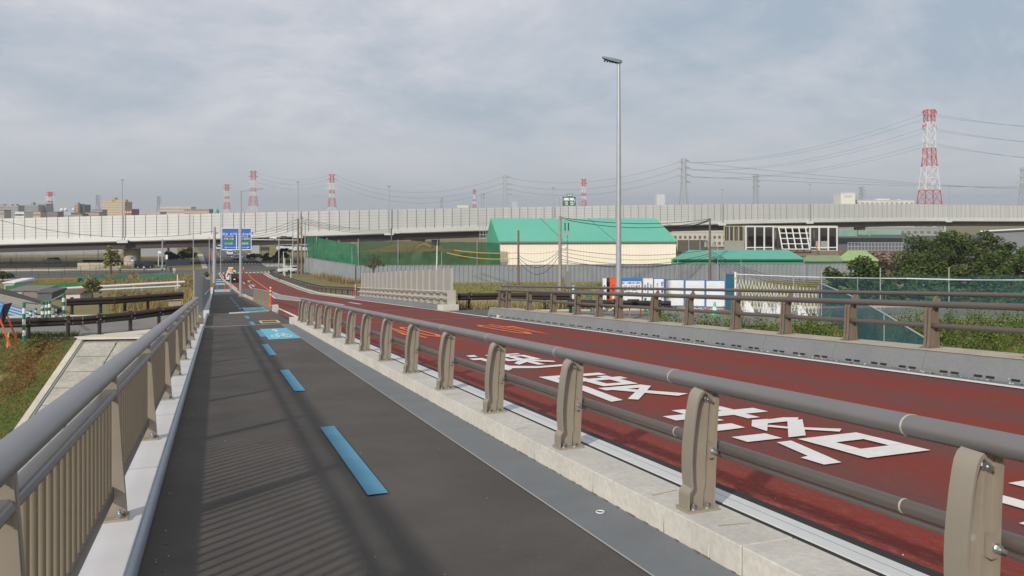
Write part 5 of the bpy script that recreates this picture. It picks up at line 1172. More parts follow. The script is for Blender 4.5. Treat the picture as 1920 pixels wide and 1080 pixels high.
for k, (va, vb_, sg, mm_) in enumerate(((466, 468, 1.2, cable_m), (472, 472, 1.6, sleeve), (479, 476, 1.9, cable_m), (486, 480, 2.0, cable_m), (491, 486, 1.2, cable_m), (408, 411, 1.0, cable_m), (410, 413, 1.6, cable_m))):
    wire(W(1052, va, 147), W(1329, vb_, 172), sg, (.045, .06)[k > 4], label=('thin cable, highest of the bundle crossing the right half of the cream wall', 'yellow sleeved cable crossing the right half of the cream wall', 'third cable crossing the right half of the cream wall', 'fourth cable crossing the right half of the cream wall', 'lowest cable crossing the right half of the cream wall', 'black cable crossing the turquoise roof, upper of two', 'black cable crossing the turquoise roof, lower of two')[k], group=SG, m=mm_, name='overhead_cable')
for k, (ua, va, sg) in enumerate(((838, 474, .6), (852, 469, .3))):
    wire(W(ua, va, 160), W(972, (484, 474)[k], 153), sg, .07, label=('lower yellow sleeved cable in front of the dark green net', 'upper yellow sleeved cable in front of the dark green net')[k], group=SG, m=sleeve, name='overhead_cable')
for k, vb_ in enumerate((478, 482, 486, 490)):
    wire(W(1333, vb_ - 8, 172), W(1700, vb_ + 18, 120), 4.0, .04, label=f'cable sagging right from the transformer pole over the turquoise shed, {("highest", "second", "third", "lowest")[k]}', group=SG, m=cable_m, name='overhead_cable')
for k in range(3):
    wire(W(1333, 411 + k, 172), W(1250, 420, 230), 1, .05, label=f'cable running back from the top of the transformer pole, {("left", "middle", "right")[k]} one', group=SG, m=cable_m, name='overhead_cable')
# three poles by the crossroads
GP = 'utility poles grouped right of the crossroads'
upole('left and darkest of the three utility poles grouped at the crossroads', 559, 515, 410, 188, .26, arms=((.5, 1.4, .3), (1.6, 1.0, .2)), m=pole_dk, group=GP)
pa, za = upole('middle and tallest of the three utility poles grouped at the crossroads', 565.5, 512, 405, 192, .22, arms=((.6, 1.6, .6), (1.4, 1.2, .5)), m=mat('rusty_pole', (138, 116, 92), .85), group=GP)
upole('right and thinnest of the three utility poles grouped at the crossroads', 572, 512, 412, 194, .14, m=galv, group=GP)
upole('grey pole left of the three grouped utility poles', 549, 512, 401, 205, .14, m=galv)
pb_, zb_ = upole('dark pole with cross arms behind the green net, under the viaduct edge', 734, 512, 427, 212, .2, arms=((.4, 2.0, -.6), (1.4, 1.4, .6), (.9, 1.0, 1.4)), m=pole_dk)
for k in range(4):
    wire((pa[0], pa[1], za - .4 - .4 * k), (pb_[0], pb_[1], zb_ - .3 - .3 * k), 1.0, .04, label=f'cable from the grouped poles to the pole behind the green net, {("highest", "second", "third", "lowest")[k]}', group='street cables near the crossroads', m=cable_m, name='overhead_cable')
    wire((pa[0], pa[1], za - .3 - .7 * k), W(400, 432 + 3 * k, 235), 2.0, .04, label=f'cable crossing the viaduct wall left of the grouped poles, {("highest", "second", "third", "lowest")[k]}', group='street cables near the crossroads', m=cable_m, name='overhead_cable')
wire(W(0, 413, 190), W(400, 434, 200), 2.5, .05, label='long thin cable crossing the left part of the viaduct wall', m=cable_m, name='overhead_cable')
blockb('warehouse', 'pale building glimpsed under the viaduct just right of the cream shed', 1225, 1372, 436, 345, (186, 184, 176), 2, 16, (120, 120, 116)) 
blockb('warehouse', 'long grey building glimpsed under the viaduct right of the station shell', 1560, 1760, 428, 420, (150, 152, 150), 2, 16, (110, 116, 116))
# ================================================================== LEVEE CROWN, RIGHT: boards, gate, nets, cone
ZC = -3.11
def at_crown(u, v): return WG(u, v, ZC)
pbm = mat('board_paper', (222, 224, 228), .6, var=.04, scale=1.5, spots=10); bfr = mat('board_blue_frame', (52, 112, 176), .6)
txd = mat('board_text', (64, 66, 78), .8); txb = mat('board_text_blue', (40, 78, 150), .8)
def board(label, u0, u1, vt, vb, D, face=pbm, frame_=bfr, name='notice_board', cat='notice board', th=.03, fw=.035):
    a = np.array(W(u0, vb, D)); c = np.array(W(u1, vb, D)); zt = W(u0, vt, D)[2]; r = root(name, label, cat, (a[0], a[1], ZC))
    d = (c - a)[:2]; d /= np.linalg.norm(d); n = np.array((-d[1], d[0])); n = n if n @ np.array((SN, CS)) > 0 else -n
    def bx(b, x0, x1, z0, z1, o0, o1, mi=0):
        L = [(a[0] + d[0] * x + n[0] * o_, a[1] + d[1] * x + n[1] * o_) for x, o_ in ((x0, o0), (x1, o0), (x1, o1), (x0, o1))]; b.hexa([(*p, z0) for p in L] + [(*p, z1) for p in L], mi)
    Wd = float(np.linalg.norm((c - a)[:2])); z0 = a[2]
    b = MB(); bx(b, fw, Wd - fw, z0 + fw, zt - fw, 0, th); b.build('panel', face, r)
    b = MB(); bx(b, 0, fw, z0, zt, -.01, th + .01); bx(b, Wd - fw, Wd, z0, zt, -.01, th + .01); bx(b, fw, Wd - fw, zt - fw, zt, -.01, th + .01); bx(b, fw, Wd - fw, z0, z0 + fw, -.01, th + .01); b.build('frame', frame_, r)
    b = MB(); bx(b, .02, .06, ZC, z0, 0, .04); bx(b, Wd - .06, Wd - .02, ZC, z0, 0, .04); b.build('leg', orange_pl, r)
    def text(s, x, z, size, m=txd, align='CENTER', name='lettering'):
        p = (a[0] + d[0] * x - n[0] * .006, a[1] + d[1] * x - n[1] * .006, z); return txt(s, size, m, name, r, p, math.atan2(d[1], d[0]), align=align, depth=.001, offset=.004)
    return r, bx, text, Wd, z0, zt
DB = 41.5
r, bx, text, Wd, z0, zt = board('white notice board with blue header and big dark lines, leftmost in the board row', 1165, 1204, 521, 572, DB)
b = MB(); bx(b, .035, Wd - .035, zt - .17, zt - .035, -.012, 0); b.build('header_band', bfr, r)
text('ご迷惑をおかけします', Wd / 2, zt - .102, .098, white_paint); text('洪水・地震に強い堤防を', Wd / 2, zt - .27, .095, txb); text('つくっています', Wd / 2, zt - .43, .125, txd)
text('令和 4 年 6 月 30 日まで', Wd / 2, zt - .62, .075, txd); text('時間帯 8:30～17:30', Wd / 2, zt - .74, .075, txd)
b = MB(); bx(b, .06, Wd - .06, zt - .53, zt - .525, -.006, 0); bx(b, .3, .9, z0 + .06, z0 + .3, -.01, 0); b.build('rule', txd, r)
r, bx, text, Wd, z0, zt = board('narrow white board with columns of vertical writing, second from the left in the board row', 1206, 1224, 522, 572, DB, frame_=pbm)
text('道\n路\n工\n事', Wd * .82, (z0 + zt) / 2 + .2, .085); text('堤\n防\n強\n化\n対\n策', Wd * .5, (z0 + zt) / 2 + .15, .10, txb); text('お\n知\nら\nせ', Wd * .2, (z0 + zt) / 2 + .2, .085)
r, bx, text, Wd, z0, zt = board('blue framed board with two columns of vertical writing, left of the plain boards', 1225, 1246, 521.5, 572, DB)
text('洪\n水\n・\n地\n震\nに\n強\nい', Wd * .78, (z0 + zt) / 2 + .05, .115, txb); text('つ\nく\nっ\nて\nい\nま\nす', Wd * .35, (z0 + zt) / 2 + .05, .115)
for k, (u0, u1, lab) in enumerate(((1247, 1283, 'white blue framed board with a small yellow notice on it'), (1284, 1322, 'plain white blue framed board in the middle of the three plain ones'), (1323, 1360, 'plain white blue framed board nearest to the blue green sheeting'))):
    r, bx, text, Wd, z0, zt = board(lab, u0, u1, 524 + k * .6, 574 + k, DB - .3 * k)
    if k == 0:
        b = MB(); bx(b, .05, .38, z0 + .42, z0 + .68, -.012, 0); b.build('yellow_notice', mat('notice_yellow', (228, 214, 60), .6), r)
    b = MB()
    for q in range(9):
        if random.random() < .75: zq = zt - .2 - q * .11; x0 = random.uniform(.08, .3); bx(b, x0, x0 + random.uniform(.2, .55), zq, zq + .012, -.006, 0)
    b.build('faint_lines', mat('faint_print', (190, 190, 192), .8), r)
r, bx, text, Wd, z0, zt = board('tall orange sign slab standing left of the tall lamp pole', 1144, 1155, 520, 566, DB - .5, face=orange_pl, frame_=orange_pl); text('工\n事\n中', Wd / 2, zt - .6, .16, mat('text_dark_red', (120, 40, 24), .7))
r, bx, text, Wd, z0, zt = board('narrow pale banner board left of the orange sign slab', 1130, 1137, 522, 562, DB, frame_=pbm); text('安\n全\n第\n一', Wd / 2, (z0 + zt) / 2, .1, txb)
board('dark folded sign between the pale banner and the orange slab', 1138, 1143, 521, 560, DB + .4, face=mat('sign_back_dark', (70, 66, 60), .7), frame_=black_m)
r, bx, text, Wd, z0, zt = board('small white and green safety sign low behind the railing, right of the tall lamp pole', 1179, 1203, 565, 574, DB - 3.5, frame_=green_pl, fw=.02); text('ご協力をお願いします', Wd / 2, (z0 + zt) / 2, .06, mat('text_red', (196, 60, 60), .7))
# striped green and white safety pipes
def striped(b, x, y, z, h, r=.055, n=6):
    for k in range(n): b.cyl((x, y, z + h * k / n), r, h / n, 12, mi=k % 2)
gw = [green_pl, whitem]
def striped_post(label, u, v, h, z=ZC, group='green and white striped safety posts', r=.055, n=6):
    p = WG(u, v, z); b = MB(); striped(b, p[0], p[1], z, h, r, n); b.cyl((p[0], p[1], z), r * 1.8, .04, 12); return tag(b.build('striped_post', gw, loc=(p[0], p[1], z)), label, 'safety post', group)
for u, h, lab in ((1075, 1.25, 'green and white post left of the sign boards, holding the sloping green pipe'), (1132, .7, 'short striped post in front of the pale banner board'), (1150, .75, 'striped post in front of the orange sign slab'), (1210, .8, 'striped post in front of the narrow written board')):
    striped_post(lab, u, 584, h)
a = WG(1075, 584, ZC); c = WG(1108, 584, ZC); b = MB(); b.tube([(a[0], a[1], ZC + 1.05), (c[0], c[1], ZC + .7)], .03, 8); b.tube([(a[0], a[1], ZC + .5), (c[0], c[1], ZC + .2)], .03, 8); b.tube([(c[0], c[1], ZC), (c[0], c[1], ZC + .75)], .04, 8)
tag(b.build('pipe_barrier', green_pl, loc=(a[0], a[1], ZC)), 'sloping green pipe barrier left of the tall lamp pole', 'barrier')
# cone
p = WG(1340, 591, ZC); r = root('traffic_cone', 'green and white traffic cone standing before the plain white boards', 'traffic cone', (p[0], p[1], ZC))
b = MB(); b.cyl((p[0], p[1], ZC + .03), .15, .2, 16, 0, rt=.115); b.cyl((p[0], p[1], ZC + .23), .115, .18, 16, 1, rt=.08); b.cyl((p[0], p[1], ZC + .41), .08, .2, 16, 0, rt=.04); b.build('cone', [mat('cone_green', (60, 190, 130), .5), whitem], r, smooth=False); b = MB(); b.obox((p[0], p[1], ZC), .38, .38, .03); b.build('base', mat('cone_green', ()), r)
# blue green sheeted end panel and accordion gate
sheet_m = mat('blue_green_sheet', (36, 92, 116), .7, var=.12, scale=1.5)
r, bx, text, Wd, z0, zt = board('dark blue green sheeted panel between the white boards and the folding gate', 1361, 1377, 514, 580, 40.8, face=sheet_m, frame_=sheet_m)
gp = WG(1379, 583, ZC); b = MB(); b.cyl((gp[0], gp[1], ZC), .05, 1.9, 10, 0)
for k in range(4): b.cyl((gp[0], gp[1], ZC + .05 + k * .5), .075, .09, 10, mi=1)
b.cyl((gp[0], gp[1], ZC), .14, .1, 10, mi=1); tag(b.build('gate_post', [whitem, mat('lamp_amber', (214, 160, 70), .5)], loc=tuple(gp)), 'white gate post with amber collars at the left end of the folding gate', 'post')
ga = np.array(WG(1381, 585, ZC)); gb = np.array(WG(1534, 599, ZC)); r = root('folding_gate', 'white folding lattice gate across the levee road', 'gate', tuple(ga))
nG = 24
for s, nm in ((0, 'lattice'), (1, 'lattice')):
    b = MB()
    for i in range(nG):
        for row in range(2):
            t0, t1 = i / nG, (i + 1) / nG; hh = 1.5 - .25 * t0; z0 = ZC + .1 + row * hh / 2; z1 = z0 + hh / 2
            p = ga + (gb - ga) * t0; q = ga + (gb - ga) * t1
            if s: p, q = q, p
            b.bar((p[0], p[1] + s * .03, z0), (q[0], q[1] + s * .03, z1), .022, .012)
    b.build(nm, whitem, r)
for i in (0, 6, 12, 18, 24):
    p = ga + (gb - ga) * i / nG; b = MB(); b.bar((p[0], p[1], ZC + .08), (p[0], p[1], ZC + 1.5), .04); b.build('upright', galv, r); q = MB(); q.cyl((p[0], p[1], ZC), .05, .06, 8); q.build('castor', black_m, r)
for k, (u, v) in enumerate(((1405, 587), (1438, 589), (1461, 592), (1504, 596))):
    p = WG(u, v, ZC); b = MB(); ca_ = .5; b.hexa([(p[0] - .12, p[1] - .35, ZC), (p[0] + .12, p[1] - .35, ZC), (p[0] + .12, p[1] + .3, ZC), (p[0] - .12, p[1] + .3, ZC), (p[0] - .05, p[1] + .1, ZC + .55), (p[0] + .05, p[1] + .1, ZC + .55), (p[0] + .05, p[1] + .25, ZC + .55), (p[0] - .05, p[1] + .25, ZC + .55)])
    tag(b.build('gate_weight', whitem, loc=tuple(p)), ('first white wedge weight from the left under the folding gate', 'second white wedge weight from the left under the folding gate', 'third white wedge weight from the left under the folding gate', 'last white wedge weight, near the blue net, under the folding gate')[k], 'weight', 'white wedge weights under the folding gate')
# thin blue-green nets on poles
bnet = mat('blue_green_net', (42, 86, 98), .8, c2=(52, 104, 112), var=.15, scale=.5, alpha=.28)
net('blue green see through net on pipe poles in front of the right trees', [WG(1537, 598, ZC), WG(1700, 590, ZC), WG(1930, 594, ZC), WG(2200, 600, ZC)], 1.93, bnet, wob=.02, pole_step=2.9, pr=.025, name='safety_net')
p0_ = W(1538, 531, 37.5); p1_ = W(1792, 668, 24.5)
nb = root('safety_net', 'slanting blue green net with a sloping pipe, running down towards the parapet railing', 'net', WG(1538, 600, ZC)); b = MB(); b.tube([p0_, W(1604, 558, 33), W(1658, 588, 29.5), p1_], .03, 8); b.build('pipe', galv, nb)
b = MB(); A_ = [np.array(p0_), np.array(W(1604, 558, 33)), np.array(W(1658, 588, 29.5)), np.array(p1_)]
A_ = [A_[0] + (A_[1] - A_[0]) * t for t in (0, .5)] + [A_[1] + (A_[2] - A_[1]) * t for t in (0, .5)] + [A_[2] + (A_[3] - A_[2]) * t for t in (0, .5, 1)]
for p, q in zip(A_, A_[1:]):
    zl = lambda s: max(terr(s[0], s[1]) + .05, s[2] - 2.4)
    b.face([(p[0], p[1], zl(p)), (q[0], q[1], zl(q)), tuple(q), tuple(p)])
b.build('netting', mat('blue_green_net_dense', (34, 84, 100), .8, c2=(52, 104, 108), var=.15, scale=.8, alpha=.72), nb)
for i in (2, 4): b = MB(); b.tube([(A_[i][0], A_[i][1], terr(A_[i][0], A_[i][1])), tuple(A_[i])], .025, 8); b.build('pole', galv, nb)
wire(W(1381, 514, 40), W(1700, 522, 38), .05, .02, label='thin white rope strung above the folding gate to the net', m=whitem, name='rope'); wire(W(1700, 522, 38), W(1990, 524, 39), .05, .03, label='white rope along the top edge of the blue green net', m=whitem, name='rope')
for u, vt_, lab in ((1488, 517, 'thin pipe pole holding the rope above the folding gate'), (1608, 518, 'first pipe pole from the left standing behind the slanting net')):
    p = WG(u, 592, ZC); b = MB(); b.cyl((p[0], p[1], ZC), .025, (592 - vt_) / FPX * 38, 8); tag(b.build('pipe_pole', galv, loc=tuple(p)), lab, 'pole')
# orange bollards
def bollard(label, x, y, z, h=.75):
    r = root('bollard', label, 'bollard', (x, y, z)); b = MB(); b.cyl((x, y, z + .04), .045, h, 12); b.cyl((x, y, z), .11, .045, 14, rt=.09); b.build('post', orange_pl, r); b = MB()
    for k in (.55, .75, .92): b.cyl((x, y, z + .04 + h * k), .048, .06, 12)
    b.build('reflective_band', whitem, r)
bollard('orange bollard with white bands at the end of the short beige fence', 2.72, 46.3, rz(46.3) + .3, .98)
bollard('orange bollard on the right verge at the far end of the screen fence', 10.45, 66.6, rz(66.6) + .2, .9)
for k, (x, y) in enumerate(((-.2, 113), (1.2, 113))):
    p = (x, y, rz(y)); r = root('bollard', ('orange hoop bollard on the path, left of the blue panel pair', 'orange hoop bollard on the path, beside the orange notice pole')[k], 'bollard', p); b = MB(); b.tube([(x - .25, y, p[2]), (x - .25, y, p[2] + .8), (x + .25, y, p[2] + .8), (x + .25, y, p[2])], .05, 8); b.build('hoop', orange_pl, r)
# litter on the kerbs
for k, (x, y, z, s, c_) in enumerate(((10.42, 8.45, .02, .09, (214, 196, 190)), (10.25, 30.2, .02, .16, (206, 190, 176)))):
    b = MB(); b.obox((x, y, rz(y) + .0), s, s * .7, s * .5, .5); b.obox((x - .03, y + .05, rz(y) + s * .4), s * .5, s * .6, s * .25, 1.1); tag(b.build('litter', mat('litter_%d' % k, c_, .8)), ('crumpled pale litter lying on the parapet kerb edge near the right', 'pale rubbish beside the weed where the parapet kerb ends')[k], 'litter')
p = (2.53, 5.2, rz(5.2)); b = MB(); b.tube([(2.53 + .028 * math.cos(t), 5.25 + .028 * math.sin(t), rz(5.25) + .012) for t in np.linspace(0, 6.28, 16)], .004, 6); tag(b.build('survey_ring', whitem), 'small white ring fixed on the grey gutter strip by the kerb', 'marker')
# ================================================================== SIGNS, SIGNALS
sb_ = mat('sign_blue', (22, 92, 180), .5); dsn = root('direction_sign', 'big blue direction sign with white arrows and green panels over the road', 'road sign', (-.4, 147.7, rz(147)))
b = MB(); b.cyl((-.4, 147.7, rz(147.7)), .3, 9.4, 16, rt=.22); b.build('pole', galv, dsn); DD = 139.0
b = MB(); b.bar(W(403, 437, DD + .4), W(475, 437, DD + .4), .2); b.bar(W(403, 460, DD + .4), W(475, 460, DD + .4), .2); b.build('arm', galv, dsn)
signbox(dsn, 'sign_panel', 416, 428.4, 471, 467.6, DD, sb_)
b = MB()
for (a_, c_) in (((415.6, 428), (471.4, 428)), ((415.6, 468), (471.4, 468)), ((416, 428), (416, 468)), ((471, 428), (471, 468)), ((448, 428), (448, 468))): b.bar(W(*a_, DD - .02), W(*c_, DD - .02), .10, .12)
b.build('border', white_paint, dsn)
for q in ((418.5, 445.5, 439, 451.5), (421, 454, 436.5, 460.5), (453, 445.5, 470, 451), (452, 454, 466, 460.5)): signbox(dsn, 'green_panel', *q, DD - .06, mat('panel_green', (20, 116, 78), .5), .05)
b = MB(); b.bar(W(443.5, 439, DD - .1), W(443.5, 467, DD - .1), .16, .05); b.bar(W(424, 464, DD - .1), W(465, 464, DD - .1), .12, .05)
for tip, dx, dy in (((443.5, 436.5), 0, 1), ((422, 464), 1, 0), ((467, 464), -1, 0)):
    t = W(*tip, DD - .1)
    for s in (-1, 1): e = W(tip[0] + dx * 3 + (s * 2 if dy else 0), tip[1] + dy * 3 + (s * 1.6 if dx else 0), DD - .1); b.bar(t, e, .16, .05)
b.build('arrow', white_paint, dsn)
def st_(s, u, v, size, m=white_paint): txt(s, size, m, 'lettering', dsn, W(u, v, DD - .12), -YAW, depth=.004)
st_('草加  松戸', 429.5, 439.5, .5); st_('Soka  Matsudo', 429.5, 443.2, .26); st_('国道298号', 459.8, 439.5, .46); st_('Route 298', 459, 443.2, .26)
st_('外環 大泉', 429, 448.3, .4); st_('C3 大泉', 429, 457, .4); st_('三郷南IC', 461.5, 448, .4); st_('首都高', 459.5, 457, .4)
# orange notice on a pole
nt_ = root('warning_sign', 'orange notice on a slim grey pole beside the path, left of the grey street lamp', 'sign', (1.7, 114, rz(114))); b = MB(); b.cyl((1.7, 114, rz(114)), .06, 3.0, 10); b.build('pole', galv, nt_)
signbox(nt_, 'sign_panel', 428, 501, 437, 512.5, 107.5, mat('notice_pale', (206, 196, 176), .6), .05); signbox(nt_, 'emblem', 429.5, 503, 435.5, 510, 107.4, mat('notice_orange', (232, 140, 44), .6), .04)
def slim(label, u, vb, vt, D, z=None, r=.09, m=galv, name='slim_pole', cat='pole', extra=None):
    x, y, _ = W(u, HOR, D); z = (EYE - (vb - HOR) / FPX * D) if z is None else z; h = EYE - (vt - HOR) / FPX * D - z; R_ = root(name, label, cat, (x, y, z)); b = MB(); b.cyl((x, y, z), r, h, 10, rt=r * .8); b.build('pole', m, R_); return R_, x, y, z + h
slim('slim grey lamp pole in front of the viaduct, left of the direction sign', 392.5, 519, 444, 182, r=.1)
slim('slim grey pole rising across the viaduct wall just left of the blue sign', 414, 515, 400, 190, r=.1); slim('slim grey pole left of the sign pole, second from the road', 362.5, 509, 405, 200, r=.1)
for u, vb, vt, D, lab in ((531.5, 515, 472, 190, 'white slender marker pole at the corner of the crossroads, tallest and farthest'), (532, 520, 484.5, 178, 'second white slender marker pole on the right verge near the crossroads'), (545.5, 525, 484.5, 168, 'white slender marker pole on the right verge nearest to the camera')): slim(lab, u + (2 if vt > 480 and u < 540 else 0), vb, vt, D, r=.09, m=whitem)
slim('grey pole carrying a small white plate behind the left crossroads', 188 - 4, 502, 447, 235, r=.1)
sg, x, y, zt_ = slim('signal pole at the crossroads with a long arm over the far lanes', 523, 506, 446, 207, r=.16, name='traffic_signal', cat='traffic light')
b = MB(); b.bar(W(443, 449, 207), W(560, 450, 207), .14); b.build('arm', whitem, sg)
def sigbox(parent, u0, v0, u1, v1, D):
    o = signbox(parent, 'signal_head', u0, v0, u1, v1, D, mat('signal_dark', (52, 54, 56), .6), .3); b = MB()
    for k in range(3):
        c = W(u0 + (u1 - u0) * (k + .5) / 3, (v0 + v1) / 2, D - .05); b.tube([c, (c[0] - SN * .1, c[1] - CS * .1, c[2])], .16, 10)
    b.build('lens', mat('lens_grey', (120, 110, 100), .3), parent)
sigbox(sg, 526, 442.5, 537, 447, 206.5); signbox(sg, 'name_plate', 505.5, 444.5, 519, 447.2, 206.5, whitem, .05)
sg2, x, y, _ = slim('signal pole left of the crossroads with a black signal box', 304.5, 506, 448, 210, r=.17, name='traffic_signal', cat='traffic light'); signbox(sg2, 'signal_head', 307, 452, 309.5, 461, 209.5, black_m, .3); signbox(sg2, 'signal_head', 313.5, 465, 317, 472.5, 209.5, black_m, .3); signbox(sg2, 'control_box', 310.5, 478, 314, 486, 209.5, whitem, .3)
w2, x, y, _ = slim('slim white pole with a small white plate left of the left signal pole', 297, 502, 475, 214, r=.1, m=whitem); signbox(w2, 'plate', 296, 471, 302, 475, 213.8, whitem, .05)
tf, x, y, _ = slim('red and blue road sign pole at the left corner of the crossroads', 398.5, 510, 470, 200, r=.08, name='road_sign', cat='road sign')
for v, cc in ((478, 'red'), (485, 'red'), (492, 'blue')):
    c = W(398.5, v, 199.7); b = MB(); b.tube([c, (c[0] - SN * .05, c[1] - CS * .05, c[2])], .38, 16); b.build('disc', pred if cc == 'red' else sb_, tf)
bs = root('road_sign', 'blue and white sign fixed on the round viaduct pier', 'road sign', W(248, 500, 213)); signbox(bs, 'sign_panel', 245.5, 481.5, 250.5, 486.5, 211.5, sb_, .06); signbox(bs, 'sub_plate', 246, 487, 250, 490, 211.5, whitem, .06); b = MB(); b.bar(W(248, 481, 211.8), W(248, 503, 211.8), .1); b.build('pole', galv, bs)
rs_ = root('shop_sign', 'small red and white sign board right of the far carriageway', 'sign', W(492, 480, 250)); signbox(rs_, 'sign_panel', 487, 455, 497, 460, 250, mat('sign_red', (214, 60, 70), .5), .1); signbox(rs_, 'sign_panel', 488, 463, 505, 470, 250, whitem, .1); b = MB(); b.bar(W(490, 455, 250.3), W(490, 490, 250.3), .12); b.bar(W(503, 463, 250.3), W(503, 490, 250.3), .12); b.build('pole', galv, rs_)
# ================================================================== VEHICLES
def car(label, loc, ang, L=4.2, Wd=1.7, H=1.5, paint=(220, 220, 222), kind='car', group=None, name='parked_car'):
    r = root(name, label, 'car', (0, 0, 0), group); pm = mat('car_paint_%d_%d_%d' % paint, paint, .25, metal=.1, spec=.6)
    if kind == 'kei': prof = [(-.5, .25), (-.5, .62), (-.47, .68), (-.28, .72), (-.2, .98), (.42, 1.0), (.485, .68), (.5, .6), (.5, .25)]
    elif kind == 'suv': prof = [(-.5, .25), (-.5, .55), (-.47, .62), (-.24, .66), (-.1, .97), (.38, 1.0), (.48, .66), (.5, .55), (.5, .25)]
    elif kind == 'van': prof = [(-.5, .2), (-.5, .5), (-.44, .62), (-.34, .94), (-.3, .98), (.47, 1.0), (.5, .6), (.5, .2)]
    else: prof = [(-.5, .25), (-.5, .5), (-.47, .56), (-.22, .62), (-.08, .97), (.22, 1.0), (.38, .66), (.49, .62), (.5, .5), (.5, .25)]
    n = len(prof); rings = []
    for s, inset in ((-1, .10), (-.94, .0), (.94, .0), (1, .10)):
        ring_ = []
        for x, z in prof:
            k = 1 - (.16 if z > .75 else 0) if abs(s) > .5 else 1
            ring_.append((x * L * (1 - (.02 if abs(s) == 1 else 0)), s * Wd / 2 * k, z * H - (.02 if abs(s) == 1 and z > .5 else 0)))
        rings.append(ring_)
    b = MB()
    for a_, c_ in zip(rings, rings[1:]):
        for i in range(n): b.face([a_[i], c_[i], c_[(i + 1) % n], a_[(i + 1) % n]])
    b.face(rings[0]); b.face(rings[-1][::-1]); body = b.build('body', pm, r, bevel=.03)
    hi = [p for p in prof if p[1] > .9]; lo = [p for p in prof if .56 <= p[1] <= .75]; xf0, xf1 = lo[-1 if len(lo) < 3 else 0][0], hi[0][0]
    fl = max([p for p in prof if p[0] < hi[0][0] and p[1] < .9], key=lambda p: p[0]); rl = min([p for p in prof if p[0] > hi[-1][0] and p[1] < .9], key=lambda p: p[0])
    def slab(p, q, y0, y1, o_=.012, name='windscreen'):
        d = np.array((q[0] * L - p[0] * L, 0, q[1] * H - p[1] * H)); nrm = np.array((-d[2], 0, d[0])); nrm /= np.linalg.norm(nrm); nrm *= o_ if nrm[2] > 0 else -o_
        P_ = np.array((p[0] * L, 0, p[1] * H)) + d * .1 + nrm; Q_ = np.array((p[0] * L, 0, p[1] * H)) + d * .88 + nrm
        bb = MB(); bb.hexa([(P_[0], y0, P_[2]), (P_[0], y1, P_[2]), (Q_[0], y1 * .86, Q_[2]), (Q_[0], y0 * .86, Q_[2])] + [(a[0] + nrm[0] * .3, a[1], a[2] + nrm[2] * .3) for a in ((P_[0], y0, P_[2]), (P_[0], y1, P_[2]), (Q_[0], y1 * .86, Q_[2]), (Q_[0], y0 * .86, Q_[2]))]); return bb.build(name, glass_dk, r)
    slab(fl, hi[0], -Wd * .42, Wd * .42); slab(rl, hi[-1], -Wd * .42, Wd * .42, name='rear_window')
    for s in (-1, 1):
        bb = MB(); y_ = s * Wd / 2 * .93; zb, zt2 = .68 * H, .93 * H; q = [(fl[0] * L + .28 * (hi[0][0] - fl[0]) * L + .05, zb), (rl[0] * L - .1, zb), (hi[-1][0] * L - .02, zt2), (hi[0][0] * L + .06, zt2)]
        bb.face([(x, y_ + s * .03 if z == zb else y_ - s * .045, z) for x, z in q]); bb.build('side_window', glass_dk, r)
        for x in (-.31 * L, .31 * L):
            w = MB(); w.tube([(x, s * Wd / 2 - s * .18, .31), (x, s * Wd / 2 + s * .015, .31)], .31, 16); wo_ = w.build('wheel', tyre_m, r); w = MB(); w.tube([(x, s * Wd / 2, .31), (x, s * Wd / 2 + s * .025, .31)], .18, 12); w.build('rim', galv, wo_)
        w = MB(); w.box(-.5 * L - .012, s * Wd * .36 - .14, .5 * H - .08, -.5 * L + .05, s * Wd * .36 + .14, .5 * H + .06); w.build('headlight', mat('headlight_glass', (226, 228, 230), .2), r)
        w = MB(); w.box(.5 * L - .05, s * Wd * .41 - .09, .48 * H, .5 * L + .012, s * Wd * .41 + .09, .48 * H + .3); w.build('tail_light', mat('tail_light_red', (190, 30, 36), .3), r)
    w = MB(); w.box(.5 * L - .02, -.17, .36 * H, .5 * L + .016, .17, .36 * H + .17); w.build('number_plate', whitem, r)
    w = MB(); w.box(-.47 * L, -Wd * .44, .16, .47 * L, Wd * .44, .3); w.build('underbody', black_m, r)
    r.location = loc; r.rotation_euler = (0, 0, ang); return r
UP = -math.pi / 2     # front (-x) towards +Y
car('black small car, last in the queue waiting on the descending road', (2.75, 147.5, rz(147.5)), UP, 3.4, 1.48, 1.62, (30, 32, 36), 'kei', name='waiting_car')
car('white van like car ahead of the black one in the waiting queue', (2.45, 157.5, rz(157)), UP, 4.4, 1.7, 1.85, (228, 228, 230), 'van', name='waiting_car')
car('white car in the middle of the waiting queue', (2.4, 166, rz(166)), UP, 4.3, 1.7, 1.6, (214, 216, 218), 'suv', name='waiting_car')
car('dark red taxi like car at the head of the waiting queue', (2.2, 174, rz(174)), UP, 4.4, 1.7, 1.5, (120, 30, 34), name='waiting_car')
GZ = G + .05
def gcar(label, u, v, ang, **k):
    p = WG(u, v, GZ); return car(label, (p[0], p[1], GZ), ang, **k)
DN = math.pi / 2 + .06
gcar('white oncoming car just below the left half of the blue sign', 431, 478.5, DN, paint=(226, 228, 230), kind='suv', name='oncoming_car'); gcar('white oncoming car right of the first, nearer to the crossroads', 443, 487, DN, paint=(222, 224, 226), name='oncoming_car')
gcar('white car far up the carriageway, left of the blue sign', 409.5, 468.5, DN, paint=(218, 220, 222), name='oncoming_car'); gcar('grey car farthest up the carriageway under the viaduct', 397, 464, DN, paint=(150, 152, 156), name='oncoming_car')
gcar('silver off road car on the street under the left part of the viaduct', 96.5, 495, 0.08, L=4.9, Wd=1.85, H=1.85, paint=(196, 200, 204), kind='suv', name='moving_car')
sv = gcar('black minivan right of the round viaduct pier', 270, 503, math.pi + .1, L=4.7, Wd=1.8, H=1.95, paint=(26, 27, 30), kind='van', name='moving_car')
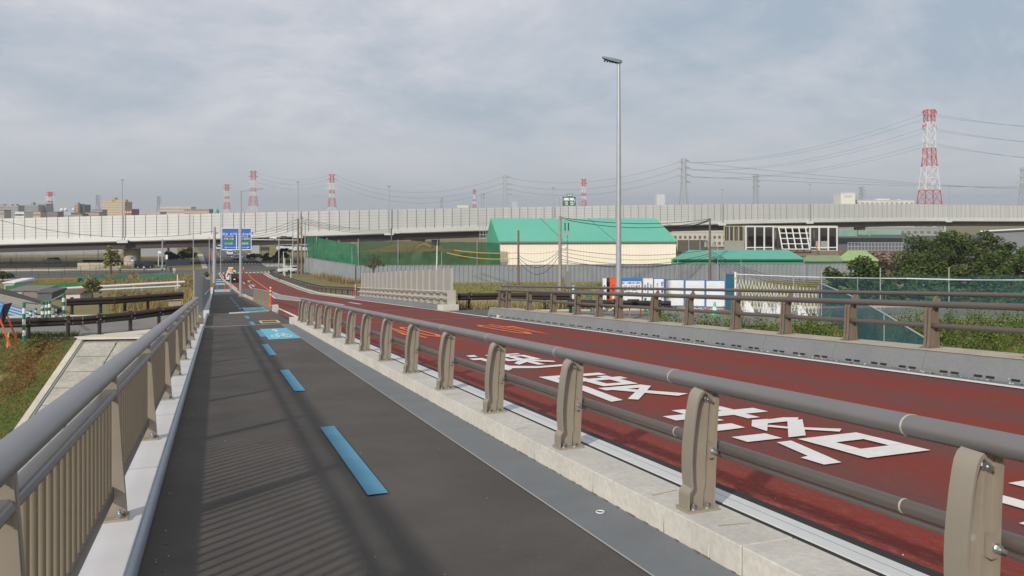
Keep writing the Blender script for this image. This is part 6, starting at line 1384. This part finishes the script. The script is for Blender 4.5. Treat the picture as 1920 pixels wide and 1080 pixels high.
gcar('white station wagon parked behind the guardrail right of the crossroads', 541, 511.5, .15, L=4.8, Wd=1.8, H=1.6, paint=(228, 228, 228), kind='suv')
gcar('white van parked far right of the crossroads under the viaduct', 533, 470, .1, L=5.5, Wd=1.9, H=2.4, paint=(224, 226, 228), kind='van'); gcar('white delivery van parked left of the green net under the viaduct', 566, 472, .1, L=6, Wd=2, H=2.6, paint=(220, 222, 224), kind='van')
gcar('dark small car near the far sidewalk left of the carriageway', 355, 482, .4, paint=(70, 76, 92), name='moving_car')
# ================================================================== PEOPLE
def person(label, loc, ang, top=(40, 90, 150), legs=(60, 60, 70), pose='stand', hat=None, H=1.68, group=None):
    s = H / 1.7; me = bpy.data.meshes.new('person')
    lg = ((.09, 0), (-.09, 0)) if pose == 'stand' else ((.09, .22), (-.09, -.2))
    if pose == 'sit':
        V = [(0, 0, .9), (0, 0, 1.15), (0, -.02, 1.38), (0, -.02, 1.48), (0, -.03, 1.6), (.2, 0, 1.36), (.26, -.2, 1.15), (.24, -.45, 1.1), (-.2, 0, 1.36), (-.26, -.2, 1.15), (-.24, -.45, 1.1), (.1, -.02, .88), (.16, -.38, .8), (.15, -.3, .35), (.15, -.42, .3), (-.1, -.02, .88), (-.16, -.38, .8), (-.15, -.3, .35), (-.15, -.42, .3)]
    else:
        V = [(0, 0, .92), (0, 0, 1.15), (0, 0, 1.38), (0, 0, 1.47), (0, -.02, 1.6), (.19, 0, 1.38), (.25, .03, 1.12), (.24, -.08, .86), (-.19, 0, 1.38), (-.25, -.03, 1.12), (-.24, -.1, .88), (.09, 0, .88), (.09 + 0, lg[0][1] * .6 - .02, .48), (.09, lg[0][1], .08), (.09, lg[0][1] - .14, .03), (-.09, 0, .88), (-.09, lg[1][1] * .6 - .02, .48), (-.09, lg[1][1], .08), (-.09, lg[1][1] - .14, .03)]
    E_ = [(0, 1), (1, 2), (2, 3), (3, 4), (2, 5), (5, 6), (6, 7), (2, 8), (8, 9), (9, 10), (0, 11), (11, 12), (12, 13), (13, 14), (0, 15), (15, 16), (16, 17), (17, 18)]
    rad = [.14, .14, .15, .055, .105, .065, .05, .035, .065, .05, .035, .09, .065, .045, .04, .09, .065, .045, .04]
    me.from_pydata([(x * s, y * s, z * s) for x, y, z in V], E_, []); o = bpy.data.objects.new('person', me); COL.objects.link(o)
    md = o.modifiers.new('skin', 'SKIN'); 
    for i, r_ in enumerate(rad): me.skin_vertices[0].data[i].radius = (r_ * s, r_ * s * (.8 if i < 3 else 1))
    me.skin_vertices[0].data[0].use_root = True
    o.modifiers.new('sub', 'SUBSURF').levels = 1
    m2 = bpy.data.meshes.new_from_object(o.evaluated_get(bpy.context.evaluated_depsgraph_get())); bpy.data.objects.remove(o)
    m2.materials.clear()
    for m in (mat('skin', (196, 150, 122), .7), mat('cloth_%d_%d_%d' % top, top, .85), mat('cloth_%d_%d_%d' % legs, legs, .85), black_m): m2.materials.append(m)
    for p in m2.polygons:
        z = p.center[2] / s; x = abs(p.center[0]) / s; hand = x > .2 and z < .9 and pose != 'sit' or (pose == 'sit' and p.center[1] < -.42 and z > 1.0)
        p.material_index = 0 if z > 1.46 or hand else (1 if z > .93 else (3 if z < .1 else 2)); p.use_smooth = True
    o = bpy.data.objects.new('person', m2); COL.objects.link(o); o.location = loc; o.rotation_euler = (0, 0, ang); tag(o, label, 'person', group)
    hd = MB()
    for q in range(6):
        a0, a1 = q * math.pi / 12, (q + 1) * math.pi / 12; hd.tube([(0, 0, 1.6 * s + .13 * s * math.sin(a0)), (0, 0, 1.6 * s + .13 * s * math.sin(a1))], [.125 * s * math.cos(a0) + .003, .125 * s * math.cos(a1) + .003], 12, cap=False)
    h = hd.build('helmet' if hat else 'hair', mat('hat_%d_%d_%d' % hat, hat, .5) if hat else mat('dark_hair', (36, 30, 28), .8)); h.parent = o
    return o
def gperson(label, u, v, ang, **k):
    p = WG(u, v, GZ); return person(label, (p[0], p[1], GZ), ang, **k)
gperson('person in light blue top and pale helmet at the kerb left of the crossroads', 304, 511, .3, top=(120, 190, 214), hat=(220, 224, 228)); gperson('person in blue clothing leaning beside the light blue one, left of the crossroads', 311, 509, .8, top=(60, 120, 160), pose='walk')
gperson('person in dark clothing standing third from the left by the crossroads', 320, 512, 0, top=(50, 52, 62)); gperson('person in a white top standing rightmost by the crossroads', 327, 515, .2, top=(214, 216, 210), legs=(170, 190, 180)); gperson('person in dark blue kneeling height by the green net strips at the left', 225, 514, 1.2, top=(40, 46, 70), hat=(40, 42, 48), H=1.5)
gperson('white topped person half hidden behind the black fence right of the pier', 270, 511, .5, top=(220, 222, 226), pose='walk'); gperson('person in white standing far left by the dark hedge under the viaduct', 21, 497, 0, top=(216, 218, 220))
wk = W(1531, 468, 203); person('worker in orange clothing standing inside the station shell', (wk[0], wk[1], W(1531, 470, 203)[2]), .4, top=(216, 130, 60), legs=(180, 110, 60), hat=(226, 200, 120))
bx_, by_ = 5.7, 199.0; bike = root('motor_scooter', 'red scooter ridden by the rider in orange at the stop line', 'scooter', (bx_, by_, GZ))
for dy in (-.6, .6): b = MB(); b.tube([(bx_ - .05, by_ + dy, GZ + .25), (bx_ + .05, by_ + dy, GZ + .25)], .25, 14); b.build('wheel', tyre_m, bike)
b = MB(); b.obox((bx_, by_ - .25, GZ + .35), .32, .85, .4); b.obox((bx_, by_ + .5, GZ + .35), .35, .15, .65); b.build('body', red_m, bike); b = MB(); b.obox((bx_, by_ - .55, GZ + .8), .4, .4, .4); b.build('delivery_box', mat('box_red', (200, 70, 50), .5), bike)
person('rider in orange clothing and white helmet on the scooter at the stop line', (bx_, by_ - .05, GZ - .1), math.pi, top=(222, 84, 48), legs=(60, 56, 60), pose='sit', hat=(228, 226, 222))
for k, (u, v) in enumerate(((346, 484), (350, 489))): pass
# ================================================================== LEFT MIDDLE DISTANCE
# black mesh fences along the cross street
fence_bk = mat('fence_black', (46, 46, 48), .7)
def rail_fence(label, pts, h, step, rails=(0.15, .55, 1.0), w=.07, m=fence_bk, name='street_fence'):
    r = root(name, label, 'fence', pts[0]); b = MB(); q = MB()
    for (x0, y0, za), (x1, y1, zb) in zip(pts, pts[1:]):
        L = math.hypot(x1 - x0, y1 - y0); n = max(1, int(L / step))
        for i in range(n): t = i / n; p = (x0 + (x1 - x0) * t, y0 + (y1 - y0) * t, za + (zb - za) * t); b = MB(); b.bar(p, (p[0], p[1], p[2] + h), w); b.build('post', m, r)
        for k in rails: q.bar((x0, y0, za + h * k), (x1, y1, zb + h * k), w * .8)
    q.build('rails', m, r); return r
def PG(u, v, z=G): return WG(u, v, z)
rail_fence('black street fence in front of the light sidewalk at the left', [PG(-60, 520), PG(60, 518), PG(180, 514), PG(305, 511)], 1.9, 3.0)
rail_fence('taller thin black fence behind the sidewalk, below the left viaduct', [PG(-60, 499), PG(60, 499), PG(145, 498)], 2.4, 2.6)
rail_fence('thin grey fence at the far edge of the field under the viaduct', [PG(-60, 487), PG(90, 486), PG(222, 484)], 2.6, 4.2, w=.09, m=galv)
rail_fence('thin pale fence across the dry field under the viaduct', [PG(-60, 480), PG(222, 478)], 1.8, 7, rails=(.1, .9), w=.1, m=galv)
rail_fence('black fence before the grass strips at the left, nearest to the camera', [PG(-40, 531), PG(28, 529), PG(200, 522), PG(300, 517)], 1.7, 4.2, rails=(.5, 1.0), w=.06)
rail_fence('black railing near the round viaduct pier', [PG(168, 505), PG(205, 504.5), PG(290, 503.5)], 1.9, 1.9)
rail_fence('dark railing left of the far carriageway', [PG(318, 495), PG(350, 494), PG(384, 492)], 1.6, 1.4)
rail_fence('dark fence on the far right corner of the crossroads', [PG(497, 502), PG(531, 500)], 1.8, 1.2); 
def gwall(name, label, u0, v0, u1, v1, h, m, cat='wall', th=.3, z=G):
    a, c = PG(u0, v0, z), PG(u1, v1, z); d = np.array((c[0] - a[0], c[1] - a[1])); d /= np.linalg.norm(d); n = np.array((-d[1], d[0])) * th
    b = MB(); P = [(a[0], a[1]), (c[0], c[1]), (c[0] + n[0], c[1] + n[1]), (a[0] + n[0], a[1] + n[1])]
    b.hexa([(*p, z) for p in P] + [(*p, z + h) for p in P]); return tag(b.build(name, m, loc=(a[0], a[1], z)), label, cat)
gwall('low_wall', 'beige low concrete wall left of the round viaduct pier', 145, 504, 226, 503.5, 1.5, mat('beige_wall', (176, 166, 146), .9, var=.08, scale=.4))
gwall('hedge', 'long dark clipped hedge below the silver car', -60, 503, 145, 501, 1.0, mat('hedge_dark', (48, 50, 42), .95, var=.3, scale=1.2), 'hedge', 1.2)
gwall('hedge', 'dark green clipped hedge behind the beige low wall', 155, 495, 223, 495, 1.1, mat('hedge_green', (58, 66, 44), .95, var=.3, scale=1.2), 'hedge', 1.0)
gwall('barrier_wall', 'dark blue grey screen wall left of the far carriageway', 312, 499, 356, 497, 1.7, mat('barrier_blue_grey', (72, 80, 96), .8))
gwall('far_wall', 'pale sound wall beyond the field behind the left viaduct', -80, 480, 228, 476, 3.3, mat('far_wall_grey', (160, 158, 160), .8, var=.04), 'wall')
gwall('far_wall', 'pale panel wall behind the signal pole right of the pier', 254, 481, 332, 480, 4.6, mat('far_wall_light', (156, 160, 164), .8, var=.04), 'wall')
gwall('far_wall', 'grey panel wall right of the blue sign under the viaduct', 471, 478, 486, 478, 3.6, MATS['far_wall_light'], 'wall')
for i, (u0, v0, u1, v1, h, lab) in enumerate(((144, 529, 163, 528.5, 1.2, 'leftmost green debris net strip on the dry grass bank'), (172, 528, 197, 527, 1.2, 'green debris net strip just left of the street tree'), (215, 527, 240, 526, 1.2, 'short green debris net strip right of the street tree'), (262, 526, 328, 524, 1.2, 'longest and rightmost green debris net strip on the dry bank'))):
    gwall('net_strip', lab, u0, v0, u1, v1, h, mat('net_strip_green', (58, 122, 98), .85, var=.15, scale=.6), 'net', .05)
gwall('mesh_fence', 'long bright green mesh fence sloping across the left, behind the grey sheds', 10, 549, 158, 541, 1.25, mat('mesh_green', (62, 136, 84), .85, c2=(92, 150, 90), var=.12, scale=.5), 'fence', .05)
gwall('brown_bank', 'strip of dry brown soil behind the green mesh fence', 24, 534, 145, 531, .9, mat('brown_bank', (142, 112, 62), .95, c2=(112, 98, 54), var=.22, scale=.4), 'bank', 3)['kind'] = 'structure'
# long white double pipe
for k, (a, c, lab, rr) in enumerate(((PG(92, 553), PG(346, 538), 'upper one of the two long white pipes crossing the dry grass', .24), (PG(150, 556), PG(338, 546), 'lower one of the two long white pipes crossing the dry grass', .16))):
    r = root('pipe', lab, 'pipe', (a[0], a[1], G)); b = MB(); b.tube([(a[0], a[1], G + .95), (c[0], c[1], G + .95)], rr, 12); b.build('tube', whitem, r, smooth=True); b = MB()
    for t in (.1, .35, .6, .95): p = (a[0] + (c[0] - a[0]) * t, a[1] + (c[1] - a[1]) * t); b.obox((p[0], p[1], G), .3, .3, .8)
    b.build('support', galv, r)
x, y, z = PG(333, 541); b = MB(); b.cyl((x, y, G), .1, 2.6, 8); tag(b.build('slim_pole', whitem, loc=(x, y, G)), 'white post with pinkish top at the right end of the white pipes', 'post')
# sheds and stacked site material
def simple_shed(label, u0, u1, vb, ve, dd, wallm, roofm, name='site_shed', openf=False):
    D = 14.3 * FPX / (vb - HOR); a = np.array(W(u0, vb, D)); c = np.array(W(u1, vb, D)); h = (vb - ve) / FPX * D; n = np.array((SN, CS)) * dd; r = root(name, label, 'shed', tuple(a)); P = [(a[0], a[1]), (c[0], c[1]), (c[0] + n[0], c[1] + n[1]), (a[0] + n[0], a[1] + n[1])]
    b = MB(); b.hexa([(*p, G) for p in P] + [(*p, G + h) for p in P]); b.build('wall', wallm, r)
    e = .25; b = MB(); P2 = [(P[0][0] - e, P[0][1] - e), (P[1][0] + e, P[1][1] - e), (P[2][0] + e, P[2][1] + e), (P[3][0] - e, P[3][1] + e)]; b.hexa([(*p, G + h) for p in P2] + [(*p, G + h + .18 + (.3 if i > 1 else 0)) for i, p in enumerate(P2)]); b.build('roof', roofm, r)
    if openf:
        b = MB(); q0 = a[:2] + (c[:2] - a[:2]) * .12 - n / dd * .04; q1 = a[:2] + (c[:2] - a[:2]) * .9 - n / dd * .04; b.hexa([(*q, z) for z in (G + .2, G + h * .75) for q in (q0, q1, q1 + n / dd * .05, q0 + n / dd * .05)]); b.build('door', mat('shed_open_red', (150, 90, 84), .8, c2=(220, 214, 204), scale=.5), r)
    return r
sw_ = mat('shed_wall_grey', (120, 120, 118), .8, var=.08); srf = mat('shed_roof_grey', (116, 110, 106), .8, var=.08); srd = mat('shed_roof_dark', (88, 86, 84), .8, var=.1)
simple_shed('flat roofed grey shed with a reddish opening front at the left edge', 14, 43, 556, 546, 6, sw_, srf, openf=True); simple_shed('long grey flat shed to the right of the open fronted shed', 44, 73, 558, 545.5, 5, mat('shed_grey_mid', (126, 118, 116), .8), srf)
simple_shed('bluish dark container shed in front of the green mesh fence', 70, 97, 563, 549, 4, mat('container_dark', (84, 88, 96), .7, var=.08), srd); simple_shed('small white and brown cabin near the striped posts', 124, 150, 566, 551, 4, mat('cabin_white', (196, 192, 184), .8), mat('cabin_brown_roof', (110, 84, 66), .8)); simple_shed('pale shed with a sloping roof at the very left edge', 8, 26, 545, 531, 6, mat('shed_pale', (168, 172, 174), .8, var=.06), whitem)
def stackp(label, pts, D, m, th, name, cat, n=6):
    r = root(name, label, cat, W(pts[0][0], pts[0][1] + 20, D)); b = MB()
    for k in range(n):
        t = k / n; q = [W(u, v + th * t, D - k * .8) for u, v in pts]; b.bar(q[0], q[1], .65, .45, mi=k % len(m))
    b.build('planks', m, r); b = MB()
    for t in (.1, .5, .9): p = W(pts[0][0] + (pts[1][0] - pts[0][0]) * t, pts[0][1] + (pts[1][1] - pts[0][1]) * t, D); b.bar((p[0], p[1], G), (p[0], p[1], p[2]), .3)
    b.build('support', brown_m, r)
stackp('sloping beige plank stack at the left behind the striped posts', ((-30, 548), (100, 579)), 116, [mat('plank_beige', (176, 164, 146), .85, var=.12), mat('plank_grey', (146, 138, 126), .85, var=.1)], 14, 'plank_stack', 'planks')
stackp('sloping stack of blue and white sheets at the left behind the orange legged board', ((-30, 562), (66, 590)), 110, [mat('sheet_blue', (50, 126, 176), .6), mat('sheet_pale', (190, 204, 214), .6)], 20, 'sheet_stack', 'sheets', 7)
b = MB(); q = [W(-40, 538, 118), W(8, 549, 118), W(60, 566, 117), W(110, 583, 116)]
for p0_, p1_ in zip(q, q[1:]): b.bar(p0_, p1_, 1.4, .7)
tag(b.build('conveyor', mat('conveyor_dark', (66, 62, 60), .8), loc=tuple(q[0])), 'dark sloping conveyor above the beige plank stack at the left edge', 'conveyor')
# striped posts of the levee crown, left
for u, vb, h, lab, r_ in ((45, 640, 1.45, 'green and white striped post nearest the camera, before the near guardrail', .055), (80, 607, .95, 'striped post left of the pair behind the near guardrail', .07), (87, 607, .95, 'striped post, middle of the cluster behind the near guardrail', .05), (93, 607, 1.0, 'striped post, right one of the cluster behind the near guardrail', .06), (119, 604, 1.25, 'tall striped post at the left end of the far guardrail', .07), (57.5, 608, .6, 'short striped post left of the cluster', .055), (67, 607, .68, 'plain green post beside the short striped one', .05), (105, 605, .7, 'thin striped post between the cluster and the tall one', .035)):
    striped_post(lab, u, vb, h * 1.0, group='green and white striped safety posts', r=r_, n=7)
for (u0, v0, h0), (u1, v1, h1), lab in (((45, 636, 1.4), (70, 607, .85), 'sloping green pipe from the nearest striped post'), ((92, 607, .95), (119, 604, 1.2), 'upper sloping green pipe joining the cluster to the tall striped post'), ((95, 607, .1), (119, 604, .45), 'lower sloping green pipe joining the cluster to the tall striped post')):
    a, c = WG(u0, v0, ZC), WG(u1, v1, ZC); b = MB(); b.tube([(a[0], a[1], ZC + h0), (c[0], c[1], ZC + h1)], .035, 8); tag(b.build('pipe_barrier', mat('grey_green_pipe', (120, 150, 140), .5), loc=(a[0], a[1], ZC)), lab, 'barrier')
# easel board with orange legs, seen from behind
e0 = sl(0, 33.6); ex0 = -7.55; ey0 = 33.9 - .25 * ex0; ez0 = sl(ex0, 33.9)[2]
es = root('easel_sign', 'sign board with dark back on splayed orange legs on the grass at the left edge', 'sign', (ex0, ey0, ez0))
Q = lambda u, v, D: W(u, v, D)
b = MB(); b.bar(Q(0, 598, 30.2), Q(19, 650, 29.8), .045); b.bar(Q(13, 590, 30.6), Q(33, 642, 30.9), .045); b.bar(Q(14, 628, 30.3), Q(32, 640, 30.8), .03); b.build('leg', mat('easel_orange', (206, 92, 40), .6), es)
b = MB(); b.bar(Q(16, 624, 30), Q(13.5, 652, 29.9), .05); b.bar(Q(31, 622, 30.9), Q(30, 640, 30.9), .04); b.build('stake', wood_m, es)
b = MB(); a_ = [Q(-8, 622, 30.4), Q(8, 604, 30.3), Q(23, 567.5, 30.6), Q(7, 571, 30.2)]; b.poly(a_, (-.05, -.04, 0)); b.build('panel', mat('board_back_dark', (52, 54, 70), .7), es)
b = MB(); b.poly([Q(-12, 598, 29.9), Q(2, 588, 29.9), Q(8, 571, 29.95), Q(-6, 571, 29.9)], (-.03, -.05, 0)); b.build('panel', mat('board_blue_face', (60, 140, 200), .6), es)
# ================================================================== TREES AND GREENERY
def leaves(centers, radii, counts, size, dirbias=.3):
    """many small leaf quads gathered round clump centres -> verts, faces"""
    V = []
    for c, r, n in zip(centers, radii, counts):
        d = rng.normal(size=(n, 3)); d /= np.linalg.norm(d, axis=1)[:, None]; rad = rng.random(n) ** .45
        p = np.array(c) + d * rad[:, None] * np.array(r); s = size * (.6 + .8 * rng.random(n))
        a = rng.normal(size=(n, 3)); a[:, 2] *= .6; a /= np.linalg.norm(a, axis=1)[:, None]; t = np.cross(a, rng.normal(size=(n, 3))); t /= np.linalg.norm(t, axis=1)[:, None]
        a = a * s[:, None]; t = t * (s * .55)[:, None]
        V.append(np.stack([p - a * .5, p + t * .5 - a * .05, p + a * .5, p - t * .5 - a * .05], 1))
    V = np.concatenate(V); return V.reshape(-1, 3), len(V)
def leaf_mesh(name, V, n, mats_, parent=None, loc=None):
    me = bpy.data.meshes.new(name); off = np.array(parent.location) if parent is not None else (np.array(loc) if loc is not None else np.zeros(3))
    me.vertices.add(len(V)); me.vertices.foreach_set('co', (V - off).astype(np.float32).ravel()); me.loops.add(n * 4); me.loops.foreach_set('vertex_index', np.arange(n * 4, dtype=np.int32))
    me.polygons.add(n); me.polygons.foreach_set('loop_start', np.arange(0, n * 4, 4, dtype=np.int32)); me.polygons.foreach_set('loop_total', np.full(n, 4, dtype=np.int32))
    for m in mats_: me.materials.append(m)
    me.polygons.foreach_set('material_index', rng.integers(0, len(mats_), n).astype(np.int32)); me.update(); me.validate()
    o = bpy.data.objects.new(name, me); COL.objects.link(o)
    if parent is not None: o.parent = parent
    elif loc is not None: o.location = loc
    return o
def leafmats(tagn, cols): return [mat(f'leaf_{tagn}_{i}', c, .75, var=.28, scale=.5, spec=.3) for i, c in enumerate(cols)]
DKG = leafmats('dark', ((60, 80, 32), (46, 64, 28), (74, 92, 38), (84, 90, 42))); OLV = leafmats('olive', ((74, 84, 38), (60, 74, 34), (88, 90, 46), (54, 66, 32)))
bark = mat('bark_brown', (92, 78, 64), .95, var=.2, scale=3, stretch=(1, 1, .3))
def tree(name, label, x, y, z, H, Rr, mats_, n=6500, leaf=.42, clumps=46, squash=.7, trunk_h=.35, group=None, seed=1, cat='tree'):
    rr = random.Random(seed); r = root(name, label, cat, (x, y, z), group); b = MB(); tr = H * .028 + .05
    b.tube([(x, y, z), (x + rr.uniform(-.2, .2), y, z + H * trunk_h), (x + rr.uniform(-.4, .4), y + rr.uniform(-.3, .3), z + H * .8)], [tr, tr * .75, tr * .25], 10)
    C_, Rd = [], []
    for k in range(clumps):
        th = rr.uniform(0, 6.28); ph = math.asin(rr.uniform(-.75, 1)); q = rr.uniform(.45, .98)
        c = (x + Rr * q * math.cos(th) * math.cos(ph), y + Rr * q * math.sin(th) * math.cos(ph), z + H * (1 - squash / 2) - H * .02 + H * squash / 2 * q * math.sin(ph) * .95)
        s = Rr * rr.uniform(.14, .30); C_.append(c); Rd.append((s, s, s * .7))
        if k % 4 == 0: b.tube([(x, y, z + H * rr.uniform(trunk_h, .6)), ((x + c[0]) / 2, (y + c[1]) / 2, (z + H * .55 + c[2]) / 2), c], [tr * .4, tr * .25, tr * .08], 6)
    b.build('trunk', bark, r); w = [a[0] ** 2 for a in Rd]; cnt = [max(10, int(n * q / sum(w))) for q in w]; V, m_ = leaves(C_, Rd, cnt, leaf); leaf_mesh('crown', V, m_, mats_, r); return r
def tree_at(name, label, u, vtop, D, wpx, mats_, seed, **k):
    x, y, zt = W(u, vtop, D); zb = k.pop('zb', G); return tree(name, label, x, y, zb, zt - zb, wpx / 2 / FPX * D, mats_, seed=seed, **k)
tree_at('leafy_tree', 'big dark green tree, largest crown at the right in front of the viaduct', 1762, 425, 112, 165, DKG, 3, n=11000, squash=.85, clumps=70)
tree_at('leafy_tree', 'olive tinted tree just right of the big dark crown', 1842, 430, 118, 120, OLV, 4, n=8000, squash=.85, clumps=60); tree_at('leafy_tree', 'dark tree cut by the right edge of the photo', 1905, 447, 105, 120, DKG, 5, n=8000, squash=.85, clumps=60)
tree_at('leafy_tree', 'rounded bushy tree in front of the pale green roofed shed', 1612, 480, 96, 150, DKG, 6, n=9500, squash=.8, clumps=55); tree_at('leafy_tree', 'low bushy tree below the big dark crown', 1725, 492, 92, 110, DKG, 7, n=7000, squash=.8, clumps=55)
tree_at('leafy_tree', 'low olive bush right of the low bushy tree, behind the blue green net', 1800, 490, 90, 120, OLV, 8, n=6500, squash=.8, clumps=50); tree_at('leafy_tree', 'low dark bush at the right edge behind the blue green net', 1890, 500, 88, 120, DKG, 9, n=6500, squash=.85, clumps=50)
tree_at('leafy_tree', 'shrub seen through the blue green net left of the low bushy tree', 1578, 528, 84, 60, DKG, 10, n=3000, squash=.9, clumps=30)
tree_at('leafy_tree', 'dark shrub seen through the blue green net below the rounded bushy tree', 1660, 522, 82, 110, DKG, 21, n=5000, squash=.9, clumps=40); tree_at('leafy_tree', 'dark shrub seen through the net below the olive bush', 1770, 522, 80, 130, DKG, 22, n=5500, squash=.9, clumps=40); tree_at('leafy_tree', 'dark shrub seen through the net at the right edge', 1880, 524, 80, 120, DKG, 23, n=5500, squash=.9, clumps=40)
tree_at('bare_tree', 'twiggy half bare tree in front of the grey fence, left of the grey screen fence', 700, 474, 160, 44, leafmats('twig', ((92, 88, 66), (76, 70, 56))), 11, n=700, squash=.55, clumps=30, leaf=.3)
tree_at('conical_tree', 'slim pale green street tree by the round viaduct pier', 208, 459, 186, 32, leafmats('yellowgreen', ((132, 128, 74), (112, 114, 62), (150, 140, 88))), 12, n=2300, squash=.88, clumps=44, leaf=.45, trunk_h=.2); tree_at('conical_tree', 'slim young tree in front of the white pipes at the left', 174, 518, 134, 42, leafmats('yellowgreen', ()) if 0 else [MATS['leaf_yellowgreen_0'], MATS['leaf_yellowgreen_1'], MATS['leaf_olive_1']], 13, n=1100, squash=.8, clumps=30, leaf=.38, trunk_h=.25)
tree_at('bushy_tree', 'green bush by the slip of grass at the left edge behind the pale shed', 6, 508, 170, 40, OLV, 14, n=1400, clumps=20, leaf=.5, squash=.8)
for k, (u, vt_, D, w_, lab) in enumerate(((330, 472, 236, 48, 'green roadside shrubs right of the left signal pole'), (352, 464, 262, 34, 'olive tree at the bend of the far road'), (505, 474, 232, 36, 'scrubby green bush by the red and white shop sign'), (478, 475, 255, 26, 'olive bush right of the oncoming cars'), (530, 462, 245, 30, 'green street tree behind the far right corner of the crossroads'))):
    tree_at('roadside_shrub', lab, u, vt_, D, w_, OLV, 30 + k, n=900, clumps=20, leaf=.7, squash=.9, cat='shrub')
for k, (u, v, w_, h, lab) in enumerate(((540, 514, 7, 1.6, 'small dark shrub at the corner of the right verge near the crossroads'), (386, 515, 7, 1.6, 'small dark shrub beside the left screen fence end'))):
    p = WG(u, v, G + .6 if k == 0 else G + 1); tree('small_shrub', lab, p[0], p[1], terr(p[0], p[1]), 1.6, .8, DKG, n=500, clumps=10, leaf=.25, squash=.95, trunk_h=.1, seed=50 + k, cat='shrub')
def blades(name, N, sampler, h, w, mats_, lean=.35, nseg=1):
    P = np.array([sampler() for _ in range(N)]); a = rng.random(N) * 6.283; hh = h * (.5 + rng.random(N)); dx = np.stack([np.cos(a), np.sin(a), np.zeros(N)], 1) * w
    tip = P + np.stack([rng.normal(size=N) * lean * hh, rng.normal(size=N) * lean * hh, hh], 1)
    V = np.stack([P - dx, P + dx, tip + dx * .25, tip - dx * .25], 1).reshape(-1, 3); o = leaf_mesh(name, V, N, mats_); o['kind'] = 'stuff'; return o
# weeds on the riverside slope to the right, thick along the parapet
def weed_pt():
    while True:
        x = 12.0 + 30 * rng.random() ** 1.5; q = 34.4 - abs(rng.normal()) * 3.6
        if x > 11.9 and q > 18 and not (x < 16.5 and q > 33.0): break
    y = q - .25 * x; return x, y, terr(x, y)
WD = leafmats('weed', ((82, 104, 42), (62, 88, 34), (98, 118, 50), (108, 110, 56)))
cs, rs2, ct = [], [], []
for _ in range(1150):
    x, y, z = weed_pt(); s = rng.uniform(.25, .6); hgt = rng.uniform(.3, .85); cs.append((x, y, z + hgt * .6)); rs2.append((s, s, hgt)); ct.append(60)
V, n_ = leaves(cs, rs2, ct, .11); o = leaf_mesh('weeds', V, n_, WD); o['kind'] = 'stuff'
blades('weeds', 6000, weed_pt, .75, .02, WD, .45)
def lg():
    while True:
        x = rng.uniform(-13, -5.0); q = rng.uniform(26, 34.4)
        if x < eA(q) - .05: break
    return sl(x, q)
blades('grass', 26000, lg, .07, .010, leafmats('turf', ((88, 108, 44), (76, 96, 40), (112, 112, 56), (128, 104, 62))), .7)
def bare():
    while True:
        q = 32.9 + rng.normal() * .9; x = eA(q) - .75 - abs(rng.normal()) * .45 + .2 * math.sin(q * 3)
        if x < eA(q) - .08 and q < 34.3: return sl(x, q)
blades('grass', 6000, bare, .03, .016, leafmats('straw', ((186, 146, 102), (168, 126, 84), (150, 112, 72))), 2.2)
def lgc():
    x = rng.uniform(-12, -5.1); q = 34.6 + rng.normal() * .12; return x, q - .25 * x, -3.1
blades('grass', 2500, lgc, .14, .014, WD, .5)
dryc = leafmats('dry', ((168, 142, 96), (150, 124, 80), (124, 112, 62), (104, 104, 54)))
def emb_l():
    y = rng.uniform(60, 150); x = -1.2 - rng.uniform(0, 1) * 12; return x, y, terr(x, y)
blades('dry_grass', 9000, emb_l, 1.0, .05, dryc, .25)
def dry_l():
    p = WG(rng.uniform(205, 372), rng.uniform(556, 583), G); return p[0], p[1], max(terr(p[0], p[1]), G)
blades('dry_grass', 9000, dry_l, .95, .05, dryc, .25)
def dry_l2():
    p = WG(rng.uniform(150, 372), rng.uniform(517, 538), G); return p[0], p[1], max(terr(p[0], p[1]), G)
blades('dry_grass', 6000, dry_l2, .5, .07, dryc, .25)
def dry_r():
    x = rng.uniform(11.9, 22); q = 42.2 + abs(rng.normal()) * 2.2; y = q - .25 * x; return x, y, terr(x, y)
blades('dry_grass', 6000, dry_r, .6, .03, dryc, .3)
def mead():
    p = WG(rng.uniform(840, 1600), rng.uniform(532, 562), G); return p[0], p[1], G + .03
blades('meadow_grass', 14000, mead, .35, .07, leafmats('meadow', ((122, 124, 72), (138, 130, 84), (104, 110, 60))), .4)
def dry_f():
    t = rng.random(); k = rng.integers(0, 2); a_, c_ = (FA[1], FA[2]) if k else (FA[2], FB[1]); t *= 1 if k else .5; return a_[0] + (c_[0] - a_[0]) * t - rng.uniform(.4, 3), a_[1] + (c_[1] - a_[1]) * t - rng.uniform(.3, 2.5), G
blades('dry_grass', 1400, dry_f, .95, .05, dryc, .2)
cs = [(10.55 + rng.normal() * .06, 30.9 + rng.normal() * .25, rz(31) + rng.uniform(.05, .25)) for _ in range(14)]; V, n_ = leaves(cs, [(.12, .12, .12)] * 14, [40] * 14, .07); tag(leaf_mesh('weed_tuft', V, n_, WD, loc=(10.5, 30.9, rz(31))), 'small green weed growing where the parapet kerb ends', 'weed')

# ------------------------------------------------------------------ air
hz_ = MB(); hz_.box(-4200, -300, -14.5, 4200, 5000, 95); ho = hz_.build('haze', mat('haze_air', (200, 204, 210)), loc=None); ho['kind'] = 'stuff'
hm = MATS['haze_air']; nt_h = hm.node_tree; nt_h.nodes.clear(); pv = nt_h.nodes.new('ShaderNodeVolumePrincipled'); oh = nt_h.nodes.new('ShaderNodeOutputMaterial'); nt_h.links.new(pv.outputs[0], oh.inputs['Volume'])
pv.inputs['Color'].default_value = (.80, .84, .90, 1); pv.inputs['Density'].default_value = .0002; pv.inputs['Anisotropy'].default_value = .2
